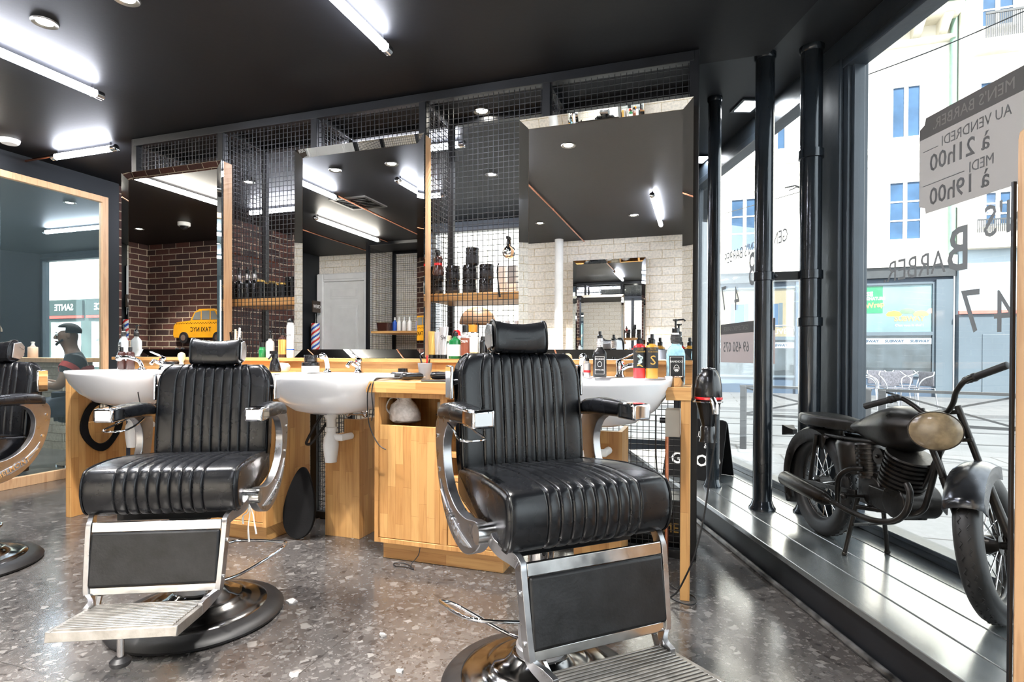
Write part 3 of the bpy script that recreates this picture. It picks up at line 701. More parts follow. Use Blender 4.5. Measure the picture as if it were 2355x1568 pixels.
# barber pole
t = T('barber_pole', 'striped red, white and blue barber pole on the dark wall, seen in the middle mirror', 'barber pole', (-5.40, -1.40, 0.90))
def stripes():
    m, nt, b, out = nodes('barber_stripes')
    tc = N(nt, 'ShaderNodeTexCoord'); s_ = N(nt, 'ShaderNodeSeparateXYZ'); nt.links.new(tc.outputs['Object'], s_.inputs[0])
    ang = math_(nt, 'ARCTAN2', s_.outputs[1], s_.outputs[0])
    v = math_(nt, 'ADD', math_(nt, 'MULTIPLY', ang, 1/(2*PI)), math_(nt, 'MULTIPLY', s_.outputs[2], 3.6))
    fr = math_(nt, 'FRACT', math_(nt, 'MULTIPLY', v, 2.0))
    r = ramp(nt, fr, [(0.0, (0.85,0.85,0.83)), (0.25, (0.72,0.05,0.04)), (0.5, (0.85,0.85,0.83)), (0.75, (0.03,0.12,0.50))])
    nt.nodes[-1]
    for n in nt.nodes:
        if n.type == 'VALTORGB': n.color_ramp.interpolation = 'CONSTANT'
    nt.links.new(r, b.inputs['Base Color']); b.inputs['Roughness'].default_value = 0.2
    return m
q = MB(); q.lathe([(0,0),(0.062,0),(0.062,0.55),(0,0.55)], 32); q.build('striped_cylinder', stripes(), t)
q = MB(); q.lathe([(0,0.55),(0.03,0.55),(0.022,0.60),(0.012,0.64),(0.012,0.70)], 20); q.box(-0.09,-0.06,-0.03,0.03,0.1,0.5); q.lathe([(0,-0.04),(0.05,-0.04),(0.066,0.0),(0,0.0)], 24); q.build('bracket', M['black'], t)
t = T('hanging_sign', 'small brown square sign lettered CREW above the barber pole', 'sign', (-5.395, -1.40, 1.61))
q = MB(); q.box(0, 0.02, -0.085, 0.085, 0, 0.17); q.build('board', mat('dark_brown_board', (0.05, 0.035, 0.025), 0.5), t)
text('CREW', 0.07, M['white'], t, frame_m((0.0215, 0, 0.085), (0,1,0), (0,0,1)), bold=0.001, sx=0.8)
# yellow taxi wall ornament + street sign
M['taxi'] = mat('taxi_yellow_tin', (0.50, 0.22, 0.006), 0.35, var=0.08, coat=0.3)
t = T('taxi_ornament', 'yellow tin taxi mounted on the brown bricks, seen in the left mirror', 'wall ornament', (-6.18, -0.165, 1.12))
def mx_(pts): return [(-a, b) for a, b in pts]
q = MB()
body = [(-0.48,0.12),(-0.47,0.24),(-0.42,0.29),(-0.18,0.31),(-0.11,0.42),(-0.03,0.46),(0.22,0.46),(0.30,0.42),(0.36,0.30),(0.48,0.27),(0.50,0.13),(0.44,0.08),(-0.46,0.08)]
q.prism(body, 0, 0.07, 'Y'); q.build('body', M['taxi'], t, bev=0.008)
q = MB()
for p in ([(-0.14,0.32),(-0.09,0.41),(0.0,0.43),(0.0,0.32)], [(0.02,0.32),(0.02,0.435),(0.15,0.435),(0.15,0.32)], [(0.17,0.32),(0.17,0.43),(0.23,0.43),(0.31,0.32)]): q.prism(p, 0.0705, 0.073, 'Y')
q.build('window', mat('dark_taxi_glass', (0.12, 0.12, 0.11), 0.15), t)
for x in (-0.28, 0.29):
    q = MB(); q.tube([(x,0,0.085),(x,0.085,0.085)], 0.075, 24); q.build('wheel', M['rubber'], t)
    q = MB(); q.tube([(x,0.085,0.085),(x,0.09,0.085)], 0.04, 20); q.build('hubcap', M['polished'], t)
q = MB()
for k in range(44): q.box(-0.46+k*0.0215, -0.46+k*0.0215+0.011, 0.0702, 0.0715, 0.265+0.01*(k%2), 0.275+0.01*(k%2))
q.build('checker_stripe', M['black'], t)
text('TAXI NYC', 0.085, M['black'], t, frame_m((-0.0, 0.0722, 0.19), (-1,0,0), (0,0,1)), sx=0.9)
t = T('street_sign', 'small dark sign with white letters on the side brick wall, seen in the left mirror', 'sign', (-7.095, 0.42, 1.48))
q = MB(); q.box(0, 0.006, -0.22, 0.22, 0, 0.15); q.build('plate', mat('navy_enamel', (0.02,0.03,0.05), 0.3), t)
text('SAN FRANCISCO', 0.055, M['white'], t, frame_m((0.007, 0, 0.075), (0,1,0), (0,0,1)), sx=0.95, bold=0.001)
# ---------------------------------------------------------------- back room: reception desk, dome lamp, person on a stool
t = T('reception_desk', 'cream brick reception desk with wooden top, seen in the tall wall mirror', 'desk', (-2.4, 4.3, 0))
q = MB(); q.box(-0.97, 1.0, -0.25, 0.05, 0, 0.90); q.build('brick_base', M['cream_brick'], t, smooth=False)
q = MB(); q.box(-1.0, 1.02, -0.28, 0.12, 0.90, 0.945); q.build('desk_top', M['pale_wood'], t, bev=0.002)
t = T('dome_lamp', 'tan dome-shaped lamp behind the mesh right of the middle mirror', 'lamp', (-1.72, 4.28, 0.9455))
q = MB(); q.lathe([(0,0),(0.07,0),(0.07,0.015),(0.012,0.02),(0.012,0.43),(0,0.43)], 24); q.build('stand', M['black'], t)
q = MB(); q.lathe([(0.15,0.30),(0.148,0.33),(0.13,0.38),(0.09,0.42),(0.04,0.44),(0,0.443)], 36); q.lathe([(0.145,0.30),(0.143,0.33),(0.125,0.376),(0.086,0.414),(0.038,0.433),(0,0.436)], 36); q.build('lamp_shade', mat('tan_leather_shade', (0.20, 0.105, 0.045), 0.5), t)
# ================================================================= BARBER CHAIRS
def cushion(w, loop, groove_w, ng, depth=0.009, edge=0.05, nu=None, taper=None, groove_mask=None):
    """Channelled cushion. loop(u)->list of (y,z) outline points; grooves run round the outline."""
    xs = []; half = w/2
    gx = [(-ng/2+k)*groove_w for k in range(ng+1)]
    grid = set()
    for k in range(9): a = (k/8)*PI/2; grid.add(round(-half+edge*(1-math.sin(a)) if False else -half+edge*(1-math.cos(a)), 5)); grid.add(round(half-edge*(1-math.cos(a)), 5))
    for g in gx:
        for d in (-0.008, -0.004, -0.002, 0, 0.002, 0.004, 0.008): grid.add(round(g+d, 5))
    for a, b in zip(gx, gx[1:]):
        grid.add(round((a+b)/2, 5))
    xs = sorted(grid)
    rings = []
    base = loop; n = len(base)
    cy = sum(p[0] for p in base)/n; cz = sum(p[1] for p in base)/n
    # outward normals of the outline
    nor = []
    for k in range(n):
        a = base[k-1]; b = base[(k+1)%n]; tx, tz = b[0]-a[0], b[1]-a[1]; L = math.hypot(tx, tz) or 1
        nn = (tz/L, -tx/L)
        if nn[0]*(base[k][0]-cy)+nn[1]*(base[k][1]-cz) < 0: nn = (-nn[0], -nn[1])
        nor.append(nn)
    def ring_at(x, extra=0.0):
        e = half-abs(x)
        inset = 0.0
        if e < edge: inset = edge*(1-math.sqrt(max(0, 1-((edge-e)/edge)**2)))*0.62
        d = 0.0
        for g in gx: d = max(d, depth*math.exp(-((x-g)/0.0026)**2))
        puff = 0.0
        if gx[0] <= x <= gx[-1]:
            f = ((x-gx[0])/groove_w) % 1.0; puff = 0.0018*math.sin(PI*f)
        ring = []
        for k, (y, z) in enumerate(base):
            mk = groove_mask(k/n, y, z) if groove_mask else 1.0
            off = -inset+(puff-d)*mk+extra
            s = taper(x, y, z) if taper else x
            ring.append(Vector((s, y+nor[k][0]*off, z+nor[k][1]*off)))
        return ring
    for x in xs: rings.append(ring_at(x))
    q = MB(); q.loft(rings); q.ring_at = ring_at; return q
def roundloop(pts, n=7): return cr2(pts, n)
GREY = M['alu']
def barber_chair(label, loc, rotz, lift, lever):
    t = T('barber_chair', label, 'barber chair', loc, rotz)
    L = lift
    # base
    q = MB(); q.lathe([(0.262,0.0),(0.318,0.0),(0.332,0.006),(0.334,0.014),(0.322,0.026),(0.296,0.034),(0.268,0.040),(0.262,0.036)], 72)
    q.build('base_ring', M['rubber'], t)
    q = MB(); q.lathe([(0.268,0.036),(0.262,0.043),(0.235,0.050),(0.205,0.055),(0.180,0.066),(0.172,0.074),(0.155,0.078),(0.120,0.086),(0.098,0.102),(0.090,0.106),(0.0,0.106)], 72)
    q.build('base_plate', M['basedark'], t)
    q = MB(); q.lathe([(0.0,0.10),(0.083,0.10),(0.083,0.125),(0.076,0.13),(0.076,0.205),(0.070,0.215),(0.0,0.215)], 40); q.build('pump_cover', M['paint_silver'], t)
    q = MB(); q.lathe([(0.0,0.21),(0.042,0.21),(0.042,0.40+L),(0.0,0.40+L)], 32); q.build('piston', M['chrome'], t)
    # seat plate
    q = MB(); q.box(-0.20, 0.20, -0.21, 0.17, 0.425+L, 0.452+L); q.box(-0.07, 0.07, -0.10, 0.10, 0.385+L, 0.425+L); q.cyl((-0.255,-0.185,0.468+L), (0.255,-0.185,0.468+L), 0.016)
    q.build('seat_support', M['black_metal'], t, bev=0.003)
    # seat
    sl = roundloop([(-0.325,0.50),(-0.335,0.545),(-0.325,0.595),(-0.285,0.622),(-0.12,0.628),(0.08,0.610),(0.165,0.600),(0.182,0.570),(0.172,0.512),(0.10,0.498),(-0.10,0.486),(-0.27,0.470),(-0.305,0.474)], 6)
    sl = [(y, z+L) for y, z in sl]
    def tp(x, y, z):
        f = min(1, max(0, (y+0.33)/0.5)); return x*(1.0-0.13*max(0, f-0.35)/0.65)
    def gm(f, y, z): return 1.0 if (z > 0.505+L or y < -0.28) else 0.3
    q = cushion(0.525, sl, 0.0365, 8, depth=0.0045, edge=0.030, taper=tp, groove_mask=gm); rat = q.ring_at
    seat = q.build('seat', M['leather'], t, ang=80)
    for s_ in (-1, 1):
        q = MB(); q.tube(rat(s_*0.2515, 0.0015), 0.0038, 6, closed=True); q.build('piping', M['leather'], seat)
    # back
    bl = roundloop([(0.118,0.555),(0.112,0.60),(0.122,0.72),(0.142,0.86),(0.158,0.93),(0.180,0.952),(0.212,0.950),(0.228,0.925),(0.222,0.86),(0.200,0.72),(0.185,0.60),(0.178,0.555),(0.15,0.540)], 6)
    bl = [(y, z+L) for y, z in bl]
    def tb(x, y, z):
        zz = z-L
        f = 1.0
        if zz > 0.865: f = 1-0.16*((zz-0.865)/0.088)**2.4
        if zz < 0.62: f = min(f, 1-0.03*((0.62-zz)/0.07))
        if abs(x) < 0.16: f = 1-(1-f)*(abs(x)/0.16)**2*0.9
        return x*f
    q = cushion(0.465, bl, 0.0385, 8, depth=0.004, edge=0.028, taper=tb, groove_mask=lambda f, y, z: 1.0 if (y < 0.17 or z > 0.93+L) else 0.15)
    rat = q.ring_at; back = q.build('backrest', M['leather'], t, ang=80)
    for s_ in (-1, 1):
        q = MB(); q.tube(rat(s_*0.2225, 0.0015), 0.0036, 6, closed=True); q.build('piping', M['leather'], back)
    q = MB(); q.box(-0.205, 0.205, 0.0, 0.028, -0.15, 0.16, Matrix.Translation((0, 0.205, 0.735+L)) @ Matrix.Rotation(math.radians(-9), 4, 'X')); q.box(-0.05, 0.05, 0.19, 0.24, 0.90+L, 0.97+L)
    q.build('back_panel', M['black_metal'], t, bev=0.006)
    for s_ in (-1, 1):
        q = MB(); q.cyl((s_*0.215,0.195,0.862+L), (s_*0.255,0.195,0.862+L), 0.010); q.box(s_*0.25-0.006, s_*0.25+0.006, 0.165, 0.225, 0.81+L, 0.915+L)
        q.build('recline_bracket', M['chrome'], t, bev=0.004)
    # headrest
    hl = roundloop([(0.155,0.962),(0.148,0.985),(0.153,1.030),(0.170,1.058),(0.198,1.060),(0.214,1.040),(0.220,1.000),(0.212,0.968),(0.185,0.956)], 5)
    hl = [(y, z+L) for y, z in hl]; hr = []
    for x in [-0.0992, -0.097, -0.092, -0.084, -0.05, -0.02, 0.02, 0.05, 0.084, 0.092, 0.097, 0.0992]:
        k = 1.0-0.012*(1-(x/0.0992)**2)*0; sag = -0.012*(1-(x/0.0992)**2)
        sc_ = {0.0992: 0.86, 0.097: 0.93, 0.092: 0.98}.get(abs(x), 1.0)
        hr.append([Vector((x, 0.184+(y-0.184)*sc_, 1.01+L+(z-1.01-L)*sc_+(sag if z > 1.01+L else sag*0.25))) for y, z in hl])
    q = MB(); q.loft(hr); hd = q.build('headrest', M['leather'], t, ang=60)
    for s_ in (-1, 1):
        q = MB(); q.tube([Vector((s_*0.0975, 0.184+(y-0.184)*0.97, 1.01+L+(z-1.01-L)*0.97)) for y, z in hl], 0.0042, 6, closed=True); q.build('piping', M['leather'], hd)
    q = MB()
    for s_ in (-1, 1): q.prism([(0.165,0.975+L),(0.205,0.965+L),(0.232,0.985+L),(0.235,1.030+L),(0.215,1.052+L),(0.175,1.045+L)], min(s_*0.1015, s_*0.109), max(s_*0.1015, s_*0.109), 'X')
    q.box(-0.107, 0.107, 0.222, 0.234, 0.99+L, 1.03+L)
    q.build('headrest_holder', M['alu'], t, bev=0.003)
    # arms
    outer = [(-0.225,0.478),(-0.235,0.500),(-0.215,0.523),(-0.165,0.522),(-0.10,0.512),(-0.02,0.520),(0.05,0.552),(0.095,0.600),(0.112,0.655),(0.108,0.695),(0.085,0.730),(0.055,0.748),(0.035,0.760),(0.150,0.762),(0.185,0.748),(0.198,0.715),(0.190,0.65),(0.165,0.575),(0.120,0.505),(0.060,0.455),(-0.010,0.425),(-0.085,0.415),(-0.150,0.430),(-0.195,0.452)]
    for s_ in (-1, 1):
        x0, x1 = (0.268, 0.298) if s_ > 0 else (-0.298, -0.268)
        q = MB(); q.prism([(y, z+L) for y, z in cr2(outer, 4)], x0, x1, 'X'); arm = q.build('arm_frame', M['alu'], t, bev=0.005, bseg=3)
        q = MB(); xo = s_*0.298; xf = s_*0.3015
        q.prism([(y, z+L) for y, z in [(-0.165,0.452),(-0.06,0.470),(0.045,0.500),(0.110,0.548),(0.135,0.575),(0.118,0.535),(0.060,0.480),(-0.02,0.447),(-0.10,0.438)]], min(xo, xf), max(xo, xf), 'X')
        q.build('name_plate', M['paint_silver'], arm, bev=0.001)
        sgn = -1 if s_ > 0 else 1
        rt = Vector((0, 1 if s_ > 0 else -1, 0.36 if s_ > 0 else -0.36)).normalized(); upv = Vector((0, -0.36*(1), 1)).normalized()
        M_ = frame_m((s_*0.3018, -0.005, 0.474+L), rt, upv)
        text('BELMONT', 0.030, M['chrome'], arm, M_, sx=1.15, ext=0.0022, loose=0.12, bold=0.0008)
        q = MB(); q.bar((s_*0.3022,-0.15,0.449+L), (s_*0.3022,-0.065,0.457+L), 0.003, 0.003); q.build('bright_line', M['chrome'], arm); q = MB(); q.bar((s_*0.3022,0.062,0.508+L), (s_*0.3022,0.125,0.545+L), 0.003, 0.003); q.build('bright_line', M['chrome'], arm)
        q = MB(); q.cyl((s_*0.245,-0.212,0.500+L), (s_*0.305,-0.212,0.500+L), 0.026, 24); q.build('hub', M['polished'], arm)
        q = MB(); q.cyl((s_*0.296,0.15,0.60+L), (s_*0.302,0.15,0.60+L), 0.007, 12); q.cyl((s_*0.296,0.172,0.70+L), (s_*0.302,0.172,0.70+L), 0.006, 12); q.build('screw', M['polished'], arm)
        # pad
        xc = s_*0.268; rings = []
        for y, w_, h_, dz in ((0.175,0.020,0.016,-0.022),(0.165,0.034,0.026,-0.014),(0.13,0.040,0.030,-0.006),(0.06,0.041,0.031,0.0),(-0.03,0.038,0.029,0.0),(-0.085,0.034,0.026,0.0)):
            zc = 0.780+L+dz
            rings.append([Vector((xc+w_*math.copysign(abs(math.cos(a))**0.6, math.cos(a)), y, zc+h_*math.copysign(abs(math.sin(a))**(0.75), math.sin(a))*(1.0 if math.sin(a) > 0 else 0.8))) for a in [2*PI*k/24 for k in range(24)]])
        q = MB(); q.loft(rings); q.build('arm_pad', M['leather'], t, ang=60)
        q = MB(); q.box(xc-0.0345, xc+0.0345, -0.175, -0.083, 0.757+L, 0.806+L); q.build('arm_cap', M['chrome'], t, bev=0.008, bseg=3)
        if s_ < 0:
            q = MB(); q.tube(cr([(xc-0.03,0.06,0.750+L),(xc-0.035,-0.02,0.736+L),(xc-0.04,-0.10,0.720+L),(xc+0.03,-0.105,0.720+L),(xc+0.035,-0.02,0.730+L),(xc+0.03,0.06,0.750+L)], 5), 0.0035, 8); q.build('towel_bar', M['chrome'], t)
    # lower leg section: swings forward from the hub
    A = (-0.245, 0.478)
    side = [(-0.215,0.500),(-0.238,0.482),(-0.262,0.468),(-0.295,0.458),(-0.318,0.445),(-0.325,0.420),(-0.352,0.255),(-0.358,0.225),(-0.385,0.205),(-0.43,0.198)]
    for s_ in (-1, 1):
        pts = [(s_*x, y, z+L) for x, (y, z) in zip((0.262,0.262,0.250,0.232,0.222,0.222,0.214,0.206,0.186,0.178), side)]
        pp = cr(pts, 5); q = MB(); wid = 0.0085
        rr = []
        for i, p in enumerate(pp):
            tn = (pp[min(i+1,len(pp)-1)]-pp[max(i-1,0)]).normalized(); nn = tn.cross(Vector((1,0,0))).normalized()
            hw = 0.019
            rr.append([p+Vector((-wid,0,0))-nn*hw, p+Vector((wid,0,0))-nn*hw, p+Vector((wid,0,0))+nn*hw, p+Vector((-wid,0,0))+nn*hw])
        q.loft(rr); rail = q.build('leg_rail', M['alu'], t, bev=0.003)
        q = MB(); q.cyl((s_*0.222,-0.335,0.385+L), (s_*0.235,-0.335,0.385+L), 0.007, 12); q.cyl((s_*0.214,-0.352,0.27+L), (s_*0.229,-0.352,0.27+L), 0.007, 12)
        q.build('bolt', M['polished'], rail)
    tilt = math.atan2(0.030, 0.20)
    mm = Matrix.Translation((0, -0.322, 0.440+L)) @ Matrix.Rotation(-tilt, 4, 'X')
    q = MB(); q.box(-0.212, 0.212, -0.016, -0.002, -0.020, 0.012, mm); q.build('cross_bar', M['polished'], t, bev=0.002)
    q = MB(); q.box(-0.205, 0.205, -0.014, 0.002, -0.214, -0.190, mm); q.build('cross_bar', M['polished'], t, bev=0.002)
    q = MB(); q.box(-0.210, 0.210, -0.024, -0.004, -0.189, -0.0205, mm); q.build('leg_pad', M['scuffed'], t, bev=0.008, bseg=3)
    for s_ in (-1, 1):
        q = MB(); q.bar((s_*0.178,-0.345,0.232+L), (s_*0.168,-0.385,0.195+L), 0.010, 0.016); q.build('strut', M['polished'], t)
    # footrest plate, ribbed
    fr0 = Vector((0, -0.375, 0.206+L)); ftilt = math.radians(-5)
    mm = Matrix.Translation(fr0) @ Matrix.Rotation(ftilt, 4, 'X')
    q = MB(); q.box(-0.185, 0.185, -0.215, 0.0, -0.022, -0.004, mm)
    q.prism([(-0.215,-0.022),(-0.240,-0.030),(-0.236,-0.004),(-0.215,-0.003)], -0.185, 0.185, 'X', mm)
    for s_ in (-1, 1): q.box(min(s_*0.172,s_*0.186), max(s_*0.172,s_*0.186), -0.236, -0.05, -0.032, -0.002, mm)
    plate = q.build('footrest', M['foot'], t, bev=0.0015)
    q = MB()
    for k in range(15): q.box(-0.170, 0.170, -0.226+k*0.0150, -0.218+k*0.0150, -0.0045, 0.0015, mm)
    q.build('rib', M['foot'], plate, bev=0.0012)
    q = MB(); q.cyl((0.0,-0.565,0.20+L), (0.0,-0.565,0.125+L), 0.010, 16); ft = q.build('kick_support', M['polished'], t)
    q = MB(); zf = 0.100+L; q.lathe([(0,zf),(0.026,zf),(0.030,zf+0.006),(0.030,zf+0.014),(0.018,zf+0.024),(0.0,zf+0.024)], 20, (0.0,-0.565,0)); q.build('rubber_foot', M['rubber'], ft)
    # pump lever at the side
    rl = Matrix.Rotation(lever, 3, 'Z')
    q = MB(); q.tube([rl @ p for p in cr([(0.05,-0.03,0.115),(0.14,-0.075,0.125),(0.30,-0.125,0.175),(0.345,-0.115,0.19),(0.35,-0.09,0.195),(0.22,0.06,0.215),(0.06,0.03,0.20)], 6)], 0.0062, 10); q.build('pump_lever', M['chrome'], t)
    for o in t.children_recursive:
        fx = 0.90 if o.name.startswith(('base_', 'pump_cover')) else 0.93
        o.data.transform(Matrix.Diagonal((fx, fx, 1, 1)))
    return t
M['foot'] = mat('worn_cast_footrest', (0.26, 0.25, 0.235), 0.36, 0.8, var=0.14, scale=30, bump=0.08, bscale=90, rvar=0.08)
cR = W(0.090, 1.70); cL = W(-1.19, 2.14); cF = W(-2.55, 2.60)
chair_r = barber_chair('black channelled leather barber chair nearest the window, at the right', cR, math.radians(18.4+24), 0.05, math.radians(150))
chair_l = barber_chair('black channelled leather barber chair left of centre, white tie hanging from its hub', cL, math.radians(18.4+7), 0.0, math.radians(60))
chair_f = barber_chair('black leather barber chair cut off by the left edge of the photo', cF, math.radians(18.4-6), 0.0, math.radians(-15))
# white cloth tie knotted on the left chair's hub
q = MB()
for dx, L_ in ((0.0, 0.13), (0.012, 0.10), (-0.010, 0.07)):
    q.tube(cr([(0.0,0,0.0),(dx,0.004,-0.03),(dx*2.2,-0.004,-L_*0.6),(dx*2.6,0.0,-L_)], 4), [0.002]*9+[0.003]*3+[0.0035], 6)
tie = tag(q.build('cloth_tie', M['white'], loc=chair_l.matrix_world @ Vector((0,0,0))), 'frayed white cloth tie dangling from the left barber chair', 'tie')
mR = Matrix.Translation(chair_l.location) @ Matrix.Rotation(chair_l.rotation_euler.z, 4, 'Z')
tie.location = mR @ Vector((0.252, -0.215, 0.475))
# ================================================================= SMALL THINGS
def UV(px, V): return V*math.tan(math.atan((px-1177)/FPX)-TH)
def zz(px, V): u = UV(px, V); return -u*st+V*ct
M['gold'] = mat('gold_foil', (0.75, 0.48, 0.14), 0.25, 0.7); M['amber'] = mat('amber_liquid', (0.55, 0.27, 0.03), 0.12, var=0.15, coat=0.5)
M['red'] = mat('red_liquid', (0.62, 0.02, 0.025), 0.12, var=0.1, coat=0.5); M['brown'] = mat('dark_brown_plastic', (0.05, 0.018, 0.014), 0.22, coat=0.4)
M['rust'] = mat('rust_brown_label', (0.22, 0.06, 0.03), 0.4); M['green'] = mat('green_glass', (0.01, 0.16, 0.045), 0.1, var=0.1, coat=0.6)
M['pink'] = mat('pink_plastic', (0.75, 0.03, 0.25), 0.3); M['orange'] = mat('orange_lid', (0.85, 0.33, 0.03), 0.35); M['beige'] = mat('beige_cap', (0.72, 0.50, 0.36), 0.4)
M['clear'] = mat('clear_blue_gel', (0.35, 0.62, 0.75), 0.1, var=0.3, scale=30, coat=0.6); M['pale'] = mat('clear_pale_plastic', (0.62, 0.66, 0.66), 0.12, var=0.05, coat=0.6)
M['label'] = mat('black_label', (0.015, 0.015, 0.016), 0.5); M['paper'] = mat('white_label', (0.80, 0.80, 0.77), 0.5); M['silver'] = mat('brushed_silver_tube', (0.62, 0.60, 0.60), 0.25, 0.7)
M['steel'] = mat('stainless_steel', (0.70, 0.70, 0.70), 0.15, 1.0); M['bristle'] = mat('cream_bristle', (0.72, 0.52, 0.28), 0.8, bump=0.5, bscale=220); M['greycup'] = mat('matt_grey_cup', (0.27, 0.265, 0.275), 0.6)
M['blue'] = mat('blue_plastic', (0.03, 0.12, 0.55), 0.3); M['mauve'] = mat('lilac_plastic', (0.35, 0.42, 0.78), 0.35)
def lathe_thing(name, label, cat, loc, parts, seg=28, rotz=0, group=None, sy=1.0):
    t = T(name, label, cat, loc, rotz, group)
    for pn, prof, m in parts:
        q = MB(); q.lathe(prof, seg, sy=sy); q.build(pn, M[m] if isinstance(m, str) else m, t)
    return t
FACE = frame_m((0,0,0), (1,0,0), (0,0,1))
def ltext(t, s, size, m, z, r, sx=1.0, rot=None):
    a = rot if rot is not None else math.radians(8)
    mm = Matrix.Rotation(a, 4, 'Z') @ frame_m((0,-r,z), (1,0,0), (0,0,1))
    return text(s, size, M[m], t, mm, sx=sx, ext=0.0004)
def rbody(r, h, sh=0.012, neck=0.4, nh=0.01): return [(0,0),(r*0.94,0),(r,0.004),(r,h-sh),(r*0.92,h-sh*0.4),(r*neck,h),(r*neck,h+nh),(0,h+nh)]
def cyl_(r, a, b): return [(0,a),(r,a),(r,b-0.002),(r-0.002,b),(0,b)]
LZ = 0.9755
def on_ledge(px, V=2.80): return (UV(px, V), V, LZ)
# --- right of the middle mirror
def squeeze(px, m, label, h, w, cap='black', V=2.80, tilt=0.0):
    t = T('squeeze_tube', label, 'tube', on_ledge(px, V), 0.3)
    q = MB(); q.lathe(cyl_(w*0.42, 0, 0.022), 24); q.build('cap', M[cap], t)
    rings = []
    for k in range(7):
        f = k/6; z = 0.022+(h-0.022)*f; a = w*0.44+(w*0.5-w*0.44)*f; b = max(0.0012, w*0.42*(1-f**1.2))
        rings.append([Vector((a*math.cos(2*PI*i/24), b*math.sin(2*PI*i/24), z)) for i in range(24)])
    q = MB(); q.loft(rings); q.build('tube_body', M[m], t); return t
squeeze(993, 'gold', 'golden yellow squeeze tube on the ledge, next to the middle mirror', 0.150, 0.042)
squeeze(1006, 'silver', 'grey squeeze tube, second from the middle mirror on the ledge', 0.148, 0.036, V=2.805)
s3 = squeeze(1020, 'silver', 'tall silver squeeze tube with black cap and letters Sk', 0.172, 0.050, V=2.765)
text('Sk', 0.032, M['label'], s3, frame_m((0,-0.0215,0.115), (1,0,0.25), (-0.25,0,1)), ext=0.0005)
lathe_thing('glass_bottle', 'small clear bottle with beige cap beside the green bottle', 'bottle', on_ledge(1031, 2.78), [('body', rbody(0.017, 0.085), 'pale'), ('cap', cyl_(0.016, 0.095, 0.125), 'beige')])
t = lathe_thing('green_bottle', 'green bottle with white label and black pump cap on the ledge', 'bottle', on_ledge(1046, 2.77), [('body', rbody(0.034, 0.112, 0.03, 0.36), 'green'), ('label_band', [(0.0345,0.015),(0.0347,0.016),(0.0347,0.075),(0.0345,0.076)], 'paper'), ('cap', cyl_(0.015, 0.122, 0.142), 'black'), ('nozzle', cyl_(0.008, 0.142, 0.150), 'black')])
lathe_thing('red_topped_bottle', 'bottle with a red round top behind the green bottle', 'bottle', on_ledge(1050, 2.845), [('body', rbody(0.022, 0.118), 'pale'), ('cap', [(0,0.126),(0.024,0.126),(0.022,0.145),(0.012,0.158),(0,0.16)], 'red')])
t = lathe_thing('shampoo_bottle', 'brown CREW bottle with black cap on the ledge, right of the green one', 'bottle', on_ledge(1070, 2.77), [('body', rbody(0.0255, 0.132, 0.012, 0.55), 'silver'), ('label_band', [(0.0258,0.018),(0.026,0.019),(0.026,0.110),(0.0258,0.111)], 'rust'), ('cap', cyl_(0.017, 0.142, 0.180), 'black')])
ltext(t, 'CREW', 0.019, 'paper', 0.092, 0.0262, 0.75)
t = lathe_thing('powder_bottle', 'white bottle with gold base band on the ledge beside the brown CREW bottle', 'bottle', on_ledge(1090, 2.77), [('body', rbody(0.025, 0.118, 0.01, 0.8), 'white'), ('label_band', [(0.0252,0.012),(0.0255,0.013),(0.0255,0.034),(0.0252,0.035)], 'gold'), ('cap', cyl_(0.022, 0.122, 0.137), 'white')])
lathe_thing('storage_jar', 'jar with a dark body and orange lid behind the white powder bottle', 'jar', on_ledge(1086, 2.845), [('body', rbody(0.024, 0.135), 'brown'), ('lid', cyl_(0.027, 0.158-0.012, 0.185), 'orange')])
lathe_thing('storage_jar', 'jar with an orange lid behind the right chair headrest', 'jar', on_ledge(1141, 2.845), [('body', rbody(0.024, 0.135), 'brown'), ('lid', cyl_(0.026, 0.146, 0.182), 'orange')])
lathe_thing('spray_can', 'black can with curled white mark on the ledge near the right headrest', 'can', on_ledge(1110, 2.77), [('body', rbody(0.019, 0.100, 0.01, 0.7), 'black'), ('cap', cyl_(0.012, 0.110, 0.120), 'black')])
for i, px in enumerate((1121, 1127)):
    lathe_thing('nail_bottle', ('slim black', 'slim dark')[i]+' bottle between the black can and the pink one, '+('left', 'right')[i]+' of two', 'bottle', on_ledge(px, 2.775), [('body', rbody(0.0085, 0.085, 0.01, 0.7), 'black'), ('cap', cyl_(0.006, 0.095, 0.112), 'black')])
lathe_thing('nail_bottle', 'slim pink bottle half hidden by the right chair headrest', 'bottle', on_ledge(1134, 2.775), [('body', rbody(0.010, 0.090, 0.01, 0.7), 'pink'), ('cap', cyl_(0.007, 0.10, 0.108), 'pink')])
for i, px in enumerate((1166, 1187)):
    lathe_thing('metal_canister', 'dull grey canister behind the right headrest, '+('left', 'right')[i]+' of the pair', 'canister', on_ledge(px, 2.85), [('body', rbody(0.021, 0.165, 0.03, 0.6), 'silver'), ('cap', cyl_(0.013, 0.175, 0.205), 'grey')])
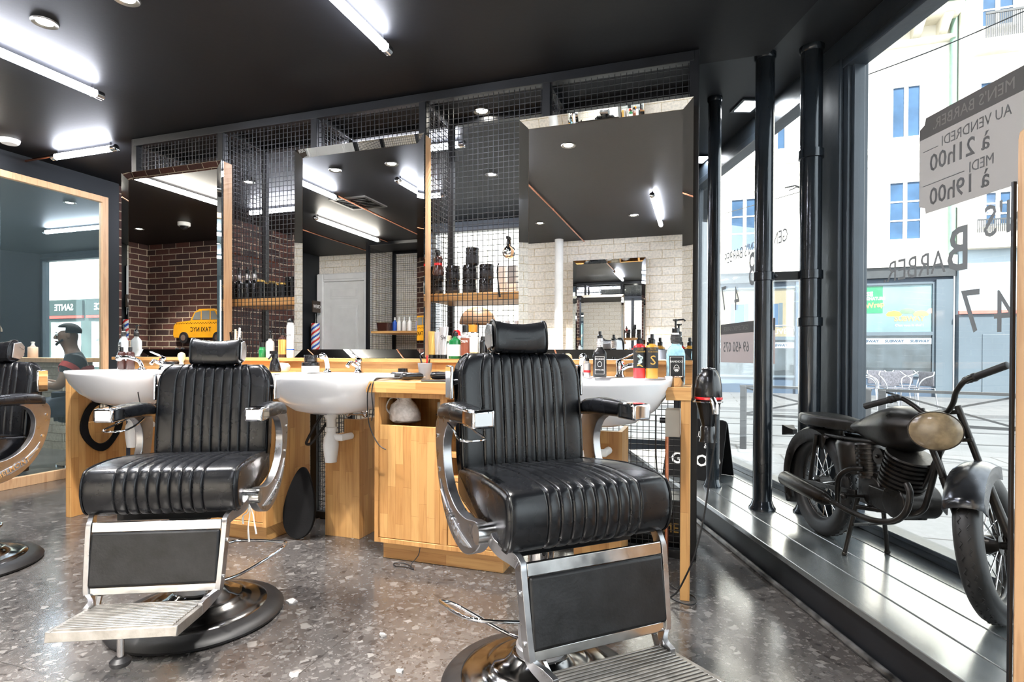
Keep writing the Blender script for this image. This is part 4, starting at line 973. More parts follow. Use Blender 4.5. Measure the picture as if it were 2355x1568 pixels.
# --- left of the middle mirror
lathe_thing('green_bottle', 'low dark green bottle on the ledge behind the left headrest', 'bottle', on_ledge(603, 2.80), [('body', rbody(0.022, 0.055, 0.01, 0.8), 'green'), ('cap', cyl_(0.018, 0.065, 0.095), 'black')])
t = lathe_thing('pump_bottle', 'white pump bottle with black pump on the ledge by the left chair', 'bottle', on_ledge(621, 2.80), [('body', rbody(0.024, 0.105, 0.02, 0.45), 'white'), ('pump', [(0,0.115),(0.012,0.115),(0.012,0.135),(0.005,0.138),(0.005,0.155),(0.014,0.157),(0.012,0.164),(0,0.165)], 'black')])
t = lathe_thing('pomade_spray', 'black and gold bottle with spray top between pump bottle and hairspray', 'bottle', on_ledge(650, 2.79), [('body', rbody(0.0255, 0.125, 0.012, 0.5), 'brown'), ('label_band', [(0.0258,0.02),(0.026,0.021),(0.026,0.108),(0.0258,0.109)], 'gold'), ('spray_top', [(0,0.135),(0.011,0.135),(0.011,0.150),(0.006,0.154),(0.006,0.172),(0,0.173)], 'black')])
t = lathe_thing('hairspray_can', 'tall white hairspray can marked SILK against the middle mirror edge', 'can', on_ledge(668, 2.79), [('body', rbody(0.0235, 0.20, 0.012, 0.75), 'white'), ('label_band', [(0.0238,0.045),(0.0239,0.046),(0.0239,0.052),(0.0238,0.053)], 'blue'), ('cap', [(0,0.21),(0.018,0.21),(0.018,0.225),(0.010,0.236),(0,0.238)], 'black')])
ltext(t, 'SILK', 0.022, 'label', 0.135, 0.0242, 0.9)
t = T('comb_holder', 'black holder of combs standing behind the left headrest', 'comb holder', on_ledge(541, 2.80))
q = MB(); q.lathe([(0,0),(0.03,0),(0.033,0.06),(0.03,0.06),(0.027,0.004),(0,0.004)], 24); q.build('holder', M['black'], t)
for dx, a, h, m in ((-0.02,-0.12,0.15,'black'), (0.0,0.02,0.165,'beige'), (0.016,0.12,0.175,'white'), (0.004,0.3,0.12,'black')):
    mm = Matrix.Translation((dx, 0, 0.01)) @ Matrix.Rotation(a, 4, 'Y')
    q = MB(); q.box(-0.009, 0.004, -0.002, 0.002, 0, h, mm)
    for k in range(14): q.box(0.004, 0.012, -0.0012, 0.0012, 0.06+k*0.007 if h > 0.13 else 0.05+k*0.004, 0.063+k*0.007 if h > 0.13 else 0.052+k*0.004, mm)
    q.build('comb', M[m], t)
# --- shelf with black jars
JZ = 1.3455
def jar(px, z, V, label, group='black hair wax jars stacked on the right shelf', r=0.041, h=0.085):
    t = T('wax_jar', label, 'jar', (UV(px, V), V, z), 0, group)
    q = MB(); q.lathe([(0,0),(r*0.9,0),(r,0.005),(r,h*0.62),(r*0.97,h*0.66),(0,h*0.66)], 30); q.build('body', M['black'], t)
    q = MB(); q.lathe([(0,h*0.66),(r*1.02,h*0.66),(r*1.02,h*0.97),(r*0.98,h),(0,h)], 30); q.build('lid', M['brownlid'], t)
    q = MB(); q.lathe([(r+0.0005,0.012),(r+0.0008,0.013),(r+0.0008,h*0.55),(r+0.0005,h*0.56)], 30); q.build('label_band', M['dimlabel'], t)
    return t
M['brownlid'] = mat('gloss_black_lid', (0.015, 0.014, 0.014), 0.15, coat=0.5); M['dimlabel'] = mat('charcoal_label', (0.035, 0.035, 0.04), 0.35, var=0.5, scale=90)
pos = ('at the left end', 'second from the left', 'third from the left', 'at the right end')
for k, px in enumerate((1003, 1040, 1079, 1117)):
    jar(px, JZ, 3.03, 'black wax jar in the bottom row on the right shelf, '+pos[k])
for k, px in enumerate((1003, 1040, 1079, 1117)):
    jar(px+1, JZ+0.0852, 3.03, 'black wax jar in the second row on the right shelf, '+pos[k])
jar(1085, JZ+0.1705, 3.03, 'single black wax jar on top of the stack on the right shelf', h=0.10, r=0.038)
for k, (px, m, w_) in enumerate(((1154, 'white', 0.044), (1178, 'silver', 0.05))):
    t = T('product_box', ('tall white product box at the right of the jar shelf', 'pale grey product box beside the white box on the jar shelf')[k], 'box', (UV(px, 3.08), 3.08, JZ))
    q = MB(); q.box(-w_/2, w_/2, -0.02, 0.03, 0, 0.165); q.build('carton', M[m], t, bev=0.001)
    q = MB(); q.box(-w_/2-0.0004, w_/2+0.0004, -0.0206, -0.02, 0.02, 0.06); q.build('label', M['paper'], t)
def trigger(px, z, body, label, parts):
    V = 2.865
    t = T('spray_bottle', label, 'spray bottle', (UV(px, V), V, z))
    for pn, prof, m in parts:
        q = MB(); q.lathe(prof, 26, sy=1.0); q.build(pn, M[m], t)
    zt = parts[-1][1][-1][1]
    q = MB(); q.box(-0.007, 0.007, -0.03, 0.012, zt, zt+0.016); q.tube(cr([(0,-0.02,zt),(0,-0.032,zt-0.02),(0,-0.028,zt-0.045)], 4), 0.0035, 8)
    q.bar((0,0.0,zt+0.008), (0,0.036,zt+0.008), 0.006, 0.006); q.build('trigger_head', M['black'], t, bev=0.001)
    return t
trigger(1007, 1.442, 'dark', 'dark gourd-shaped spray bottle with red band hanging on the mesh', [('body', [(0,0),(0.028,0),(0.034,0.012),(0.026,0.045),(0.020,0.056),(0.027,0.085),(0.022,0.100),(0.012,0.108),(0,0.108)], 'brown'), ('band', [(0.0205,0.052),(0.0235,0.054),(0.0235,0.066),(0.0215,0.068)], 'red'), ('neck', [(0,0.108),(0.012,0.108),(0.012,0.122),(0,0.122)], 'black')])
trigger(1169, 1.515, 'globe', 'round silver globe spray bottle hanging on the mesh by the right mirror', [('body', [(0,0),(0.015,0.001),(0.032,0.014),(0.037,0.033),(0.032,0.053),(0.015,0.067),(0.011,0.075),(0,0.075)], 'chrome'), ('neck', [(0,0.075),(0.012,0.075),(0.010,0.10),(0,0.10)], 'black')])
t = T('razor_handle', 'slim black razor handle hanging on the mesh below the globe spray bottle', 'razor', (UV(1146, 2.872), 2.872, 1.31))
q = MB(); q.tube(cr([(0.006,0,0),(0.002,0,0.03),(-0.005,0,0.09),(-0.010,0,0.15),(-0.010,0.024,0.185)], 4), [0.006]*4+[0.004]*13, 8); q.build('handle', M['black'], t)
# --- shelf left of the middle mirror
SZ = 1.3555
for k, px in enumerate((531, 549, 568, 584)):
    lathe_thing('pump_dispenser', 'tall black bottle on the left mesh shelf, '+pos[k].replace('at the right end', 'fourth from the left'), 'bottle', (UV(px, 3.02), 3.02, SZ),
        [('body', [(0,0),(0.026,0),(0.027,0.004),(0.027,0.105),(0.020,0.125),(0.011,0.135),(0,0.135)], 'black'), ('twisted_neck', [(0,0.135),(0.012,0.135),(0.017,0.15),(0.017,0.165),(0.012,0.178),(0,0.178)], 'silver'), ('cap', [(0,0.178),(0.011,0.178),(0.011,0.20),(0.006,0.205),(0.006,0.222),(0,0.222)], 'black')], group='tall black bottles on the left shelf')
for k, px in enumerate((599, 612, 626, 639, 649)):
    lathe_thing('wax_tin', 'black jar with gold lid on the left mesh shelf, '+('nearest the tall bottles', 'second along', 'middle one', 'fourth along', 'nearest the black cans')[k], 'jar', (UV(px, 2.98+0.03*(k%2)*2), 2.98+0.06*(k%2), SZ),
        [('body', cyl_(0.024, 0, 0.112-k*0.006), 'black'), ('lid', cyl_(0.025, 0.112-k*0.006, 0.124-k*0.006), 'gold')], group='gold-lidded jars on the left shelf')
for k, px in enumerate((661, 673)):
    lathe_thing('black_can', 'plain black can at the right end of the left mesh shelf, '+('left', 'right')[k]+' one', 'can', (UV(px, 3.0), 3.0, SZ), [('body', cyl_(0.018, 0, 0.125), 'black'), ('cap', cyl_(0.016, 0.125, 0.14), 'black')], group='plain black cans on the left shelf')
# --- taps
RZ = 0.8975
def mixer(u, v, rot, label, spout=0.13, up=0.05):
    t = T('basin_tap', label, 'tap', (u, v, RZ), rot)
    q = MB(); q.lathe([(0,0),(0.026,0),(0.024,0.006),(0.019,0.012),(0.019,0.045),(0.022,0.058),(0.018,0.072),(0,0.078)], 28); q.build('body', M['chrome'], t)
    q = MB(); q.tube(cr([(0,-0.01,0.035),(0,-0.06,0.055),(0,-spout,0.048),(0,-spout-0.012,0.036)], 5), 0.011, 14); q.build('spout', M['chrome'], t)
    q = MB(); q.loft([[Vector((x*w_, y, z+dz)) for x, dz in ((-1,-0.003),(1,-0.003),(1,0.003),(-1,0.003))] for y, z, w_ in ((0.012,0.074,0.014),(-0.03,0.090,0.014),(-0.085,0.112,0.010))]); q.build('lever', M['chrome'], t, bev=0.002)
    q = MB(); q.sphere((0,-0.020,0.062), 0.004, 10); q.build('colour_dot', M['red'], t)
    return t
mixer(UV(1425, 2.66), 2.66, math.radians(62), 'chrome lever tap on the right washbasin, its lever raised to the right')
mixer(UV(824, 2.66), 2.66, math.radians(-4), 'chrome lever tap with colour dot on the middle washbasin', 0.08)
mixer(UV(374, 2.66), 2.66, math.radians(0), 'chrome tap in front of the cream jar on the left washbasin', 0.07)
def shower(u, v, rot, label, long=False):
    t = T('hand_shower', label, 'hand shower', (u, v, RZ), rot)
    q = MB(); q.lathe([(0,0),(0.024,0),(0.022,0.008),(0.014,0.014),(0.014,0.022),(0,0.022)], 24); q.build('base', M['chrome'], t)
    pts = [(0,0,0.02),(0,-0.02,0.055),(0,-0.075,0.075),(0,-0.12,0.073)] if long else [(0,0,0.02),(0,-0.006,0.055),(0,-0.022,0.085),(0,-0.036,0.092)]
    q = MB(); q.tube(cr(pts, 5), 0.0115, 14); q.build('handle', M['white' if not long else 'chrome'], t)
    q = MB(); e = Vector(pts[-1]); q.sphere(e+Vector((0,-0.008,-0.002)), 0.019, 16, (1,1.1,1)); q.build('spray_head', M['chrome'], t)
    return t
shower(UV(753, 2.62), 2.62, 0, 'small hand shower standing on the middle washbasin')
shower(UV(326, 2.58), 2.58, math.radians(-62), 'chrome spout arching over the left washbasin beside two CREW bottles', True)
shower(UV(1337, 2.62), 2.62, math.radians(20), 'small hand shower beside the steel spray bottle on the right washbasin')
# --- on the washbasins
def crew(px, v, label):
    t = T('crew_bottle', label, 'bottle', (UV(px, v), v, RZ), math.radians(-26))
    q = MB(); q.loft(superring_stack([(0.021,0.0),(0.023,0.004),(0.023,0.098),(0.019,0.108),(0.009,0.112),(0.009,0.118)])); q.build('body', M['brown'], t)
    q = MB(); q.lathe(cyl_(0.011, 0.114, 0.140), 20); q.build('cap', M['black'], t)
    q = MB(); q.box(-0.018, 0.018, -0.0238, -0.0232, 0.055, 0.063); q.build('label', M['paper'], t)
    text('CREW', 0.019, M['pale'], t, frame_m((0,-0.0240,0.080), (1,0,0), (0,0,1)), sx=0.7, ext=0.0004)
def superring_stack(rs): return [superring(r, r, r, z, n=32, e=3.5, eb=3.5) for r, z in rs]
crew(279, 2.60, 'dark CREW bottle on the left washbasin, left of the two')
crew(299, 2.61, 'dark CREW bottle on the left washbasin, right of the two')
def dispenser(loc, rot, m, label, s=1.0, txt='BANDIDO'):
    t = T('gel_dispenser', label, 'dispenser', loc, rot)
    q = MB(); q.loft([superring(r*s, r*s*0.78, r*s*0.78, z*s, n=40, e=4, eb=4) for r, z in ((0.040,0),(0.043,0.005),(0.044,0.145),(0.040,0.165),(0.026,0.185),(0.018,0.195),(0.018,0.20))]); q.build('body', M[m], t)
    q = MB(); q.box(-0.034*s, 0.034*s, -0.0362*s, -0.0346*s, 0.012*s, 0.140*s); q.build('label', M['label'], t)
    q = MB()
    for a, b, c_, d in ((-0.030,0.030,0.017,0.0185),(-0.030,0.030,0.133,0.1345),(-0.030,-0.0285,0.0185,0.133),(0.0285,0.030,0.0185,0.133)): q.box(a*s, b*s, -0.0368*s, -0.0362*s, c_*s, d*s)
    q.tube([(0.012*s*math.cos(a), -0.0366*s, (0.080+0.016*math.sin(a))*s) for a in [2*PI*k/20 for k in range(20)]], 0.0012*s, 6, closed=True)
    q.box(-0.009*s, 0.009*s, -0.0372*s, -0.0362*s, 0.081*s, 0.0835*s); q.box(-0.006*s, 0.006*s, -0.0372*s, -0.0362*s, 0.068*s, 0.076*s)
    q.build('printed_border', M['paper'], t)
    text(txt, 0.0135*s, M['paper'], t, frame_m((0,-0.0366*s,0.112*s), (1,0,0), (0,0,1)), ext=0.0004, sx=0.95)
    text('SHAVING GEL', 0.0095*s, M['paper'], t, frame_m((0,-0.0366*s,0.040*s), (1,0,0), (0,0,1)), ext=0.0004, sx=0.95)
    q = MB()
    for k in range(7): q.tube([( (0.019+0.004*math.sin(PI*(k+0.5)/7))*s*math.cos(2*PI*i/24), (0.019+0.004*math.sin(PI*(k+0.5)/7))*s*math.sin(2*PI*i/24), (0.203+k*0.0062+0.002*math.sin(2*PI*i/24))*s) for i in range(24)], 0.0028*s, 6, closed=True)
    q.build('twisted_collar', M['label'], t)
    q = MB(); q.lathe([(0,0.195*s),(0.018*s,0.195*s),(0.021*s,0.222*s),(0.016*s,0.25*s),(0,0.25*s)], 24); q.build('neck', M['paper'], t)
    q = MB(); q.lathe([(0,0.25*s),(0.017*s,0.25*s),(0.017*s,0.272*s),(0.005*s,0.275*s),(0.005*s,0.305*s),(0.013*s,0.308*s),(0.012*s,0.316*s),(0,0.317*s)], 24)
    q.tube([(0,0,0.312*s),(0.035*s,-0.01*s,0.314*s),(0.043*s,-0.012*s,0.306*s)], 0.0045*s, 8); q.build('pump', M['black'], t)
    return t
dispenser((UV(1553, 2.60), 2.60, 0.8685), math.radians(10), 'clear', 'large blue shaving gel dispenser with black label and pump at the counter end', 0.92)
dispenser((UV(284, 2.755), 2.755, LZ), math.radians(-20), 'pale', 'clear gel dispenser behind the two CREW bottles, left of the left mirror', 0.68)
t = T('shaving_gel_bottle', 'square black gel bottle with twisted collar on the right washbasin', 'bottle', (UV(1379, 2.58), 2.58, RZ), math.radians(8))
s = 0.60
q = MB(); q.loft([superring(r, r*0.8, r*0.8, z, n=40, e=5, eb=5) for r, z in ((0.028,0),(0.031,0.004),(0.031,0.105),(0.028,0.118),(0.014,0.132),(0.012,0.138))]); q.build('body', M['black'], t)
q = MB(); q.box(-0.023, 0.023, -0.0262, -0.0250, 0.012, 0.098); q.build('label', M['label'], t)
q = MB()
for a, b, c_, d in ((-0.021,0.021,0.015,0.016),(-0.021,0.021,0.094,0.095),(-0.021,-0.020,0.016,0.094),(0.020,0.021,0.016,0.094)): q.box(a, b, -0.0266, -0.0262, c_, d)
q.tube([(0.009*math.cos(a), -0.0265, 0.060+0.012*math.sin(a)) for a in [2*PI*k/20 for k in range(20)]], 0.001, 6, closed=True)
q.build('printed_border', M['paper'], t)
text('BANDIDO', 0.0095, M['paper'], t, frame_m((0,-0.0266,0.083), (1,0,0), (0,0,1)), ext=0.0003)
text('FIXING GEL', 0.0075, M['paper'], t, frame_m((0,-0.0266,0.034), (1,0,0), (0,0,1)), ext=0.0003)
q = MB()
for k in range(6): q.tube([((0.0125+0.002*math.sin(PI*(k+.5)/6))*math.cos(2*PI*i/20), (0.0125+0.002*math.sin(PI*(k+.5)/6))*math.sin(2*PI*i/20), 0.142+k*0.006+0.002*math.sin(2*PI*i/20)) for i in range(20)], 0.0026, 6, closed=True)
q.lathe([(0,0.135),(0.012,0.138),(0.013,0.178),(0,0.178)], 20); q.build('twisted_collar', M['silver'], t)
q = MB(); q.lathe([(0,0.176),(0.0125,0.176),(0.0125,0.190),(0.007,0.194),(0.007,0.210),(0,0.211)], 20); q.build('cap', M['black'], t)
def cologne(px, m, label, motif):
    v = 2.535; t = T('cologne_bottle', label, 'bottle', (UV(px, v), v, RZ), math.radians(14))
    q = MB(); q.lathe(rbody(0.0265, 0.148, 0.010, 0.55, 0.004), 32); q.build('body', M[m], t)
    q = MB(); q.lathe([(0.0268,0.045),(0.0271,0.046),(0.0271,0.135),(0.0268,0.136)], 32); q.build('label_band', M['label'], t)
    q = MB(); q.lathe([(0,0.152),(0.0135,0.152),(0.0135,0.170),(0.008,0.174),(0.0075,0.194),(0,0.195)], 22); q.build('spray_top', M['black'], t)
    ltext(t, 'EAU DE', 0.008, 'gold', 0.128, 0.0273, 0.9, 0); ltext(t, 'COLOGNE', 0.010, 'gold', 0.117, 0.0273, 0.85, 0)
    if motif == 'S': ltext(t, 'S', 0.058, 'gold', 0.078, 0.0273, 1.0, 0)
    else:
        q = MB()
        for x, z, r in ((-0.006,0.098,0.007),(0.004,0.090,0.008),(0.0,0.074,0.009),(-0.006,0.062,0.006)):
            q.tube([(x, -0.0275, z), (x, -0.0262, z)], r, 14)
        q.build('printed_motif', mat('multicolour_print', (0.35, 0.45, 0.45), 0.4, var=1.0, scale=120), t)
        q = MB(); q.tube([(-0.014,-0.0268,0.056),(-0.004,-0.0276,0.060),(0.010,-0.0268,0.052)], 0.003, 8); q.build('printed_ribbon', M['gold'], t)
cologne(1470, 'red', 'red cologne bottle with black spray top on the right washbasin', 'M')
cologne(1499, 'amber', 'gold cologne bottle with black spray top and a big S on the right washbasin', 'S')
lathe_thing('spray_tin', 'small steel spray bottle with black top and red print on the right washbasin', 'bottle', (UV(1350, 2.59), 2.59, RZ), [('body', rbody(0.0165, 0.066, 0.01, 0.6), 'silver'), ('cap', [(0,0.074),(0.010,0.074),(0.010,0.086),(0.006,0.09),(0.006,0.100),(0,0.101)], 'black'), ('print', [(0.0167,0.02),(0.0169,0.021),(0.0169,0.03),(0.0167,0.031)], 'red')])
def brush(loc, label, tall=True):
    t = T('shaving_brush', label, 'brush', loc)
    q = MB(); q.lathe([(0,0),(0.014,0),(0.016,0.008),(0.011,0.022),(0.013,0.040),(0.011,0.046),(0,0.046)], 22); q.build('handle', M['beige'], t)
    q = MB(); q.lathe([(0,0.046),(0.011,0.046),(0.019,0.070),(0.0225,0.085),(0.019,0.100),(0.008,0.108),(0,0.109)], 26); q.build('bristles', M['bristle'], t)
brush((UV(417, 2.68), 2.68, RZ), 'cream shaving brush standing by the left chair, on the left washbasin')
brush((UV(1305, 2.66), 2.66, RZ), 'shaving brush peeping over the right barber chair backrest')
def cream_jar(px, v, r, h, label, m='pale', lid='black', z=RZ):
    return lathe_thing('cream_jar', label, 'jar', (UV(px, v), v, z), [('body', [(0,0),(r*0.95,0),(r,0.004),(r,h*0.66),(0,h*0.66)], m), ('lid', [(0,h*0.66),(r*1.02,h*0.66),(r*1.02,h*0.97),(r,h),(0,h)], lid)])
cream_jar(395, 2.69, 0.046, 0.050, 'cream jar with black lid behind the tap of the left washbasin', 'ivory')
cream_jar(714, 2.60, 0.047, 0.055, 'wide glass jar with black lid on the middle washbasin', 'ivory')
cream_jar(714, 2.60, 0.035, 0.040, 'black jar stacked on the wide glass jar of the middle washbasin', 'black', 'black', RZ+0.0555)
t = T('soap_dish', 'white rounded soap dish at the left rim of the middle washbasin', 'soap dish', (UV(648, 2.68), 2.68, RZ))
q = MB(); q.lathe([(0,0),(0.04,0),(0.05,0.012),(0.052,0.03),(0.04,0.045),(0.0,0.05)], 28, sy=0.7); q.build('dish', M['white'], t)
# steel bowl, blue comb, black atomiser
q = MB(); q.lathe([(0,0.0),(0.031,0),(0.034,0.004),(0.040,0.040),(0.043,0.043),(0.0405,0.0415),(0.032,0.006),(0,0.004)], 36)
tag(q.build('steel_bowl', M['steel'], loc=(UV(1552, 2.455), 2.455, 0.8685)), 'small stainless steel bowl in front of the blue gel dispenser', 'bowl')
q = MB(); q.box(-0.045, 0.045, -0.012, 0.0, 0, 0.003)
for k in range(20): q.box(-0.043+k*0.0045, -0.041+k*0.0045, 0, 0.016, 0, 0.003)
tag(q.build('blue_comb', M['blue'], loc=(UV(1526, 2.56)+0.035, 2.53, 0.8685), rotz=1.2), 'blue comb lying on the counter beside the steel bowl', 'comb')
t = T('spray_bottle', 'squat black spray bottle on the middle washbasin beside the left chair', 'spray bottle', (UV(632, 2.56), 2.56, RZ))
q = MB(); q.lathe([(0,0),(0.030,0),(0.033,0.01),(0.026,0.05),(0.016,0.075),(0.0,0.075)], 26); q.build('body', M['black'], t)
q = MB(); q.lathe([(0,0.075),(0.018,0.075),(0.016,0.10),(0,0.10)], 20); q.box(-0.008,0.008,-0.035,0.012,0.10,0.118); q.tube([(0,-0.02,0.10),(-0.01,-0.04,0.07)], 0.005, 8); q.build('trigger_head', M['black'], t, bev=0.001)
# --- on the worktop of the open cabinet
WZ = 0.8685
t = T('grey_cup', 'grey tapered cup holding combs and scissors on the worktop', 'cup', (UV(977, 2.60), 2.60, WZ))
q = MB(); q.lathe([(0,0),(0.026,0),(0.028,0.003),(0.0375,0.085),(0.0355,0.086),(0.026,0.006),(0,0.006)], 32); q.build('cup_body', M['greycup'], t)
q = MB(); q.bar((0.0,0,0.02), (-0.03,0.0,0.125), 0.012, 0.004); q.build('comb', M['black'], t)
q = MB(); q.bar((0.006,0.005,0.02), (0.008,0.01,0.125), 0.006, 0.006); q.build('pencil', M['red'], t)
q = MB(); q.bar((0.01,0.0,0.02), (0.026,0.0,0.105), 0.014, 0.003); q.build('comb', M['black'], t)
def clipper(loc, rot, label, L_=0.15, cord=None):
    t = T('hair_clipper', label, 'clipper', loc, rot)
    rings = []
    for f, w_, h_ in ((0,0.012,0.012),(0.06,0.019,0.018),(0.3,0.021,0.020),(0.6,0.018,0.017),(0.85,0.022,0.019),(0.95,0.021,0.014)):
        rings.append([Vector((L_*(f-0.5), w_*math.cos(a), 0.021+h_*math.sin(a))) for a in [2*PI*k/18 for k in range(18)]])
    q = MB(); q.loft(rings); q.build('body', M['black'], t)
    q = MB(); q.box(L_*0.45, L_*0.56, -0.02, 0.02, 0.014, 0.022); q.build('blade', M['steel'], t, bev=0.001)
    if cord:
        base, pts, r = cord; mi = (Matrix.Translation(loc) @ Matrix.Rotation(rot, 4, 'Z')).inverted()
        q = MB(); q.tube([mi @ (Vector(base)+p) for p in cr(pts, 6)], r, 8); q.build('power_cord', M['rubber'], t)
    return t
CB = (UV(930, 2.56), 2.56, WZ+0.002)
clipper((UV(920, 2.56), 2.56, WZ), math.radians(155), 'black hair clipper with cord on the worktop beside the middle washbasin', cord=(CB, [(0,0,0.012),(0.05,-0.05,0.010),(-0.02,-0.11,0.012),(-0.06,-0.16,0.006),(-0.075,-0.212,-0.03),(-0.08,-0.215,-0.12),(-0.07,-0.21,-0.22),(-0.02,-0.215,-0.30),(0.02,-0.212,-0.325)], 0.0028))
clipper((UV(947, 2.50), 2.50, WZ), math.radians(60), 'second black hair clipper lying by the grey cup', 0.12, cord=(CB, [(0.07,-0.03,0.012),(0.0,-0.045,0.014),(0.03,-0.09,0.010),(-0.04,-0.14,0.012),(-0.055,-0.19,0.006),(-0.058,-0.212,-0.05),(-0.05,-0.214,-0.13),(-0.058,-0.212,-0.19)], 0.0028))
clipper((UV(1020, 2.52), 2.52, WZ+0.0065), math.radians(10), 'black trimmer lying on the black mat near the right chair', 0.13)
lathe_thing('clipper_guard', 'black clipper charging cradle standing behind the cords on the worktop', 'cradle', (UV(926, 2.66), 2.66, WZ), [('body', [(0,0),(0.030,0),(0.028,0.03),(0.026,0.055),(0,0.058)], 'black')])
q = MB(); q.box(-0.085, 0.085, -0.10, 0.10, 0, 0.006)
tag(q.build('rubber_mat', M['rubber'], loc=(UV(1024, 2.52), 2.52, WZ), rotz=0.05, bev=0.002), 'thin black rubber mat on the worktop behind the right chair', 'mat')
clipper((UV(405, 2.50), 2.50, WZ), math.radians(10), 'hair clipper lying on the worktop behind the left barber chair', 0.13, cord=((UV(405, 2.50), 2.50, WZ+0.002), [(-0.06,0.0,0.012),(-0.10,-0.05,0.010),(-0.11,-0.13,0.008),(-0.115,-0.152,-0.04),(-0.09,-0.152,-0.16),(-0.04,-0.155,-0.25)], 0.003))
# --- inside the cubbies
q = MB()
for k in range(7):
    pass
rings = []
random.seed(3)
for z, r in ((0,0.05),(0.01,0.07),(0.05,0.075),(0.085,0.06),(0.11,0.035),(0.125,0.03),(0.135,0.012)):
    rings.append([Vector((r*(1+0.25*random.random())*math.cos(2*PI*k/18), 0.7*r*(1+0.25*random.random())*math.sin(2*PI*k/18), z+0.008*random.random())) for k in range(18)])
q.loft(rings); q.tube(cr([(-0.05,-0.02,0.03),(-0.085,-0.03,0.075),(-0.06,-0.03,0.125),(-0.02,-0.02,0.12),(-0.01,-0.02,0.07)], 5), [0.012]*21, 8, sy=0.3)
M['bag'] = mat('crumpled_white_polythene', (0.62, 0.62, 0.62), 0.25, var=0.15, scale=40, bump=0.7, bscale=45)
tag(q.build('plastic_bag', M['bag'], loc=(UV(930, 2.50), 2.50, 0.6555)), 'crumpled white plastic bag in the open cubby', 'bag')
t = T('power_strip', 'white power strip with black plugs at the back of the open cubby', 'power strip', (-1.22, 2.68, 0.70))
q = MB(); q.box(-0.08, 0.08, -0.01, 0.038, 0, 0.05); q.build('casing', M['ivory'], t, bev=0.004)
for dx in (-0.03, 0.025): q = MB(); q.box(dx-0.018, dx+0.018, -0.045, -0.01, 0.008, 0.042); q.build('plug', M['black'], t, bev=0.004)
q = MB()
q.tube(cr([(-0.03,-0.045,0.025),(-0.05,-0.08,-0.01),(0.0,-0.09,0.03),(0.03,-0.05,0.07),(0.02,-0.03,0.09)], 6), 0.003, 8); q.tube(cr([(0.025,-0.045,0.025),(0.05,-0.09,-0.03),(-0.02,-0.10,-0.035),(0.05,-0.06,0.05),(0.05,-0.03,0.09)], 6), 0.003, 8)
q.build('cord', M['rubber'], t)
q = MB(); q.lathe([(0.065,0),(0.085,0.02),(0.088,0.05),(0.07,0.072),(0.04,0.075),(0.045,0.06),(0.05,0.03),(0.05,0.0)], 24)
tag(q.build('rolled_cape', M['foam'], loc=(-0.97, 2.52, 0.542)), 'rolled black fabric in the middle cubby behind the right chair arm', 'cape')
t = T('black_bag', 'black pouch in the lower cubby behind the right chair', 'pouch', (-0.97, 2.55, 0.432))
q = MB(); q.loft([superring(r, r*0.7, r*0.7, z, n=28, e=3, eb=3) for r, z in ((0.07,0),(0.08,0.01),(0.078,0.05),(0.06,0.075))]); q.build('pouch_body', M['foam'], t)
# --- hand mirrors, cords, boxes near the floor
def oval(a, b, n=40, bump=0.0): return [((a+bump*math.cos(2*t_-0.6))*math.cos(t_), (b+bump*math.sin(3*t_))*math.sin(t_)) for t_ in [2*PI*k/n for k in range(n)]]
t = T('hand_mirror', 'oval hand mirror with thick black rim hanging on the left side board', 'hand mirror', (-3.608, 2.575, 0.55), PI/2)
O = oval(0.125, 0.165, bump=0.010); I = oval(0.090, 0.125)
q = MB()
n = len(O); A = [q.bm.verts.new((x,-0.012,z)) for x, z in O]; B = [q.bm.verts.new((x,-0.012,z)) for x, z in I]; A2 = [q.bm.verts.new((x,0.004,z)) for x, z in O]; B2 = [q.bm.verts.new((x,0.004,z)) for x, z in I]
for k in range(n):
    k2 = (k+1)%n; q._face([A[k],A[k2],B[k2],B[k]]); q._face([A2[k],B2[k],B2[k2],A2[k2]]); q._face([A[k],A2[k],A2[k2],A[k2]]); q._face([B[k],B[k2],B2[k2],B2[k]])
q.build('rim', M['foam'], t, bev=0.003)
q = MB(); q.prism(I, -0.002, 0.002, 'Y'); q.build('glass', M['mirror'], t, smooth=False)
t = T('hand_mirror', 'black hand mirror seen from behind, leaning on the floor beside the middle pipe casing', 'hand mirror', (-2.045, 2.50, 0.0), 0.12)
mm = Matrix.Rotation(math.radians(-9), 4, 'X') @ Matrix.Translation((0,0,0.195))
q = MB(); q.prism([(x, z) for x, z in [(0.06*math.cos(a)*(1+0.0*a)+0.03*math.cos(a)*(1-math.sin(a))/1.0, 0.19*math.sin(a)) for a in [2*PI*k/40 for k in range(40)]]], -0.01, 0.01, 'Y', mm); q.build('back_shell', M['foam'], t, bev=0.004)
q = MB(); q.tube(cr([(0,0,0),(-0.03,-0.02,-0.06),(-0.075,-0.03,-0.14),(-0.085,-0.03,-0.17),(-0.055,-0.03,-0.165),(-0.01,-0.02,-0.11),(0.03,0,-0.05)], 6), 0.008, 10)
tag(q.build('rubber_hose', M['rubber'], loc=(UV(742, 2.66), 2.66, 0.665)), 'looped black rubber hose beside the middle basin waste pipe', 'hose')
t = T('stop_valve', 'chrome stop valve and braided hoses above the middle pipe casing', 'valve', (-1.80, 2.70, 0.648))
q = MB(); q.cyl((-0.05,0,0.02), (0.06,0,0.02), 0.010); q.sphere((-0.05,-0.02,0.02), 0.018, 12); q.sphere((0.06,-0.02,0.02), 0.018, 12); q.build('body', M['chrome'], t)
q = MB(); q.tube(cr([(-0.05,0,0.03),(-0.06,-0.02,0.03),(-0.02,-0.01,0.04)], 5), 0.006, 8); q.tube(cr([(0.06,0,0.03),(0.05,-0.02,0.03),(0.02,-0.01,0.04)], 5), 0.006, 8); q.build('hose', M['steel'], t)
q = MB(); q.tube([(0,0,0),(0,0,0.66)], 0.009, 14)
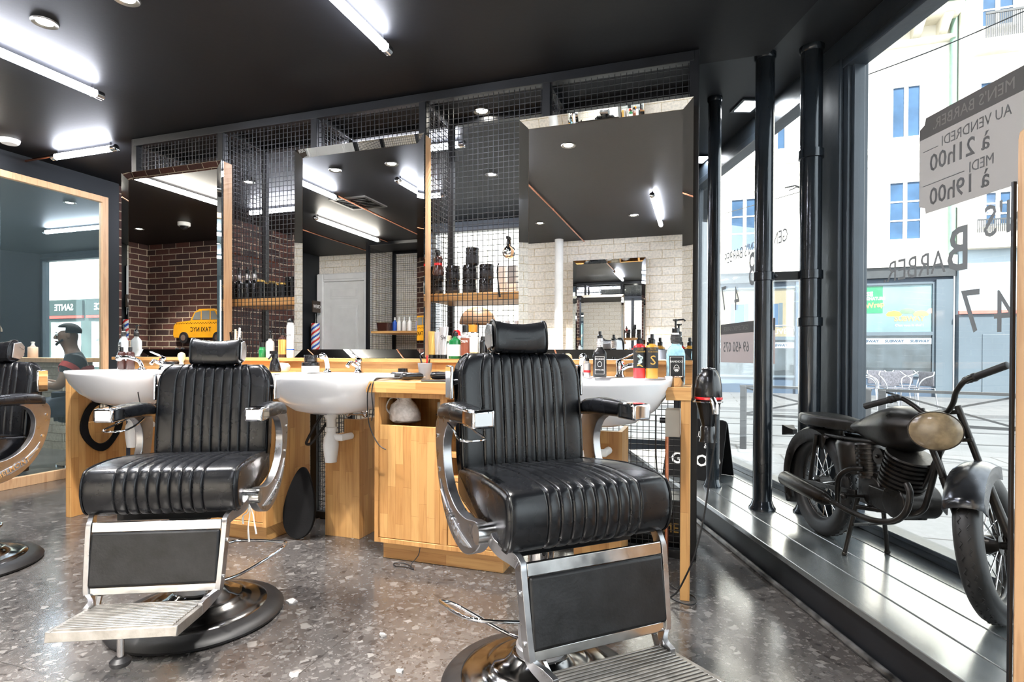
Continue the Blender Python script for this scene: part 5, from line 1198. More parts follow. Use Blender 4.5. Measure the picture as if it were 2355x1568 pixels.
tag(q.build('copper_riser', M['copper'], loc=(UV(1535, 2.74), 2.74, 0.0)), 'upright copper pipe under the right end of the counter', 'pipe')
t = T('junction_box', 'white electrical box under the counter end with a cable entering from the left', 'box', (-0.105, 2.50, 0.655))
q = MB(); q.box(-0.03, 0.03, -0.04, 0.05, 0, 0.115); q.build('casing', M['ivory'], t, bev=0.003)
q = MB(); q.cyl((-0.03,0,0.065), (-0.055,0,0.065), 0.012, 14); q.build('cable_gland', M['black'], t)
q = MB(); q.tube(cr([(0,0,0),(0.0,0,-0.15),(0.01,0,-0.30),(0.03,0.0,-0.42)], 5), 0.0035, 8)
tag(q.build('black_cable', M['rubber'], loc=(-0.19, 2.70, 0.72)), 'black cable hanging in front of the mesh under the right counter', 'cable')
# waste bin-ish black crate behind the mesh
t = T('storage_crate', 'black crate with yellow printed letters behind the mesh under the right counter', 'crate', (-0.22, 3.08, 0))
q = MB(); q.box(-0.15, 0.15, -0.11, 0.11, 0, 0.26); q.build('crate_body', M['black'], t, bev=0.004)
text('OFFICIAL', 0.05, M['gold'], t, frame_m((0.0,-0.112,0.19), (1,0,0), (0,0,1)), sx=0.8); text('NG ME', 0.07, M['gold'], t, frame_m((0.03,-0.112,0.12), (1,0,0), (0,0,1)), sx=0.9)
# hair dryer in its ring holder
t = T('hair_dryer', 'glossy black hair dryer in a chrome ring at the end of the counter', 'hair dryer', (0.036, 2.45, 0.81), math.radians(18))
q = MB(); q.lathe([(0,0.138),(0.018,0.137),(0.032,0.128),(0.047,0.10),(0.053,0.06),(0.054,0.02),(0.050,0.0),(0.042,-0.03),(0.034,-0.07),(0.026,-0.10),(0.030,-0.105),(0.030,-0.145),(0.036,-0.165),(0.0,-0.165)], 40); q.build('body', M['black'], t)
q = MB()
for r in (0.010, 0.018, 0.026): q.tube([(r*math.cos(2*PI*k/24), r*math.sin(2*PI*k/24), 0.1385-r*0.12) for k in range(24)], 0.0018, 6, closed=True)
q.build('air_grille', M['steel'], t)
q = MB(); q.lathe([(0.0515,0.008),(0.056,0.010),(0.056,0.018),(0.0535,0.02)], 40); q.build('red_ring', M['red'], t)
q = MB(); q.tube([(0.0545*math.cos(2*PI*k/40), 0.0545*math.sin(2*PI*k/40), 0.0) for k in range(40)], 0.0035, 8, closed=True); q.bar((-0.054,0.0,0), (-0.063,0.0,0), 0.01, 0.006); q.build('holder_ring', M['chrome'], t)
q = MB(); q.tube([(0,-0.048,0.01),(0,-0.078,-0.012),(0,-0.085,-0.045)], [0.016,0.015,0.012], 16); q.build('handle_stub', M['polished'], t)
q = MB(); q.tube(cr([(0,-0.085,-0.045),(0.0,-0.088,-0.12),(-0.02,-0.085,-0.28),(-0.045,-0.09,-0.45),(-0.085,-0.10,-0.60),(-0.115,-0.075,-0.70),(-0.14,-0.06,-0.76),(-0.16,-0.05,-0.79),(-0.10,-0.10,-0.794),(-0.06,-0.03,-0.794),(-0.16,0.03,-0.75),(-0.17,0.05,-0.55),(-0.17,0.06,-0.40)], 6), 0.0038, 8); q.build('power_cord', M['rubber'], t)
# cord on the floor by the cabinet
q = MB(); q.tube(cr([(0.05,0.0,0.085),(0.045,-0.01,0.05),(0.015,-0.03,0.006),(0.05,-0.06,0.004),(0.0,-0.045,0.004),(-0.055,-0.05,0.004),(-0.075,-0.02,0.004),(-0.03,-0.01,0.005),(0.02,-0.03,0.004)], 6), 0.0022, 8)
tag(q.build('loose_cord', M['rubber'], loc=(UV(945, 2.385), 2.385, 0.0)), 'thin black cord trailing onto the floor under the cabinet door', 'cord')
# scraps of paper on the floor
def scrap(px, py, r, label, seed):
    random.seed(seed); z_ = 1.0*FPX/(py-815); p = W((px-1177)/FPX*z_, z_)
    q = MB(); n_ = 9; pts = [(r*(0.5+0.7*random.random())*math.cos(2*PI*k/n_), r*(0.4+0.6*random.random())*math.sin(2*PI*k/n_)) for k in range(n_)]
    top = [q.bm.verts.new((x, y, 0.003+0.008*random.random())) for x, y in pts]; bot = [q.bm.verts.new((x, y, 0.0005)) for x, y in pts]
    c_ = q.bm.verts.new((0,0,0.010))
    for k in range(n_): q._face([top[k], top[(k+1)%n_], c_]); q._face([bot[k], bot[(k+1)%n_], top[(k+1)%n_], top[k]])
    q._face(bot[::-1])
    tag(q.build('paper_scrap', M['scrap'], loc=p, smooth=False), label, 'scrap')
M['scrap'] = mat('torn_white_tissue', (0.40, 0.39, 0.38), 0.8, var=0.1)
scrap(672, 1388, 0.026, 'crumpled white tissue scrap on the floor right of the left chair base', 1)
scrap(881, 1464, 0.014, 'pale scrap on the floor midway between the chairs', 2)
scrap(922, 1549, 0.013, 'small torn paper bit at the bottom middle of the floor', 3)
scrap(676, 1560, 0.015, 'pale torn paper bit on the floor at the bottom edge', 5)
# ================================================================= MOTORCYCLE (small metal model) on the platform
M['bronze'] = mat('blackened_bronze_metal', (0.026, 0.0235, 0.0215), 0.33, 0.7, var=0.35, scale=10, bump=0.06, bscale=70, rvar=0.08)
M['tyre'] = mat('painted_tyre', (0.010, 0.0095, 0.0095), 0.5, 0.1, var=0.2, bump=0.05)
M['lens_tan'] = mat('ringed_tan_headlight_glass', (0.24, 0.18, 0.105), 0.25, var=0.35, scale=26, coat=0.5)
XM = 1.48
def B(px, py, off=0.0):
    x = XM+off; z = x*FPX/(px-1177); return W(x, z, 1-(py-815)*z/FPX)
def Q(px, py, z): return W((px-1177)/FPX*z, z, 1-(py-815)*z/FPX)
O3 = W(1.471, 2.655, 0.16)
moto = T('motorcycle_model', 'small black metal motorcycle model on the window platform, front wheel turned', 'motorcycle', O3)
def mp(q, name, m=None, parent=None, **k):
    for v in q.bm.verts: v.co -= O3
    return q.build(name, m or M['bronze'], parent or moto, **k)
def wheel(c, axle, fwd, R, r, nsp, nm):
    a = axle.normalized(); f = (fwd-a*fwd.dot(a)).normalized(); u = a.cross(f)
    q = MB(); pts = [c+(f*math.cos(2*PI*k/56)+u*math.sin(2*PI*k/56))*(R-r) for k in range(56)]
    # section squared off for a chunky tyre
    rings = []
    for k in range(56):
        d = (pts[k]-c).normalized(); rg = []
        for j in range(16):
            t_ = 2*PI*j/16; rg.append(pts[k]+d*math.copysign(abs(math.cos(t_))**0.7, math.cos(t_))*r+a*math.copysign(abs(math.sin(t_))**0.8, math.sin(t_))*r*0.95)
        rings.append([q.bm.verts.new(p) for p in rg])
    for k in range(56):
        for j in range(16): q._face([rings[k][j], rings[k][(j+1)%16], rings[(k+1)%56][(j+1)%16], rings[(k+1)%56][j]])
    ty = mp(q, 'tyre', M['tyre'])
    q = MB()
    for k in range(40):
        for s_ in (-1, 1):
            t0 = 2*PI*(k+0.5*(s_ > 0))/40; pp = []
            for j in range(5):
                t_ = t0+0.10*(j/4-0.5); off = s_*r*0.30+r*0.12*math.sin(j*PI/2)
                d = f*math.cos(t_)+u*math.sin(t_); pp.append(c+d*(R-0.0004)+a*off)
            q.tube(pp, 0.0016, 5)
    mp(q, 'tread_pattern', M['tyre'], ty)
    q = MB(); rr = R-2*r+0.004
    q.tube([c+(f*math.cos(2*PI*k/48)+u*math.sin(2*PI*k/48))*rr for k in range(48)], 0.010, 10, closed=True); rim = mp(q, 'rim')
    q = MB(); q.tube([c-a*0.045, c-a*0.03, c-a*0.028, c+a*0.028, c+a*0.03, c+a*0.045], [0.012,0.012,0.030,0.030,0.012,0.012], 20); mp(q, 'hub')
    for k in range(nsp):
        q = MB(); t_ = 2*PI*k/nsp; sd = (-1)**k; t2 = t_+0.28*(1 if (k//2) % 2 else -1)
        q.tube([c+(f*math.cos(t2)+u*math.sin(t2))*0.028+a*sd*0.024, c+(f*math.cos(t_)+u*math.sin(t_))*rr], 0.0022, 6); mp(q, 'spoke', M['polished'], rim)
    return a, f, u
cx_ = W(1,0)-W(0,0); cz_ = W(0,1)-W(0,0); Z3 = Vector((0,0,1))
def cv(x, z, h=0): return cx_*x+cz_*z+Z3*h
RC = W(1.471, 2.655, 0.16+0.245)
wheel(RC, cv(1,0,0), cv(0,-1,0), 0.245, 0.040, 24, 'rear')
HC_ = W(1.525, 1.79, 0.400)
uu = cv(-0.38,-0.1,0.92).normalized(); ff = cv(-0.78,-0.60,0); ff = (ff-uu*ff.dot(uu)).normalized(); aa = ff.cross(uu).normalized()
wheel(HC_, aa, ff, 0.238, 0.037, 24, 'front')
# fork, headstock, handlebar
head = Q(2160, 946, 1.94)
for s_ in (-1, 1):
    q = MB(); top = head+aa*s_*0.052; bot = HC_+aa*s_*0.058
    q.tube([top+Z3*0.02, top.lerp(bot, 0.5), top.lerp(bot, 0.501), bot], [0.0105,0.0105,0.0145,0.0135], 14); q.sphere(bot, 0.017, 12); mp(q, 'fork_tube')
q = MB(); q.bar(head+aa*0.058, head-aa*0.058, 0.03, 0.014); q.bar(head.lerp(HC_, 0.22)+aa*0.065, head.lerp(HC_, 0.22)-aa*0.065, 0.03, 0.012); q.cyl(HC_+aa*0.085, HC_-aa*0.085, 0.006, 10); mp(q, 'fork_yoke', bev=0.003)
bars = [(1262,70,1.69),(1115,125,1.78),(1060,146,1.80),(1020,195,1.83),(1003,255,1.86),(965,298,1.90),(880,300,1.96),(820,262,2.0),(770,232,2.03),(735,232,2.05),(700,238,2.07),(590,268,2.15)]
P_ = [Q(1700+0.49*x, 800+0.49*y, z) for x, y, z in bars]
q = MB(); q.tube(cr(P_[1:-1], 7), 0.0085, 12); hb = mp(q, 'handlebar')
for a_, b_ in ((P_[0], P_[1]), (P_[-1], P_[-2])):
    q = MB(); q.tube([a_, a_.lerp(b_, 0.02), b_], [0.009,0.0115,0.0115], 14)
    d = (b_-a_).normalized(); 
    for k in range(3): q.sphere(b_+d*(0.008+k*0.014), 0.0145-0.001*k, 10)
    mp(q, 'grip', M['tyre'], hb)
# headlight
hl = Q(2152, 987, 1.86); hn = cv(-0.55,-0.83,-0.08).normalized()
hx = hn.cross(Z3).normalized(); hy = hx.cross(hn)
def ring_(c, r, d, n=36, sx=1.16): return [c+hn*d+(hx*math.cos(2*PI*k/n)*sx+hy*math.sin(2*PI*k/n))*r for k in range(n)]
q = MB(); q.loft([ring_(hl, 0.012, -0.085), ring_(hl, 0.040, -0.070), ring_(hl, 0.058, -0.035), ring_(hl, 0.066, 0.0), ring_(hl, 0.066, 0.006)]); lampb = mp(q, 'headlight')
q = MB(); q.loft([ring_(hl, 0.0625, 0.0062), ring_(hl, 0.056, 0.014), ring_(hl, 0.040, 0.020), ring_(hl, 0.020, 0.023), ring_(hl, 0.002, 0.024)]); mp(q, 'headlight_glass', M['lens_tan'], lampb)
# front fender
q = MB(); A1 = []
for k in range(15):
    t_ = math.radians(40+k*8.0); d = ff*math.cos(t_)+uu*math.sin(t_)
    row = []
    for j, (w_, r_) in enumerate(((-1,0.205),(-1,0.245),(-0.55,0.260),(0,0.265),(0.55,0.260),(1,0.245),(1,0.205))): row.append(HC_+d*r_+aa*w_*0.052)
    A1.append(row)
t0 = 3
B1 = [[q.bm.verts.new(p) for p in r] for r in A1[2:12]]
for r1, r2 in zip(B1, B1[1:]):
    for j in range(6): q._face([r1[j], r1[j+1], r2[j+1], r2[j]])
fen = mp(q, 'front_fender', mat('rubbed_dark_metal_fender', (0.10, 0.105, 0.115), 0.24, 0.8, var=0.5, scale=9, rvar=0.1)); m_ = fen.modifiers.new('t', 'SOLIDIFY'); m_.thickness = 0.004
# tank
q = MB(); rings = []
for px, top, bot, hw in ((1972,0.705,0.685,0.018),(1978,0.722,0.672,0.040),(2014,0.760,0.655,0.066),(2045,0.792,0.642,0.085),(2075,0.812,0.637,0.096),(2105,0.812,0.648,0.094),(2130,0.800,0.680,0.075),(2148,0.785,0.725,0.040),(2153,0.775,0.745,0.015)):
    z = XM*FPX/(px-1177); c = W(XM, z, (top+bot)/2); hh = (top-bot)/2
    rings.append([c+cx_*hw*math.copysign(abs(math.cos(t_))**0.85, math.cos(t_))*(1.0 if math.sin(t_) > 0 else 0.9)+Z3*hh*math.sin(t_) for t_ in [2*PI*k/28 for k in range(28)]])
q.loft(rings); mp(q, 'fuel_tank', ang=80)
# saddle
q = MB(); rr = []
for zl, sc in ((0.672,0.90),(0.680,1.0),(0.712,1.0),(0.722,0.93),(0.724,0.80)):
    rr.append([W(XM+w_*sc, 2.58+(zz_-2.58)*(0.5+sc*0.5), zl) for w_, zz_ in [(wd*s_, zc) for s_, seq in ((1, ((0.035,2.37),(0.040,2.42),(0.062,2.52),(0.085,2.62),(0.088,2.70),(0.070,2.765),(0.03,2.785))), (-1, ((0.03,2.785),(0.070,2.765),(0.088,2.70),(0.085,2.62),(0.062,2.52),(0.040,2.42),(0.035,2.37)))) for wd, zc in seq]])
q.loft(rr); mp(q, 'saddle', ang=60, bev=0.002)
q = MB(); q.cyl(W(XM, 2.52, 0.60), W(XM, 2.52, 0.675), 0.008); q.cyl(W(XM, 2.66, 0.64), W(XM, 2.66, 0.675), 0.008); q.tube([W(XM-0.045, 2.72, 0.635), W(XM-0.045, 2.36, 0.648), W(XM, 2.15, 0.66)], 0.009, 10); q.tube([W(XM+0.045, 2.72, 0.635), W(XM+0.045, 2.36, 0.648), W(XM, 2.15, 0.66)], 0.009, 10); mp(q, 'subframe')
# rear fender
q = MB(); rows = []
for k in range(17):
    t_ = math.radians(62+k*9.4); f = k/16; rad = 0.262+0.055*max(0, f-0.35)
    d = cv(0, math.cos(t_)*-1, math.sin(t_)); rows.append([RC+d*r_+cx_*w_*0.055 for w_, r_ in ((-1,rad-0.075),(-1,rad-0.012),(-0.6,rad),(0,rad+0.004),(0.6,rad),(1,rad-0.012),(1,rad-0.075))])
B1 = [[q.bm.verts.new(p) for p in r] for r in rows]
for r1, r2 in zip(B1, B1[1:]):
    for j in range(6): q._face([r1[j], r1[j+1], r2[j+1], r2[j]])
fen = mp(q, 'rear_fender'); m_ = fen.modifiers.new('t', 'SOLIDIFY'); m_.thickness = 0.004
for s_ in (-1, 1):
    q = MB(); q.tube([W(1.471+s_*0.062, 2.60, 0.635), W(1.471+s_*0.062, 2.655, 0.40)], 0.0095, 10); mp(q, 'rear_strut')
q = MB(); q.loft([[W(1.471+sx*a_, zq, 0.605+sz*b_) for sx, sz in ((-1,-1),(1,-1),(1,1),(-1,1))] for zq, a_, b_ in ((2.92,0.012,0.012),(2.96,0.018,0.016),(2.99,0.030,0.026),(3.0,0.030,0.026))]); mp(q, 'tail_light', M['tyre'])
# oil tank, engine
q = MB(); q.lathe([(0,0),(0.060,0),(0.078,0.12),(0.070,0.135),(0,0.14)], 30, W(XM, 2.42, 0.50), sy=1.0); mp(q, 'oil_tank')
def finned(c, axis, r, L_, n, nm, top=True):
    a = axis.normalized(); pts = []; rad = []
    q = MB()
    for k in range(n):
        z0 = L_*k/n; pts += [c+a*z0, c+a*(z0+L_/n*0.45), c+a*(z0+L_/n*0.5), c+a*(z0+L_/n*0.95)]; rad += [r, r, r*0.84, r*0.84]
    pts += [c+a*L_, c+a*(L_+0.006)]; rad += [r*1.02, r*0.98]
    q.tube(pts, rad, 32); return mp(q, nm, ang=30)
cyl1 = finned(W(XM-0.005, 2.30, 0.50), cv(0,0.16,1), 0.052, 0.135, 7, 'engine_cylinder')
cyl2 = finned(Q(2074, 1112, 2.12), cv(0.02,-0.35,0.95), 0.078, 0.125, 7, 'engine_cylinder')
q = MB(); c1 = Q(2020, 1046, 2.20); q.tube([c1, c1+cv(0.012,0,0), c1+cv(0.013,0,0), c1+cv(0.08,0,0)], [0.031,0.031,0.022,0.022], 28); q.sphere(c1-cx_*0.004, 0.008, 10); q.tube([c1+cv(0.03,0.0,0), c1+cv(0.04,-0.10,-0.005)], 0.027, 20); mp(q, 'air_filter')
q = MB(); c2 = Q(2004, 1127, 2.26)
q.tube([c2+cv(0.012,0,0), c2+cv(0.10,0,0)], [0.082,0.082], 36); q.tube([c2+cv(0.0,0,0), c2+cv(0.012,0,0)], 0.062, 36)
q.box(-0.045, 0.045, -0.18, 0.10, -0.065, 0.055, Matrix((cx_.to_4d()[:3], cz_.to_4d()[:3], (0,0,1))).transposed().to_4x4() if False else Matrix.Translation(c2+cv(0.055,0,0.0)) @ Matrix.Rotation(TH, 4, 'Z'))
mp(q, 'crankcase', bev=0.006)
q = MB(); c3 = Q(2100, 1150, 2.10)
q.tube([c3+cv(-0.075,0,0), c3+cv(0.075,0,0)], 0.062, 32); q.box(-0.07, 0.07, -0.02, 0.15, -0.055, 0.03, Matrix.Translation(c3) @ Matrix.Rotation(TH, 4, 'Z')); mp(q, 'gearbox', bev=0.006)
# frame tubes
def bp_(pts, r, name, n=6):
    q = MB(); q.tube(cr([Q(1700+0.49*x, 800+0.49*y, z) for x, y, z in pts], n), r, 12); return mp(q, name)
bp_([(955,465,1.97),(890,600,2.02),(830,695,2.08)], 0.010, 'frame_tube')
bp_([(945,470,1.90),(925,560,1.93),(890,700,1.98),(868,752,2.0),(820,775,2.04),(740,765,2.12),(560,740,2.30)], 0.010, 'frame_tube')
bp_([(905,458,1.90),(935,530,1.88),(960,600,1.86)], 0.010, 'frame_tube')
bp_([(588,562,2.28),(530,562,2.32),(480,590,2.36),(466,640,2.38),(466,725,2.38)], 0.011, 'exhaust_pipe')
bp_([(790,630,1.96),(806,680,1.94),(790,760,1.94),(735,806,1.98),(640,805,2.05),(540,770,2.16),(470,733,2.24),(430,712,2.29)], 0.011, 'exhaust_pipe')
q = MB(); a_ = Q(1700+0.49*440, 800+0.49*718, 2.28); b_ = Q(1700+0.49*212, 800+0.49*603, 2.62)
q.tube([a_, a_.lerp(b_,0.06), a_.lerp(b_,0.14), a_.lerp(b_,0.97), b_, b_.lerp(a_,0.02)], [0.012,0.020,0.030,0.033,0.028,0.022], 22); mp(q, 'muffler')
q = MB(); q.bar(W(1.40, 2.70, 0.40), W(1.41, 2.30, 0.44), 0.012, 0.02); mp(q, 'chain_guard', bev=0.002)
for px, py, s_ in ((1945, 1275, -1), (2044, 1271, 1)):
    q = MB(); foot = Q(px, py, 0.84*FPX/(py-815)); q.tube([W(XM+s_*0.05, 2.32, 0.42), foot+Z3*0.006], 0.009, 12); q.sphere(foot+Z3*0.008, 0.012, 10); mp(q, 'stand_leg')
q = MB(); q.cyl(W(XM-0.065, 2.33, 0.30), W(XM+0.075, 2.35, 0.30), 0.006, 10); q.cyl(W(1.36, 2.30, 0.425), W(1.46, 2.30, 0.425), 0.007, 10); q.sphere(W(1.36, 2.30, 0.425), 0.014, 10); mp(q, 'stand_bar')

# ---------------------------------------------------------------- folding sign board
sg = T('sandwich_board', 'black folding sign board with white lettering behind the thin iron pipe', 'sign', W(1.30, 3.93, 0.16))
sn = cv(-0.62,-0.78,0); sx_ = Vector((-sn.y, sn.x, 0)).normalized(); 
def sgm(tilt, off):
    n_ = (sn*math.cos(tilt)+Z3*math.sin(tilt)).normalized(); up_ = sx_.cross(n_)*-1
    up_ = n_.cross(sx_)*-1
    if up_.z < 0: up_ = -up_
    r_ = up_.cross(n_); return frame_m(sn*off, r_, up_)
m1 = sgm(math.radians(20), 0.145); m2 = sgm(math.radians(-20), -0.145)
def rrect(w_, h_, r): return cr2([(-w_,0),(w_,0),(w_,h_-r),(w_-r*0.3,h_-r*0.3),(w_-r,h_),(-w_+r,h_),(-w_+r*0.3,h_-r*0.3),(-w_,h_-r)], 1)
for mm, nm in ((m1, 'front_panel'), (m2, 'rear_panel')):
    q = MB(); q.prism(rrect(0.20, 0.42, 0.03), -0.012, 0.0, 'Z', mm); q.build(nm, M['foam'], sg, bev=0.002)
text('BEAUTY', 0.062, M['white'], sg, m1 @ Matrix.Translation((0.02,0.31,0.0012)), sx=0.9); text('&', 0.05, M['white'], sg, m1 @ Matrix.Translation((0.08,0.235,0.0012)), sx=0.9); text('GOOD', 0.11, M['white'], sg, m1 @ Matrix.Translation((0.02,0.13,0.0012)), bold=0.002)
# ---------------------------------------------------------------- tall wooden panel at the right edge of the photo
t = T('wooden_panel', 'tall wooden board with dark edge strip at the right border of the photo', 'board', W(1.109, 1.24, 0.0), TH)
q = MB(); q.prism([(0,0),(0.045,0),(0.045,1.50),(0.012,1.50),(0.003,1.492),(0,1.475)], 0.0, 0.35, 'Y', Matrix.Translation((0.0,-0.35,0))); q.build('board', M['pale_wood'], t, bev=0.002)
q = MB(); q.box(-0.008, 0.0, 0.0, 0.007, 0.0, 1.385); q.build('edge_strip', M['black_metal'], t, bev=0.001)
# ================================================================= STREET
G = -0.15
M['pave'] = paving('pale_stone_paving', (0.075, 0.078, 0.083), (0.09, 0.093, 0.097), 0.9, 0.6); M['road'] = mat('pale_concrete_road', (0.075, 0.08, 0.085), 0.7, var=0.12, scale=1.5)
M['cream'] = mat('sunlit_cream_render', (0.84, 0.79, 0.70), 0.85, var=0.03, scale=1.5); M['stone'] = mat('carved_cream_stone', (0.78, 0.72, 0.60), 0.8, var=0.06)
M['shop'] = mat('slate_blue_shop_front', (0.035, 0.055, 0.085), 0.4, var=0.08, scale=1); M['shopdark'] = mat('dark_grey_fascia', (0.030, 0.033, 0.036), 0.4); M['bluegrey'] = mat('blue_grey_gate_paint', (0.062, 0.082, 0.10), 0.45, var=0.05, scale=1)
M['winglass'] = mat('sky_blue_window_glass', (0.035, 0.075, 0.14), 0.25, var=0.25, scale=1.2, spec=0.3); M['verdigris'] = mat('verdigris_copper', (0.17, 0.27, 0.21), 0.6)
M['barrier'] = mat('dark_grey_barrier_paint', (0.035, 0.037, 0.04), 0.45); M['curtain'] = mat('shop_interior_dark', (0.035, 0.036, 0.04), 0.6, var=0.8, scale=2.5)
def PR(px, py, V):     # point on the plane V = const
    u = V*math.tan(math.atan((px-1177)/FPX)-TH); z = -u*st+V*ct; return Vector((u, V, 1-(py-815)*z/FPX))
q = MB(); q.prism([xyF(-30,1.96), xyF(6.0,1.96), (-14,5.95), (-14,8.2), (40,8.2), (40,-20)], G-0.1, G); S(q.build('floor_near_pavement', M['pave'], smooth=False))
q = MB(); q.box(-14, 45, 8.2, 13.4, G-0.2, G-0.06); S(q.build('floor_road', M['road'], smooth=False))
q = MB(); q.box(-14, 45, 13.4, 19.2, G-0.1, G); S(q.build('floor_far_pavement', M['pave'], smooth=False))
for k, v in enumerate((9.3, 10.7, 11.6, 12.9)):
    q = MB(); q.box(-14, 45, v-0.035, v+0.035, G-0.06, G-0.052)
    tag(q.build('tram_rail', M['barrier']), ('nearest tram rail in the road', 'second tram rail from the window', 'third tram rail from the window', 'farthest tram rail in the road')[k], 'rail')
# crossed barriers
def barrier(a, b, label):
    a = W(*a, G); b = W(*b, G); d = b-a; L_ = d.length; ang = math.atan2(d.y, d.x)
    t = T('street_barrier', label, 'barrier', a, ang)
    for x in (0, L_):
        q = MB(); q.box(x-0.035, x+0.035, -0.035, 0.035, 0, 0.775); q.build('post', M['barrier'], t, bev=0.004)
    q = MB(); q.box(-0.04, L_+0.04, -0.03, 0.03, 0.755, 0.785); q.build('top_rail', M['barrier'], t)
    q = MB(); q.box(0.03, L_-0.03, -0.015, 0.015, 0.41, 0.44); q.build('bottom_rail', M['barrier'], t)
    for s_ in (0, 1):
        q = MB(); q.bar((0.03, 0.006*(1-2*s_), 0.44 if s_ else 0.75), (L_-0.03, 0.006*(1-2*s_), 0.75 if s_ else 0.44), 0.012, 0.02); q.build('cross_brace', M['barrier'], t)
barrier((2.86,6.95), (3.98,6.30), 'crossed grey street barrier seen between the iron pipes')
barrier((4.10,6.23), (5.02,5.55), 'crossed grey street barrier seen behind the motorcycle handlebar')
# opposite building
VB = 18.8
bd = T('town_building', 'cream town building with slate blue shop front across the street', 'building', (UV(1900,VB), VB, G))
bo = Vector(bd.location)
def bbox_(q, px0, py0, px1, py1, d0, d1, V=VB):      # rectangle given by photo corners, proud of the wall by d0..d1
    a = PR(px0, py0, V); b = PR(px1, py1, V)
    # use mean height so that the box stays level
    za, zb = a.z, b.z
    q.box(min(a.x,b.x)-bo.x, max(a.x,b.x)-bo.x, V-d1-bo.y, V-d0-bo.y, min(za,zb)-bo.z, max(za,zb)-bo.z)
UR = PR(2192, 600, VB).x
q = MB(); q.box(-9-bo.x, UR-bo.x, 0, 0.3, 3.75-bo.z, 14-bo.z); q.box(-9-bo.x, PR(1600,700,VB).x-bo.x, 0, 0.3, 0, 3.75-bo.z)
q.build('upper_wall', M['cream'], bd, smooth=False)
q = MB(); q.box(PR(1600,700,VB).x-bo.x, UR-bo.x, 0.02, 0.3, 0, 3.75-bo.z)
q.build('shop_wall', M['shop'], bd, smooth=False)
def H_(y, px=2080): return PR(px, y, VB).z
x0_, x1_ = PR(1600,700,VB).x-bo.x, UR-bo.x
q = MB(); q.box(x0_, x1_, -0.22, 0.0, H_(612)-bo.z, H_(590)-bo.z); q.build('fascia_top', M['cream'], bd)
q = MB(); q.box(x0_, x1_, -0.15, 0.0, H_(636)-bo.z, H_(612)-bo.z); q.build('fascia', M['shopdark'], bd)
for y, d in ((345,0.14),(372,0.06),(590,0.10)):
    q = MB(); q.box(-9-bo.x, x1_, -d, 0.0, H_(y)-bo.z-0.05, H_(y)-bo.z+0.06); q.build('string_course', M['stone'], bd)
def win(px0, py0, px1, py1, rows=3, hood=True, parent=None, m='winglass'):
    par = parent or bd; a = PR(px0, py0, VB); b = PR(px1, py1, VB); xa, xb = a.x-bo.x, b.x-bo.x; zt, zb = (a.z+0)-bo.z, b.z-bo.z
    zt = PR((px0+px1)/2, py0, VB).z-bo.z; zb = PR((px0+px1)/2, py1, VB).z-bo.z
    q = MB(); fw = 0.07
    q.box(xa-fw, xa, -0.06, 0.0, zb, zt); q.box(xb, xb+fw, -0.06, 0.0, zb, zt); q.box(xa-fw, xb+fw, -0.06, 0.0, zt, zt+fw); q.box(xa-fw*1.6, xb+fw*1.6, -0.12, 0.0, zb-0.06, zb)
    mx2 = (xa+xb)/2; q.box(mx2-0.05, mx2+0.05, -0.045, 0.0, zb, zt)
    for k in range(1, rows): z = zb+(zt-zb)*k/rows; q.box(xa, xb, -0.035, 0.0, z-0.02, z+0.02)
    if hood: q.box(xa-0.15, xb+0.15, -0.16, 0.0, zt+0.22, zt+0.30)
    f = q.build('window', M['white'], par)
    q = MB(); q.box(xa, xb, -0.02, -0.008, zb, zt); q.build('pane', M[m], f)
win(2047, 200, 2108, 315, 1, False); win(2042, 418, 2112, 548, 3); win(1680, 458, 1740, 575, 3); win(1852, 440, 1890, 565, 3); win(1850, 262, 1890, 345, 1, False); win(1760, 240, 1800, 345, 1, False)
# shop windows
def shopwin(px0, px1, py0, py1, ys, label=None):
    a = PR(px0, py0, VB); b = PR(px1, py1, VB); xa, xb = a.x-bo.x, b.x-bo.x; pm = (px0+px1)/2
    zt, zb, zs = PR(pm, py0, VB).z-bo.z, PR(pm, py1, VB).z-bo.z, PR(pm, ys, VB).z-bo.z
    q = MB(); q.box(xa-0.06, xa, -0.05, 0.02, zb-0.05, zt+0.05); q.box(xb, xb+0.06, -0.05, 0.02, zb-0.05, zt+0.05); q.box(xa, xb, -0.05, 0.02, zt, zt+0.06); q.box(xa, xb, -0.05, 0.02, zb-0.06, zb); q.box(xa, xb, -0.05, 0.02, zs-0.05, zs+0.05)
    f = q.build('shop_window', M['bluegrey'], bd)
    q = MB(); q.box(xa, xb, -0.005, 0.0, zb, zt); q.build('pane', M['pane'], f)
    q = MB(); q.box(xa, xb, -0.012, -0.007, zs-0.30, zs-0.13); q.build('name_band', mat('pale_name_band', (0.26,0.30,0.32), 0.4), f)
    return f, xa, xb, zt, zb, zs
M['poster'] = mat('food_poster', (0.16, 0.22, 0.13), 0.4, var=0.9, scale=1.4); M['ochre'] = mat('ochre_shutter_wall', (0.30, 0.19, 0.085), 0.6, var=0.05)
f1, xa, xb, zt, zb, zs = shopwin(1972, 2142, 652, 857, 764)
q = MB(); q.box(xa, xb, 0.002, 0.018, zs+0.05, zt); q.build('backing', mat('bright_window_poster', (0.20, 0.27, 0.26), 0.5, var=0.25, scale=0.9), f1)
q = MB(); q.box(xa, xb, 0.002, 0.018, zb, zs-0.05); q.build('backing', M['curtain'], f1)
q = MB(); q.box(xa, xa+0.62, -0.004, 0.0, zt-0.80, zt-0.02); q.build('green_poster', mat('green_poster_print', (0.01, 0.18, 0.07), 0.4), f1)
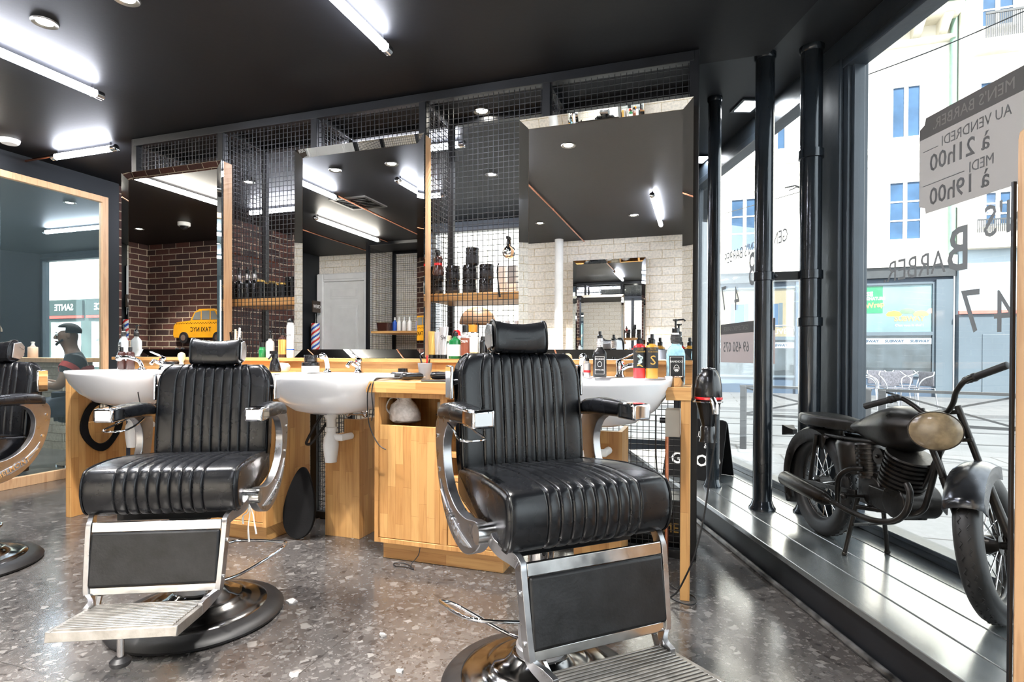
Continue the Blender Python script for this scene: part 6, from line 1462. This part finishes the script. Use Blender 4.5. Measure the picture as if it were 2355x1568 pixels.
text('OSE', 0.17, M['paper'], f1, frame_m((xa+0.22, -0.0075, zt-0.25), (1,0,0), (0,0,1)), bold=0.006); text('SIGNATURE', 0.12, M['paper'], f1, frame_m((xa+0.40, -0.0075, zt-0.38), (1,0,0), (0,0,1)), bold=0.004, sx=0.85); text('Wrap', 0.20, M['gold'], f1, frame_m((xa+0.42, -0.0085, zt-0.57), (1,0,0.12), (-0.12,0,1)), bold=0.006)
text('SUBWAY', 0.19, M['gold'], f1, frame_m((xb-0.55, -0.0075, zs+0.42), (1,0,0), (0,0,1)), bold=0.006, sx=0.95); text("C'est vous le chef !", 0.09, M['paper'], f1, frame_m((xb-0.55, -0.0075, zs+0.24), (1,0,0), (0,0,1)))
for k in range(4):
    random.seed(20+k); q = MB(); cx0 = xa+0.9+0.33*k; q.lathe([(0,0),(0.16,0.0),(0.20,0.05),(0.14,0.13),(0,0.16)], 18, (0,0,0), Matrix.Translation((cx0, 0.0, zs+0.50+0.07*(k%2))) @ Matrix.Diagonal((1,0.02,1,1)))
    q.build('printed_sandwich', (M['orange'], M['poster'], M['ochre'], M['beige'])[k], f1)
for k, fx in enumerate((0.16, 0.5, 0.84)): text('SUBWAY', 0.115, M['shop'], f1, frame_m((xa+(xb-xa)*fx, -0.0135, zs-0.215), (1,0,0.0), (0.18,0,1)), bold=0.005)
f2, xa, xb, zt, zb, zs = shopwin(1612, 1826, 664, 860, 776)
q = MB(); q.box(xa, xb, 0.002, 0.018, zs+0.05, zt); q.build('backing', M['ochre'], f2)
q = MB(); q.box(xa, xb, 0.002, 0.018, zb, zs-0.05); q.build('backing', M['curtain'], f2)
for fx in (0.42, 0.78):
    q = MB(); xx = xa+(xb-xa)*fx; q.box(xx-0.14, xx+0.14, -0.004, 0.0, zs+0.35, zs+1.05); q.build('poster_window', M['winglass'], f2)
    q = MB(); q.box(xx-0.26, xx-0.15, -0.004, 0.0, zs+0.33, zs+1.07); q.box(xx+0.15, xx+0.26, -0.004, 0.0, zs+0.33, zs+1.07); q.build('poster_shutters', M['bluegrey'], f2)
text('OUVERT', 0.22, M['paper'], f2, frame_m((xb-0.35, -0.0075, zs+0.12+0.08), (1,0,0.08), (-0.08,0,1)))
q = MB(); q.tube([(xb-0.35+0.50*math.cos(2*PI*k/32), -0.0075, zs+0.20+0.19*math.sin(2*PI*k/32)) for k in range(32)], 0.012, 6, closed=True); q.build('oval_outline', M['paper'], f2)
for fx in (0.2, 0.52, 0.84): text('SUBWAY', 0.12, M['shop'], f2, frame_m((xa+(xb-xa)*fx, -0.0135, zs-0.215), (1,0,0.0), (0.18,0,1)), bold=0.005)
q = MB(); a = PR(1850, 775, VB); b = PR(1965, 895, VB); q.box(a.x-bo.x, b.x-bo.x, -0.02, 0.02, 0, a.z-bo.z); q.build('shop_door', M['curtain'], bd)
q = MB(); a = PR(2148, 640, VB); b = PR(2186, 895, VB); q.box(a.x-bo.x, b.x-bo.x, -0.12, 0.02, 0, a.z-bo.z); q.build('pilaster', M['bluegrey'], bd)
q = MB(); a = PR(1828, 640, VB); b = PR(1845, 895, VB); q.box(a.x-bo.x, b.x-bo.x, -0.12, 0.02, 0, a.z-bo.z); q.build('pilaster', M['shop'], bd)
# roof cornice with brackets
zc = H_(100)-bo.z
q = MB(); xa = PR(1950, 60, VB).x-bo.x; xb = x1_-0.08
q.box(xa, xb, -0.25, 0, zc-0.10, zc); q.box(xa, xb, -0.75, 0, zc+0.42, zc+0.62); q.build('cornice', M['stone'], bd)
q = MB(); q.box(xa, xb+0.06, -0.92, 0, zc+0.62, zc+0.82); q.build('gutter', M['verdigris'], bd)
for k in range(9):
    q = MB(); xx = xb-0.3-k*0.62; q.prism([(0,zc+0.42),(-0.62,zc+0.42),(-0.62,zc+0.33),(-0.42,zc+0.22),(-0.15,zc+0.0),(0,zc)], xx-0.1, xx+0.1, 'X'); q.build('cornice_bracket', M['stone'], bd)
q = MB(); q.cyl((x1_-0.10,-0.12,3.7-bo.z),(x1_-0.10,-0.12,zc+0.62), 0.09, 14); q.build('downpipe', M['verdigris'], bd)
# neighbouring building to the right, with the grey gate
b2 = T('neighbour_building', 'bright cream neighbour building with balcony and blue-grey gates, right of the sandwich shop', 'building', (UR+3, VB-0.3, G))
bo2 = Vector(b2.location)
bo_keep = bo; bo = bo2
q = MB(); q.box(UR-bo.x, 11.9-bo.x, 0, 0.3, 3.9-bo.z, 16-bo.z); q.build('upper_wall', M['cream'], b2, smooth=False)
q = MB(); q.box(UR+0.02-bo.x, 11.9-bo.x, 0.05, 0.3, 2.15-bo.z, 3.9-bo.z); q.build('transom_panel', mat('pale_transom_glazing', (0.30,0.36,0.40), 0.3, var=0.2, scale=0.6), b2)
q = MB(); q.box(UR+0.02-bo.x, 11.9-bo.x, 0.02, 0.3, 0, 2.15-bo.z); q.build('gate', M['bluegrey'], b2)
for k in range(5):
    q = MB(); xx = UR+0.55+k*1.35-bo.x; q.box(xx, xx+1.1, 0.0, 0.02, 0.15, 1.75); q.build('gate_panel', M['bluegrey'], b2, bev=0.01)
q = MB(); q.box(UR-bo.x, 11.9-bo.x, -0.05, 0.02, 2.15-bo.z, 2.24-bo.z); q.build('gate_lintel', mat('red_edge_paint', (0.45,0.10,0.08), 0.5), b2)
q = MB(); q.box(UR-bo.x, 11.9-bo.x, -0.25, 0.0, 3.9-bo.z, 4.15-bo.z); q.build('cornice', M['stone'], b2)
VBk = VB; VB = VB-0.3
win(2262, 440, 2318, 512, 3, True, b2); win(2248, 188, 2312, 250, 2, True, b2); win(2250, -60, 2320, 60, 3, True, b2)
q = MB(); a = PR(2232, 118, VB); b = PR(2340, 108, VB); xa, xb, zf = a.x-bo.x, b.x-bo.x, a.z-bo.z
q.box(xa, xb, -0.7, 0, zf-0.14, zf); q.build('balcony_slab', M['stone'], b2)
q = MB(); q.box(xa, xb, -0.70, -0.66, zf+0.62, zf+0.68)
for k in range(26): q.box(xa+k*(xb-xa)/26, xa+k*(xb-xa)/26+0.022, -0.69, -0.67, zf, zf+0.62)
q.build('balcony_railing', M['barrier'], b2)
q = MB(); a = PR(2236, 535, VB); b = PR(2340, 512, VB); xa, xb, zf = a.x-bo.x, b.x-bo.x, a.z-bo.z
q.box(xa, xb, -0.22, -0.19, zf+0.32, zf+0.36)
for k in range(22): q.box(xa+k*(xb-xa)/22, xa+k*(xb-xa)/22+0.02, -0.215, -0.20, zf, zf+0.32)
q.build('window_railing', M['barrier'], b2)
VB = VBk
# pharmacy shop further right, only seen in the tall wall mirror
b3 = T('pharmacy_building', 'white building with green pharmacy sign, seen in the tall wall mirror', 'building', (17, VB-0.2, G)); bo = Vector(b3.location)
q = MB(); q.box(12.0-bo.x, 26-bo.x, 0, 0.3, 3.5-bo.z, 13-bo.z); q.build('upper_wall', M['cream'], b3, smooth=False)
q = MB(); q.box(12.0-bo.x, 26-bo.x, 0.02, 0.3, 0, 3.5-bo.z); q.build('shop_wall', mat('dull_green_shop_wall', (0.06,0.085,0.075), 0.5, var=0.4, scale=0.7), b3)
for k in range(5):
    q = MB(); xx = 12.2+k*2.7-bo.x; q.box(xx, xx+2.45, -0.08, 0.02, 2.75-bo.z, 3.45-bo.z); sgn_ = q.build('sign_board', mat('dark_green_sign', (0.02,0.035,0.03), 0.4), b3)
    text(('PHARMA','ESPACE','SANTE','PHARMA','ESPACE')[k], 0.42, (M['paper'] if k in (1,2,4) else mat('green_letters', (0.05,0.55,0.10), 0.4)), sgn_, frame_m((xx+1.22, -0.085, 3.12-bo.z), (1,0,0), (0,0,1)), bold=0.01)
    q = MB(); q.box(xx, xx+2.45, -0.09, 0.0, 2.62-bo.z, 2.74-bo.z); q.build('red_stripe', mat('red_stripe_paint', (0.70,0.06,0.04), 0.4), b3)
    q = MB(); q.box(xx+0.2, xx+2.2, -0.01, 0.02, 0.5, 2.45-bo.z); q.build('shop_window', mat('busy_window_display', (0.6,0.64,0.62), 0.3, var=0.8, scale=1.6), b3)
# wires over the street
q = MB(); q.tube(cr([Q(1960, 182, 9.2), Q(2150, 110, 8.3), Q(2375, 12, 7.2)], 8), 0.009, 6); tag(q.build('overhead_wire', M['rubber']), 'dark overhead wire slanting across the upper right window', 'wire')
q = MB(); q.tube(cr([PR(1560, 520, 18.75), Q(1800, 450, 12), Q(1990, 395, 11.2)], 6), 0.008, 6); tag(q.build('overhead_wire', M['rubber']), 'thin lower overhead wire seen between the iron pipes', 'wire')
t = T('wire_fitting', 'small tramway wire fitting hanging between two iron pipes', 'fitting', Q(1830, 436, 11.9)); o_ = Vector(t.location)
q = MB(); q.tube([Q(1802,430,11.9)-o_, Q(1825,425,11.9)-o_, Q(1845,432,11.9)-o_, Q(1853,440,11.9)-o_], 0.018, 6); q.tube([Q(1812,436,11.9)-o_, Q(1830,428,11.9)-o_, Q(1850,437,11.9)-o_], 0.015, 6); q.build('bracket_arm', M['rubber'], t)
# terrace chairs stacked across the street
M['alu_s'] = mat('terrace_chair_aluminium', (0.35, 0.36, 0.39), 0.3, 0.8); M['weave'] = mat('grey_woven_backrest', (0.08, 0.08, 0.095), 0.6, var=0.3, scale=40)
def terrace_chair(label, loc, rot):
    t = T('terrace_chair', label, 'chair', loc, rot, None)
    q = MB(); q.box(-0.2, 0.2, -0.2, 0.2, 0.43, 0.45); q.build('seat', M['weave'], t, bev=0.01)
    q = MB(); q.box(-0.19, 0.19, 0.19, 0.215, 0.48, 0.80, Matrix.Identity(4)); q.build('backrest', M['weave'], t, bev=0.01)
    for sx in (-1, 1):
        for sy in (-1, 1):
            q = MB(); q.tube([(sx*0.21, sy*0.2, 0.45), (sx*0.25, sy*0.25, 0)], 0.012, 8); q.build('leg', M['alu_s'], t)
        q = MB(); q.tube(cr([(sx*0.2,0.2,0.80),(sx*0.26,0.1,0.72),(sx*0.28,-0.12,0.66),(sx*0.24,-0.2,0.55),(sx*0.21,-0.2,0.44)], 5), 0.013, 8); q.build('armrest', M['alu_s'], t)
    return t
tc = terrace_chair('aluminium terrace chair at the left of the group across the street', W((1992-1177)/FPX*12.4, 12.4, G), 1.2)
for k, (px, z, r, lb) in enumerate(((2026, 13.4, 0.3, 'dark-backed terrace chair, second from the left across the street'), (2056, 12.5, 0.1, 'middle terrace chair of the group across the street'), (2080, 13.5, -0.2, 'terrace chair right of the middle across the street'), (2112, 12.5, -1.1, 'aluminium terrace chair at the right end of the group across the street'))):
    dup(tc, W((px-1177)/FPX*z, z, G), r, lb)
tc.location.z = G
# ================================================================= WRITING ON THE SHOP WINDOW (reads from the street)
def frosted(name, col, a):
    m, nt, b, out = nodes(name); b.inputs['Base Color'].default_value = (*col, 1); b.inputs['Roughness'].default_value = 0.7
    tc_ = N(nt, 'ShaderNodeTexCoord'); nz = N(nt, 'ShaderNodeTexNoise'); nz.inputs['Scale'].default_value = 4; nt.links.new(tc_.outputs['Object'], nz.inputs['Vector'])
    nt.links.new(ramp(nt, nz.outputs[0], [(0.3, tuple(c*0.97 for c in col)), (0.7, col)]), b.inputs['Base Color'])
    tl = N(nt, 'ShaderNodeBsdfTranslucent'); tl.inputs[0].default_value = (*col, 1); tr = N(nt, 'ShaderNodeBsdfTransparent')
    m1_ = N(nt, 'ShaderNodeMixShader'); m1_.inputs[0].default_value = 0.6; m2_ = N(nt, 'ShaderNodeMixShader'); m2_.inputs[0].default_value = a
    nt.links.new(b.outputs[0], m1_.inputs[1]); nt.links.new(tl.outputs[0], m1_.inputs[2]); nt.links.new(tr.outputs[0], m2_.inputs[1]); nt.links.new(m1_.outputs[0], m2_.inputs[2]); nt.links.new(m2_.outputs[0], out.inputs[0]); return m
M['frost'] = frosted('frosted_grey_vinyl', (0.48, 0.455, 0.44), 0.95); M['frost2'] = frosted('darker_frosted_vinyl', (0.27, 0.262, 0.258), 0.95); M['frost3'] = frosted('pinkish_frosted_vinyl', (0.50, 0.43, 0.42), 0.85)
M['vinyl'] = frosted('grey_vinyl_letters', (0.30, 0.305, 0.31), 0.97)
Dv = Vector((-sp, cp, 0)); NG_ = 1.8455
def glass_s(px):
    k = (px-1177)/FPX; d = PH-TH; z = 1.85/(k*math.cos(d)+math.sin(d)); return z*(math.cos(d)-k*math.sin(d)), z
def gtext(body, size, s, h, parent, off=0.0, **kw):
    return text(body, size, kw.pop('m', M['vinyl']), parent, frame_m(F(s, NG_-off, h)-Vector(parent.location), Dv, (0,0,1)), ext=0.0003, **kw)
def gbox(parent, s0, s1, h0, h1, m, off, name):
    q = MB(); a = F(s0, NG_-off, h0); b = F(s1, NG_-off, h0); n_ = Vector((cp, sp, 0))*0.0006; lo = Vector(parent.location)
    q.loft([[a-lo, b-lo, b+Z3*(h1-h0)-lo, a+Z3*(h1-h0)-lo], [a-n_-lo, b-n_-lo, b-n_+Z3*(h1-h0)-lo, a-n_+Z3*(h1-h0)-lo]])
    return q.build(name, m, parent, smooth=False)
t = T('opening_hours_decal', 'frosted opening hours panel stuck high on the window, reading 21h00 and 19h00 in reverse', 'window decal', F(1.9, NG_, 1.6))
lo = Vector(t.location); q = MB(); n_ = Vector((cp, sp, 0))*0.0006
poly = [(1.55,1.605),(2.335,1.605),(2.34,1.63),(2.372,1.642),(2.372,1.972),(2.345,1.985),(2.338,2.012),(1.55,2.012)]
q.loft([[F(s_, NG_, h)-lo for s_, h in poly], [F(s_, NG_-0.0006, h)-lo for s_, h in poly]]); q.build('panel', M['frost'], t, smooth=False)
poly = [(1.55,1.925),(2.371,1.925),(2.371,1.971),(2.344,1.984),(2.337,2.011),(1.55,2.011)]
q = MB(); q.loft([[F(s_, NG_-0.0009, h)-lo for s_, h in poly], [F(s_, NG_-0.0012, h)-lo for s_, h in poly]]); q.build('header_band', M['frost2'], t, smooth=False)
gtext("MEN'S BARBER.", 0.062, 2.30, 1.966, t, 0.0016, align='RIGHT', m=M['frost'], sx=0.9)
gtext('AU VENDREDI', 0.058, 2.255, 1.880, t, 0.0012, align='RIGHT', sx=0.85); gtext('\u00e0 21h00', 0.10, 2.315, 1.806, t, 0.0012, align='RIGHT', sx=0.9, bold=0.001)
gtext('MEDI', 0.058, 2.12, 1.728, t, 0.0012, align='RIGHT', sx=0.85); gtext('\u00e0 19h00', 0.10, 2.315, 1.665, t, 0.0012, align='RIGHT', sx=0.9, bold=0.001)
gbox(t, 2.27, 2.35, 1.868, 1.871, M['vinyl'], 0.0012, 'rule_line'); gbox(t, 2.14, 2.35, 1.722, 1.725, M['vinyl'], 0.0012, 'rule_line')
t = T('shop_name_lettering', "large grey window lettering N'S BARBER in reverse above the motorcycle", 'window decal', F(2.2, NG_, 1.35))
gtext('ARBER.', 0.135, 2.595, 1.385, t, align='RIGHT', sx=0.86); gtext('B', 0.25, 2.165, 1.415, t, sx=0.8, bold=0.002); gtext("N'S", 0.17, 2.055, 1.495, t, align='RIGHT', sx=0.8)
t = T('street_number_lettering', 'thin grey number 47 on the window above the handlebar', 'window decal', F(2.05, NG_, 1.1))
gtext('4', 0.22, 1.965, 1.155, t, sx=0.8); gtext('7', 0.24, 2.105, 1.165, t, sx=0.8)
t = T('shop_name_lettering', "grey reversed lettering of the shop name on the far pane between two pipes", 'window decal', F(4.0, NG_, 1.6))
gtext("GENTLEMEN'S BARBER", 0.12, 4.42, 1.755, t, align='RIGHT', sx=0.8)
t = T('street_number_lettering', 'thin white-grey figures 8, 4 and 7 on the far pane', 'window decal', F(4.0, NG_, 1.3))
gtext('8', 0.34, 3.93, 1.60, t, sx=0.7); gtext('4', 0.26, 4.18, 1.42, t, sx=0.7); gtext('7', 0.28, 4.42, 1.44, t, sx=0.7)
t = T('phone_number_decal', 'pinkish frosted panel with a reversed phone number on the far pane', 'window decal', F(4.0, NG_, 0.95))
gbox(t, 3.60, 4.47, 0.945, 1.245, M['frost3'], 0.0, 'panel'); gbox(t, 3.60, 4.47, 1.165, 1.245, M['frost2'], 0.0008, 'header_band')
gtext("GENTLEMEN'S BARBER.", 0.05, 4.42, 1.203, t, 0.0016, align='RIGHT', m=M['frost'], sx=0.85); gtext('69 450 075', 0.11, 4.42, 1.06, t, 0.001, align='RIGHT', sx=0.9)
# ================================================================= PERSON seated on a stool, seen in the tall wall mirror
M['skin'] = mat('brown_skin', (0.22, 0.115, 0.07), 0.5, var=0.1, scale=10); M['tee'] = mat('black_tshirt', (0.02, 0.022, 0.024), 0.8, var=0.2); M['teered'] = mat('red_shirt_band', (0.45, 0.05, 0.04), 0.8)
M['jeans'] = mat('dark_trousers', (0.03, 0.035, 0.05), 0.85, var=0.2); M['hair'] = mat('short_black_hair', (0.012, 0.01, 0.01), 0.9, bump=0.5, bscale=200)
PL = Vector((-4.28, 3.62, 0)); PRZ = math.atan2(0.57, 0.82)     # local -Y is the front
def skin_mesh(name, verts, edges, radii, m, parent, root=0, sub=2):
    me = bpy.data.meshes.new(name); me.from_pydata(verts, edges, []); me.materials.append(m)
    o = bpy.data.objects.new(name, me); COL.objects.link(o)
    sk = o.modifiers.new('skin', 'SKIN'); sk.use_smooth_shade = True
    ly = me.skin_vertices[0] if me.skin_vertices else None
    if ly is None:
        bm = bmesh.new(); bm.from_mesh(me); bm.verts.layers.skin.verify(); bm.to_mesh(me); bm.free(); ly = me.skin_vertices[0]
    for i, r in enumerate(radii): ly.data[i].radius = r if isinstance(r, tuple) else (r, r); ly.data[i].use_root = (i == root)
    sb = o.modifiers.new('sub', 'SUBSURF'); sb.levels = sub; sb.render_levels = sub
    o.parent = parent; return o
pt = T('person', 'seated person in black and red t-shirt looking at a phone, seen in the tall mirror', 'person', (PL.x, PL.y, 0), PRZ)
SH = 0.46
V_ = []; E_ = []; R_ = []
def add(p, r, link=None):
    V_.append(p); R_.append(r); i = len(V_)-1
    if link is not None: E_.append((link, i))
    return i
pel = add((0,0,SH+0.10), (0.15,0.11)); sp1 = add((0,-0.01,SH+0.24), (0.14,0.10), pel); sp2 = add((0,-0.03,SH+0.38), (0.155,0.105), sp1); ch = add((0,-0.05,SH+0.49), (0.13,0.09), sp2); nk = add((0,-0.07,SH+0.555), 0.055, ch)
hb_ = add((0,-0.09,SH+0.61), 0.06, nk); hm = add((0,-0.105,SH+0.675), (0.074,0.088), hb_); ht = add((0,-0.095,SH+0.745), (0.070,0.082), hm)
hands = []
for s_ in (-1, 1):
    sh = add((s_*0.17,-0.05,SH+0.475), 0.062, ch); el = add((s_*0.235,-0.16,SH+0.24), 0.043, sh); wr = add((s_*0.10,-0.36,SH+0.31), 0.027, el); pm = add((s_*0.075,-0.415,SH+0.335), (0.036,0.018), wr)
    hands.append((s_, pm))
    hp = add((s_*0.10,-0.03,SH+0.07), 0.09, pel); kn = add((s_*0.16,-0.42,SH+0.05), 0.062, hp); an = add((s_*0.15,-0.40,0.09), 0.040, kn); ft = add((s_*0.155,-0.52,0.045), (0.042,0.032), an)
for s_, pm in hands:
    bx, by, bz = V_[pm]
    for k in range(4):
        a_ = add((bx-s_*0.012+s_*0.012*(1.5-k)*0.9, by-0.035, bz+0.022-0.013*k), 0.0085, pm); b_ = add((bx-s_*0.028, by-0.055-0.004*(1.5-abs(k-1.5)), bz+0.026-0.014*k), 0.0080, a_); add((bx-s_*0.052, by-0.050, bz+0.026-0.014*k), 0.0072, b_)
    a_ = add((bx-s_*0.010, by+0.005, bz+0.040), 0.0105, pm); add((bx-s_*0.026, by-0.020, bz+0.058), 0.0090, a_)
body = skin_mesh('body', V_, E_, R_, M['skin'], pt)
# face
q = MB(); q.loft([[Vector((0.011*a,-0.182-0.0*d,z)) + Vector((0,-d,0))*1 for a, d in ((-1,0),(0,dd),(1,0),(0,-0.01))] for z, dd in ((SH+0.705,0.006),(SH+0.685,0.016),(SH+0.668,0.022),(SH+0.660,0.012))]); q.build('nose', M['skin'], pt)
for s_ in (-1, 1):
    q = MB(); q.sphere((s_*0.030,-0.176,SH+0.700), 0.0105, 12); q.build('eye', M['white'], pt)
    q = MB(); q.sphere((s_*0.030,-0.1845,SH+0.699), 0.0048, 8); q.build('pupil', M['hair'], pt)
    q = MB(); q.sphere((s_*0.079,-0.095,SH+0.69), 0.024, 12, (0.35,0.7,1.1)); q.build('ear', M['skin'], pt)
    q = MB(); q.bar((s_*0.016,-0.186,SH+0.718), (s_*0.044,-0.178,SH+0.719), 0.005, 0.006); q.build('eyebrow', M['hair'], pt)
q = MB(); q.tube(cr([(-0.022,-0.176,SH+0.642),(0,-0.188,SH+0.639),(0.022,-0.176,SH+0.642)], 4), 0.0055, 8); q.build('mouth', mat('lips', (0.22,0.07,0.06), 0.5), pt)
q = MB(); q.sphere((0,-0.092,SH+0.735), 0.092, 24, (0.90,1.02,0.80))
for v in list(q.bm.verts):
    if v.co.z < SH+0.715 or (v.co.y < -0.125 and v.co.z < SH+0.770): q.bm.verts.remove(v)
h_ = q.build('hair', M['hair'], pt); mo = h_.modifiers.new('t', 'SOLIDIFY'); mo.thickness = 0.008
q = MB(); q.tube(cr([(-0.06,-0.135,SH+0.655),(-0.04,-0.172,SH+0.625),(0,-0.180,SH+0.612),(0.04,-0.172,SH+0.625),(0.06,-0.135,SH+0.655)], 4), 0.010, 8); q.build('beard', M['hair'], pt)
# clothes
sv = [(0,0,SH+0.08),(0,-0.01,SH+0.24),(0,-0.03,SH+0.38),(0,-0.05,SH+0.485),(0,-0.065,SH+0.525)]; se = [(0,1),(1,2),(2,3),(3,4)]; sr = [(0.165,0.125),(0.155,0.115),(0.17,0.12),(0.145,0.105),(0.07,0.07)]
for s_ in (-1, 1):
    i = len(sv); sv += [(s_*0.175,-0.05,SH+0.475),(s_*0.215,-0.12,SH+0.345)]; se += [(3,i),(i,i+1)]; sr += [0.075, 0.068]
tee = skin_mesh('tshirt', sv, se, sr, M['tee'], pt)
q = MB()
q.loft([superring(0.178, 0.132, 0.128, SH+0.375, 0, -0.035, 40, 2.4, 2.4), superring(0.176, 0.130, 0.126, SH+0.425, 0, -0.04, 40, 2.4, 2.4)], cap0=False, cap1=False); q.build('red_band', M['teered'], pt)
for s_ in (-1, 1):
    q = MB(); a_ = Vector((s_*0.190,-0.075,SH+0.43)); b_ = Vector((s_*0.205,-0.10,SH+0.39)); q.tube([a_, b_], [0.074, 0.073], 20, caps=False); q.build('sleeve_band', M['teered'], pt)
tv = [(0,0,SH+0.09)]; te = []; tr = [(0.165,0.13)]
for s_ in (-1, 1):
    i = len(tv); tv += [(s_*0.10,-0.04,SH+0.07),(s_*0.16,-0.42,SH+0.05),(s_*0.155,-0.41,SH-0.10),(s_*0.15,-0.40,0.12)]; te += [(0,i),(i,i+1),(i+1,i+2),(i+2,i+3)]; tr += [0.105, 0.078, 0.066, 0.055]
skin_mesh('trousers', tv, te, tr, M['jeans'], pt)
for s_ in (-1, 1):
    q = MB(); q.loft([superring(0.048*k, 0.13*k, 0.075*k, z, s_*0.155, -0.46, 28, 2.6, 2.6) for z, k in ((0.0,0.95),(0.015,1.0),(0.05,0.95),(0.085,0.70),(0.11,0.55))]); q.build('shoe', M['black'], pt)
t = T('smartphone', 'phone with a lit blue screen held by the seated person', 'phone', pt.matrix_world @ Vector((0,0,0)))
mP = Matrix.Translation((PL.x, PL.y, 0)) @ Matrix.Rotation(PRZ, 4, 'Z'); pp = mP @ Vector((0.0,-0.455,SH+0.375)); t.location = pp; t.rotation_euler = (0, 0, PRZ)
mm = Matrix.Rotation(math.radians(-35), 4, 'X')
q = MB(); q.box(-0.037, 0.037, -0.004, 0.004, -0.07, 0.07, mm); q.build('case', M['black'], t, bev=0.003)
q = MB(); q.box(-0.033, 0.033, 0.0041, 0.005, -0.063, 0.063, mm); q.build('screen', glow('lit_phone_screen', (0.4, 0.55, 0.9), 0.8), t)
t = T('stool', 'round black stool under the seated person', 'stool', (PL.x, PL.y, 0), PRZ)
q = MB(); q.lathe([(0,0.385),(0.17,0.385),(0.18,0.40),(0.18,0.43),(0.165,0.445),(0,0.445)], 32); q.build('seat', M['leather'], t)
q = MB(); q.lathe([(0,0.03),(0.025,0.03),(0.025,0.385),(0,0.385)], 20); q.lathe([(0,0),(0.19,0),(0.19,0.012),(0.05,0.035),(0,0.035)], 32); q.build('column', M['chrome'], t)
t = lathe_thing('soap_bottle', 'beige pump bottle on the reception desk, seen in the tall wall mirror', 'bottle', (-2.75, 4.15, 0.9455), [('body', rbody(0.045, 0.12, 0.01, 0.5), 'beige'), ('pump', [(0,0.13),(0.018,0.13),(0.012,0.15),(0.02,0.17),(0,0.175)], 'white')])
# white bottles on the opposite mesh stand, seen in the middle mirror
for k, (x, m) in enumerate(((-3.98,'blue'),(-3.90,'white'),(-3.81,'white'),(-3.72,'white'),(-3.58,'mauve'))):
    lathe_thing('care_bottle', ('blue bottle', 'white bottle', 'white bottle', 'white bottle', 'lilac bottle')[k]+' on the shelf seen in the middle mirror, '+('first', 'second', 'third', 'fourth', 'last')[k]+' in its row', 'bottle', (x, -1.25+0.02*k, 1.3055), [('body', rbody(0.032, 0.15, 0.05, 0.4), m), ('cap', cyl_(0.012, 0.16, 0.20), 'white')], group='bottles on the opposite shelf')
t = T('storage_basket', 'dark basket on the shelf seen in the middle mirror', 'basket', (-4.08, -1.15, 1.3055))
q = MB(); q.loft([superring(0.09, 0.06, 0.06, 0, n=32, e=5, eb=5), superring(0.10, 0.07, 0.07, 0.12, n=32, e=5, eb=5), superring(0.095, 0.065, 0.065, 0.12, n=32, e=5, eb=5), superring(0.085, 0.055, 0.055, 0.01, n=32, e=5, eb=5)]); q.build('basket_body', M['brown'], t)
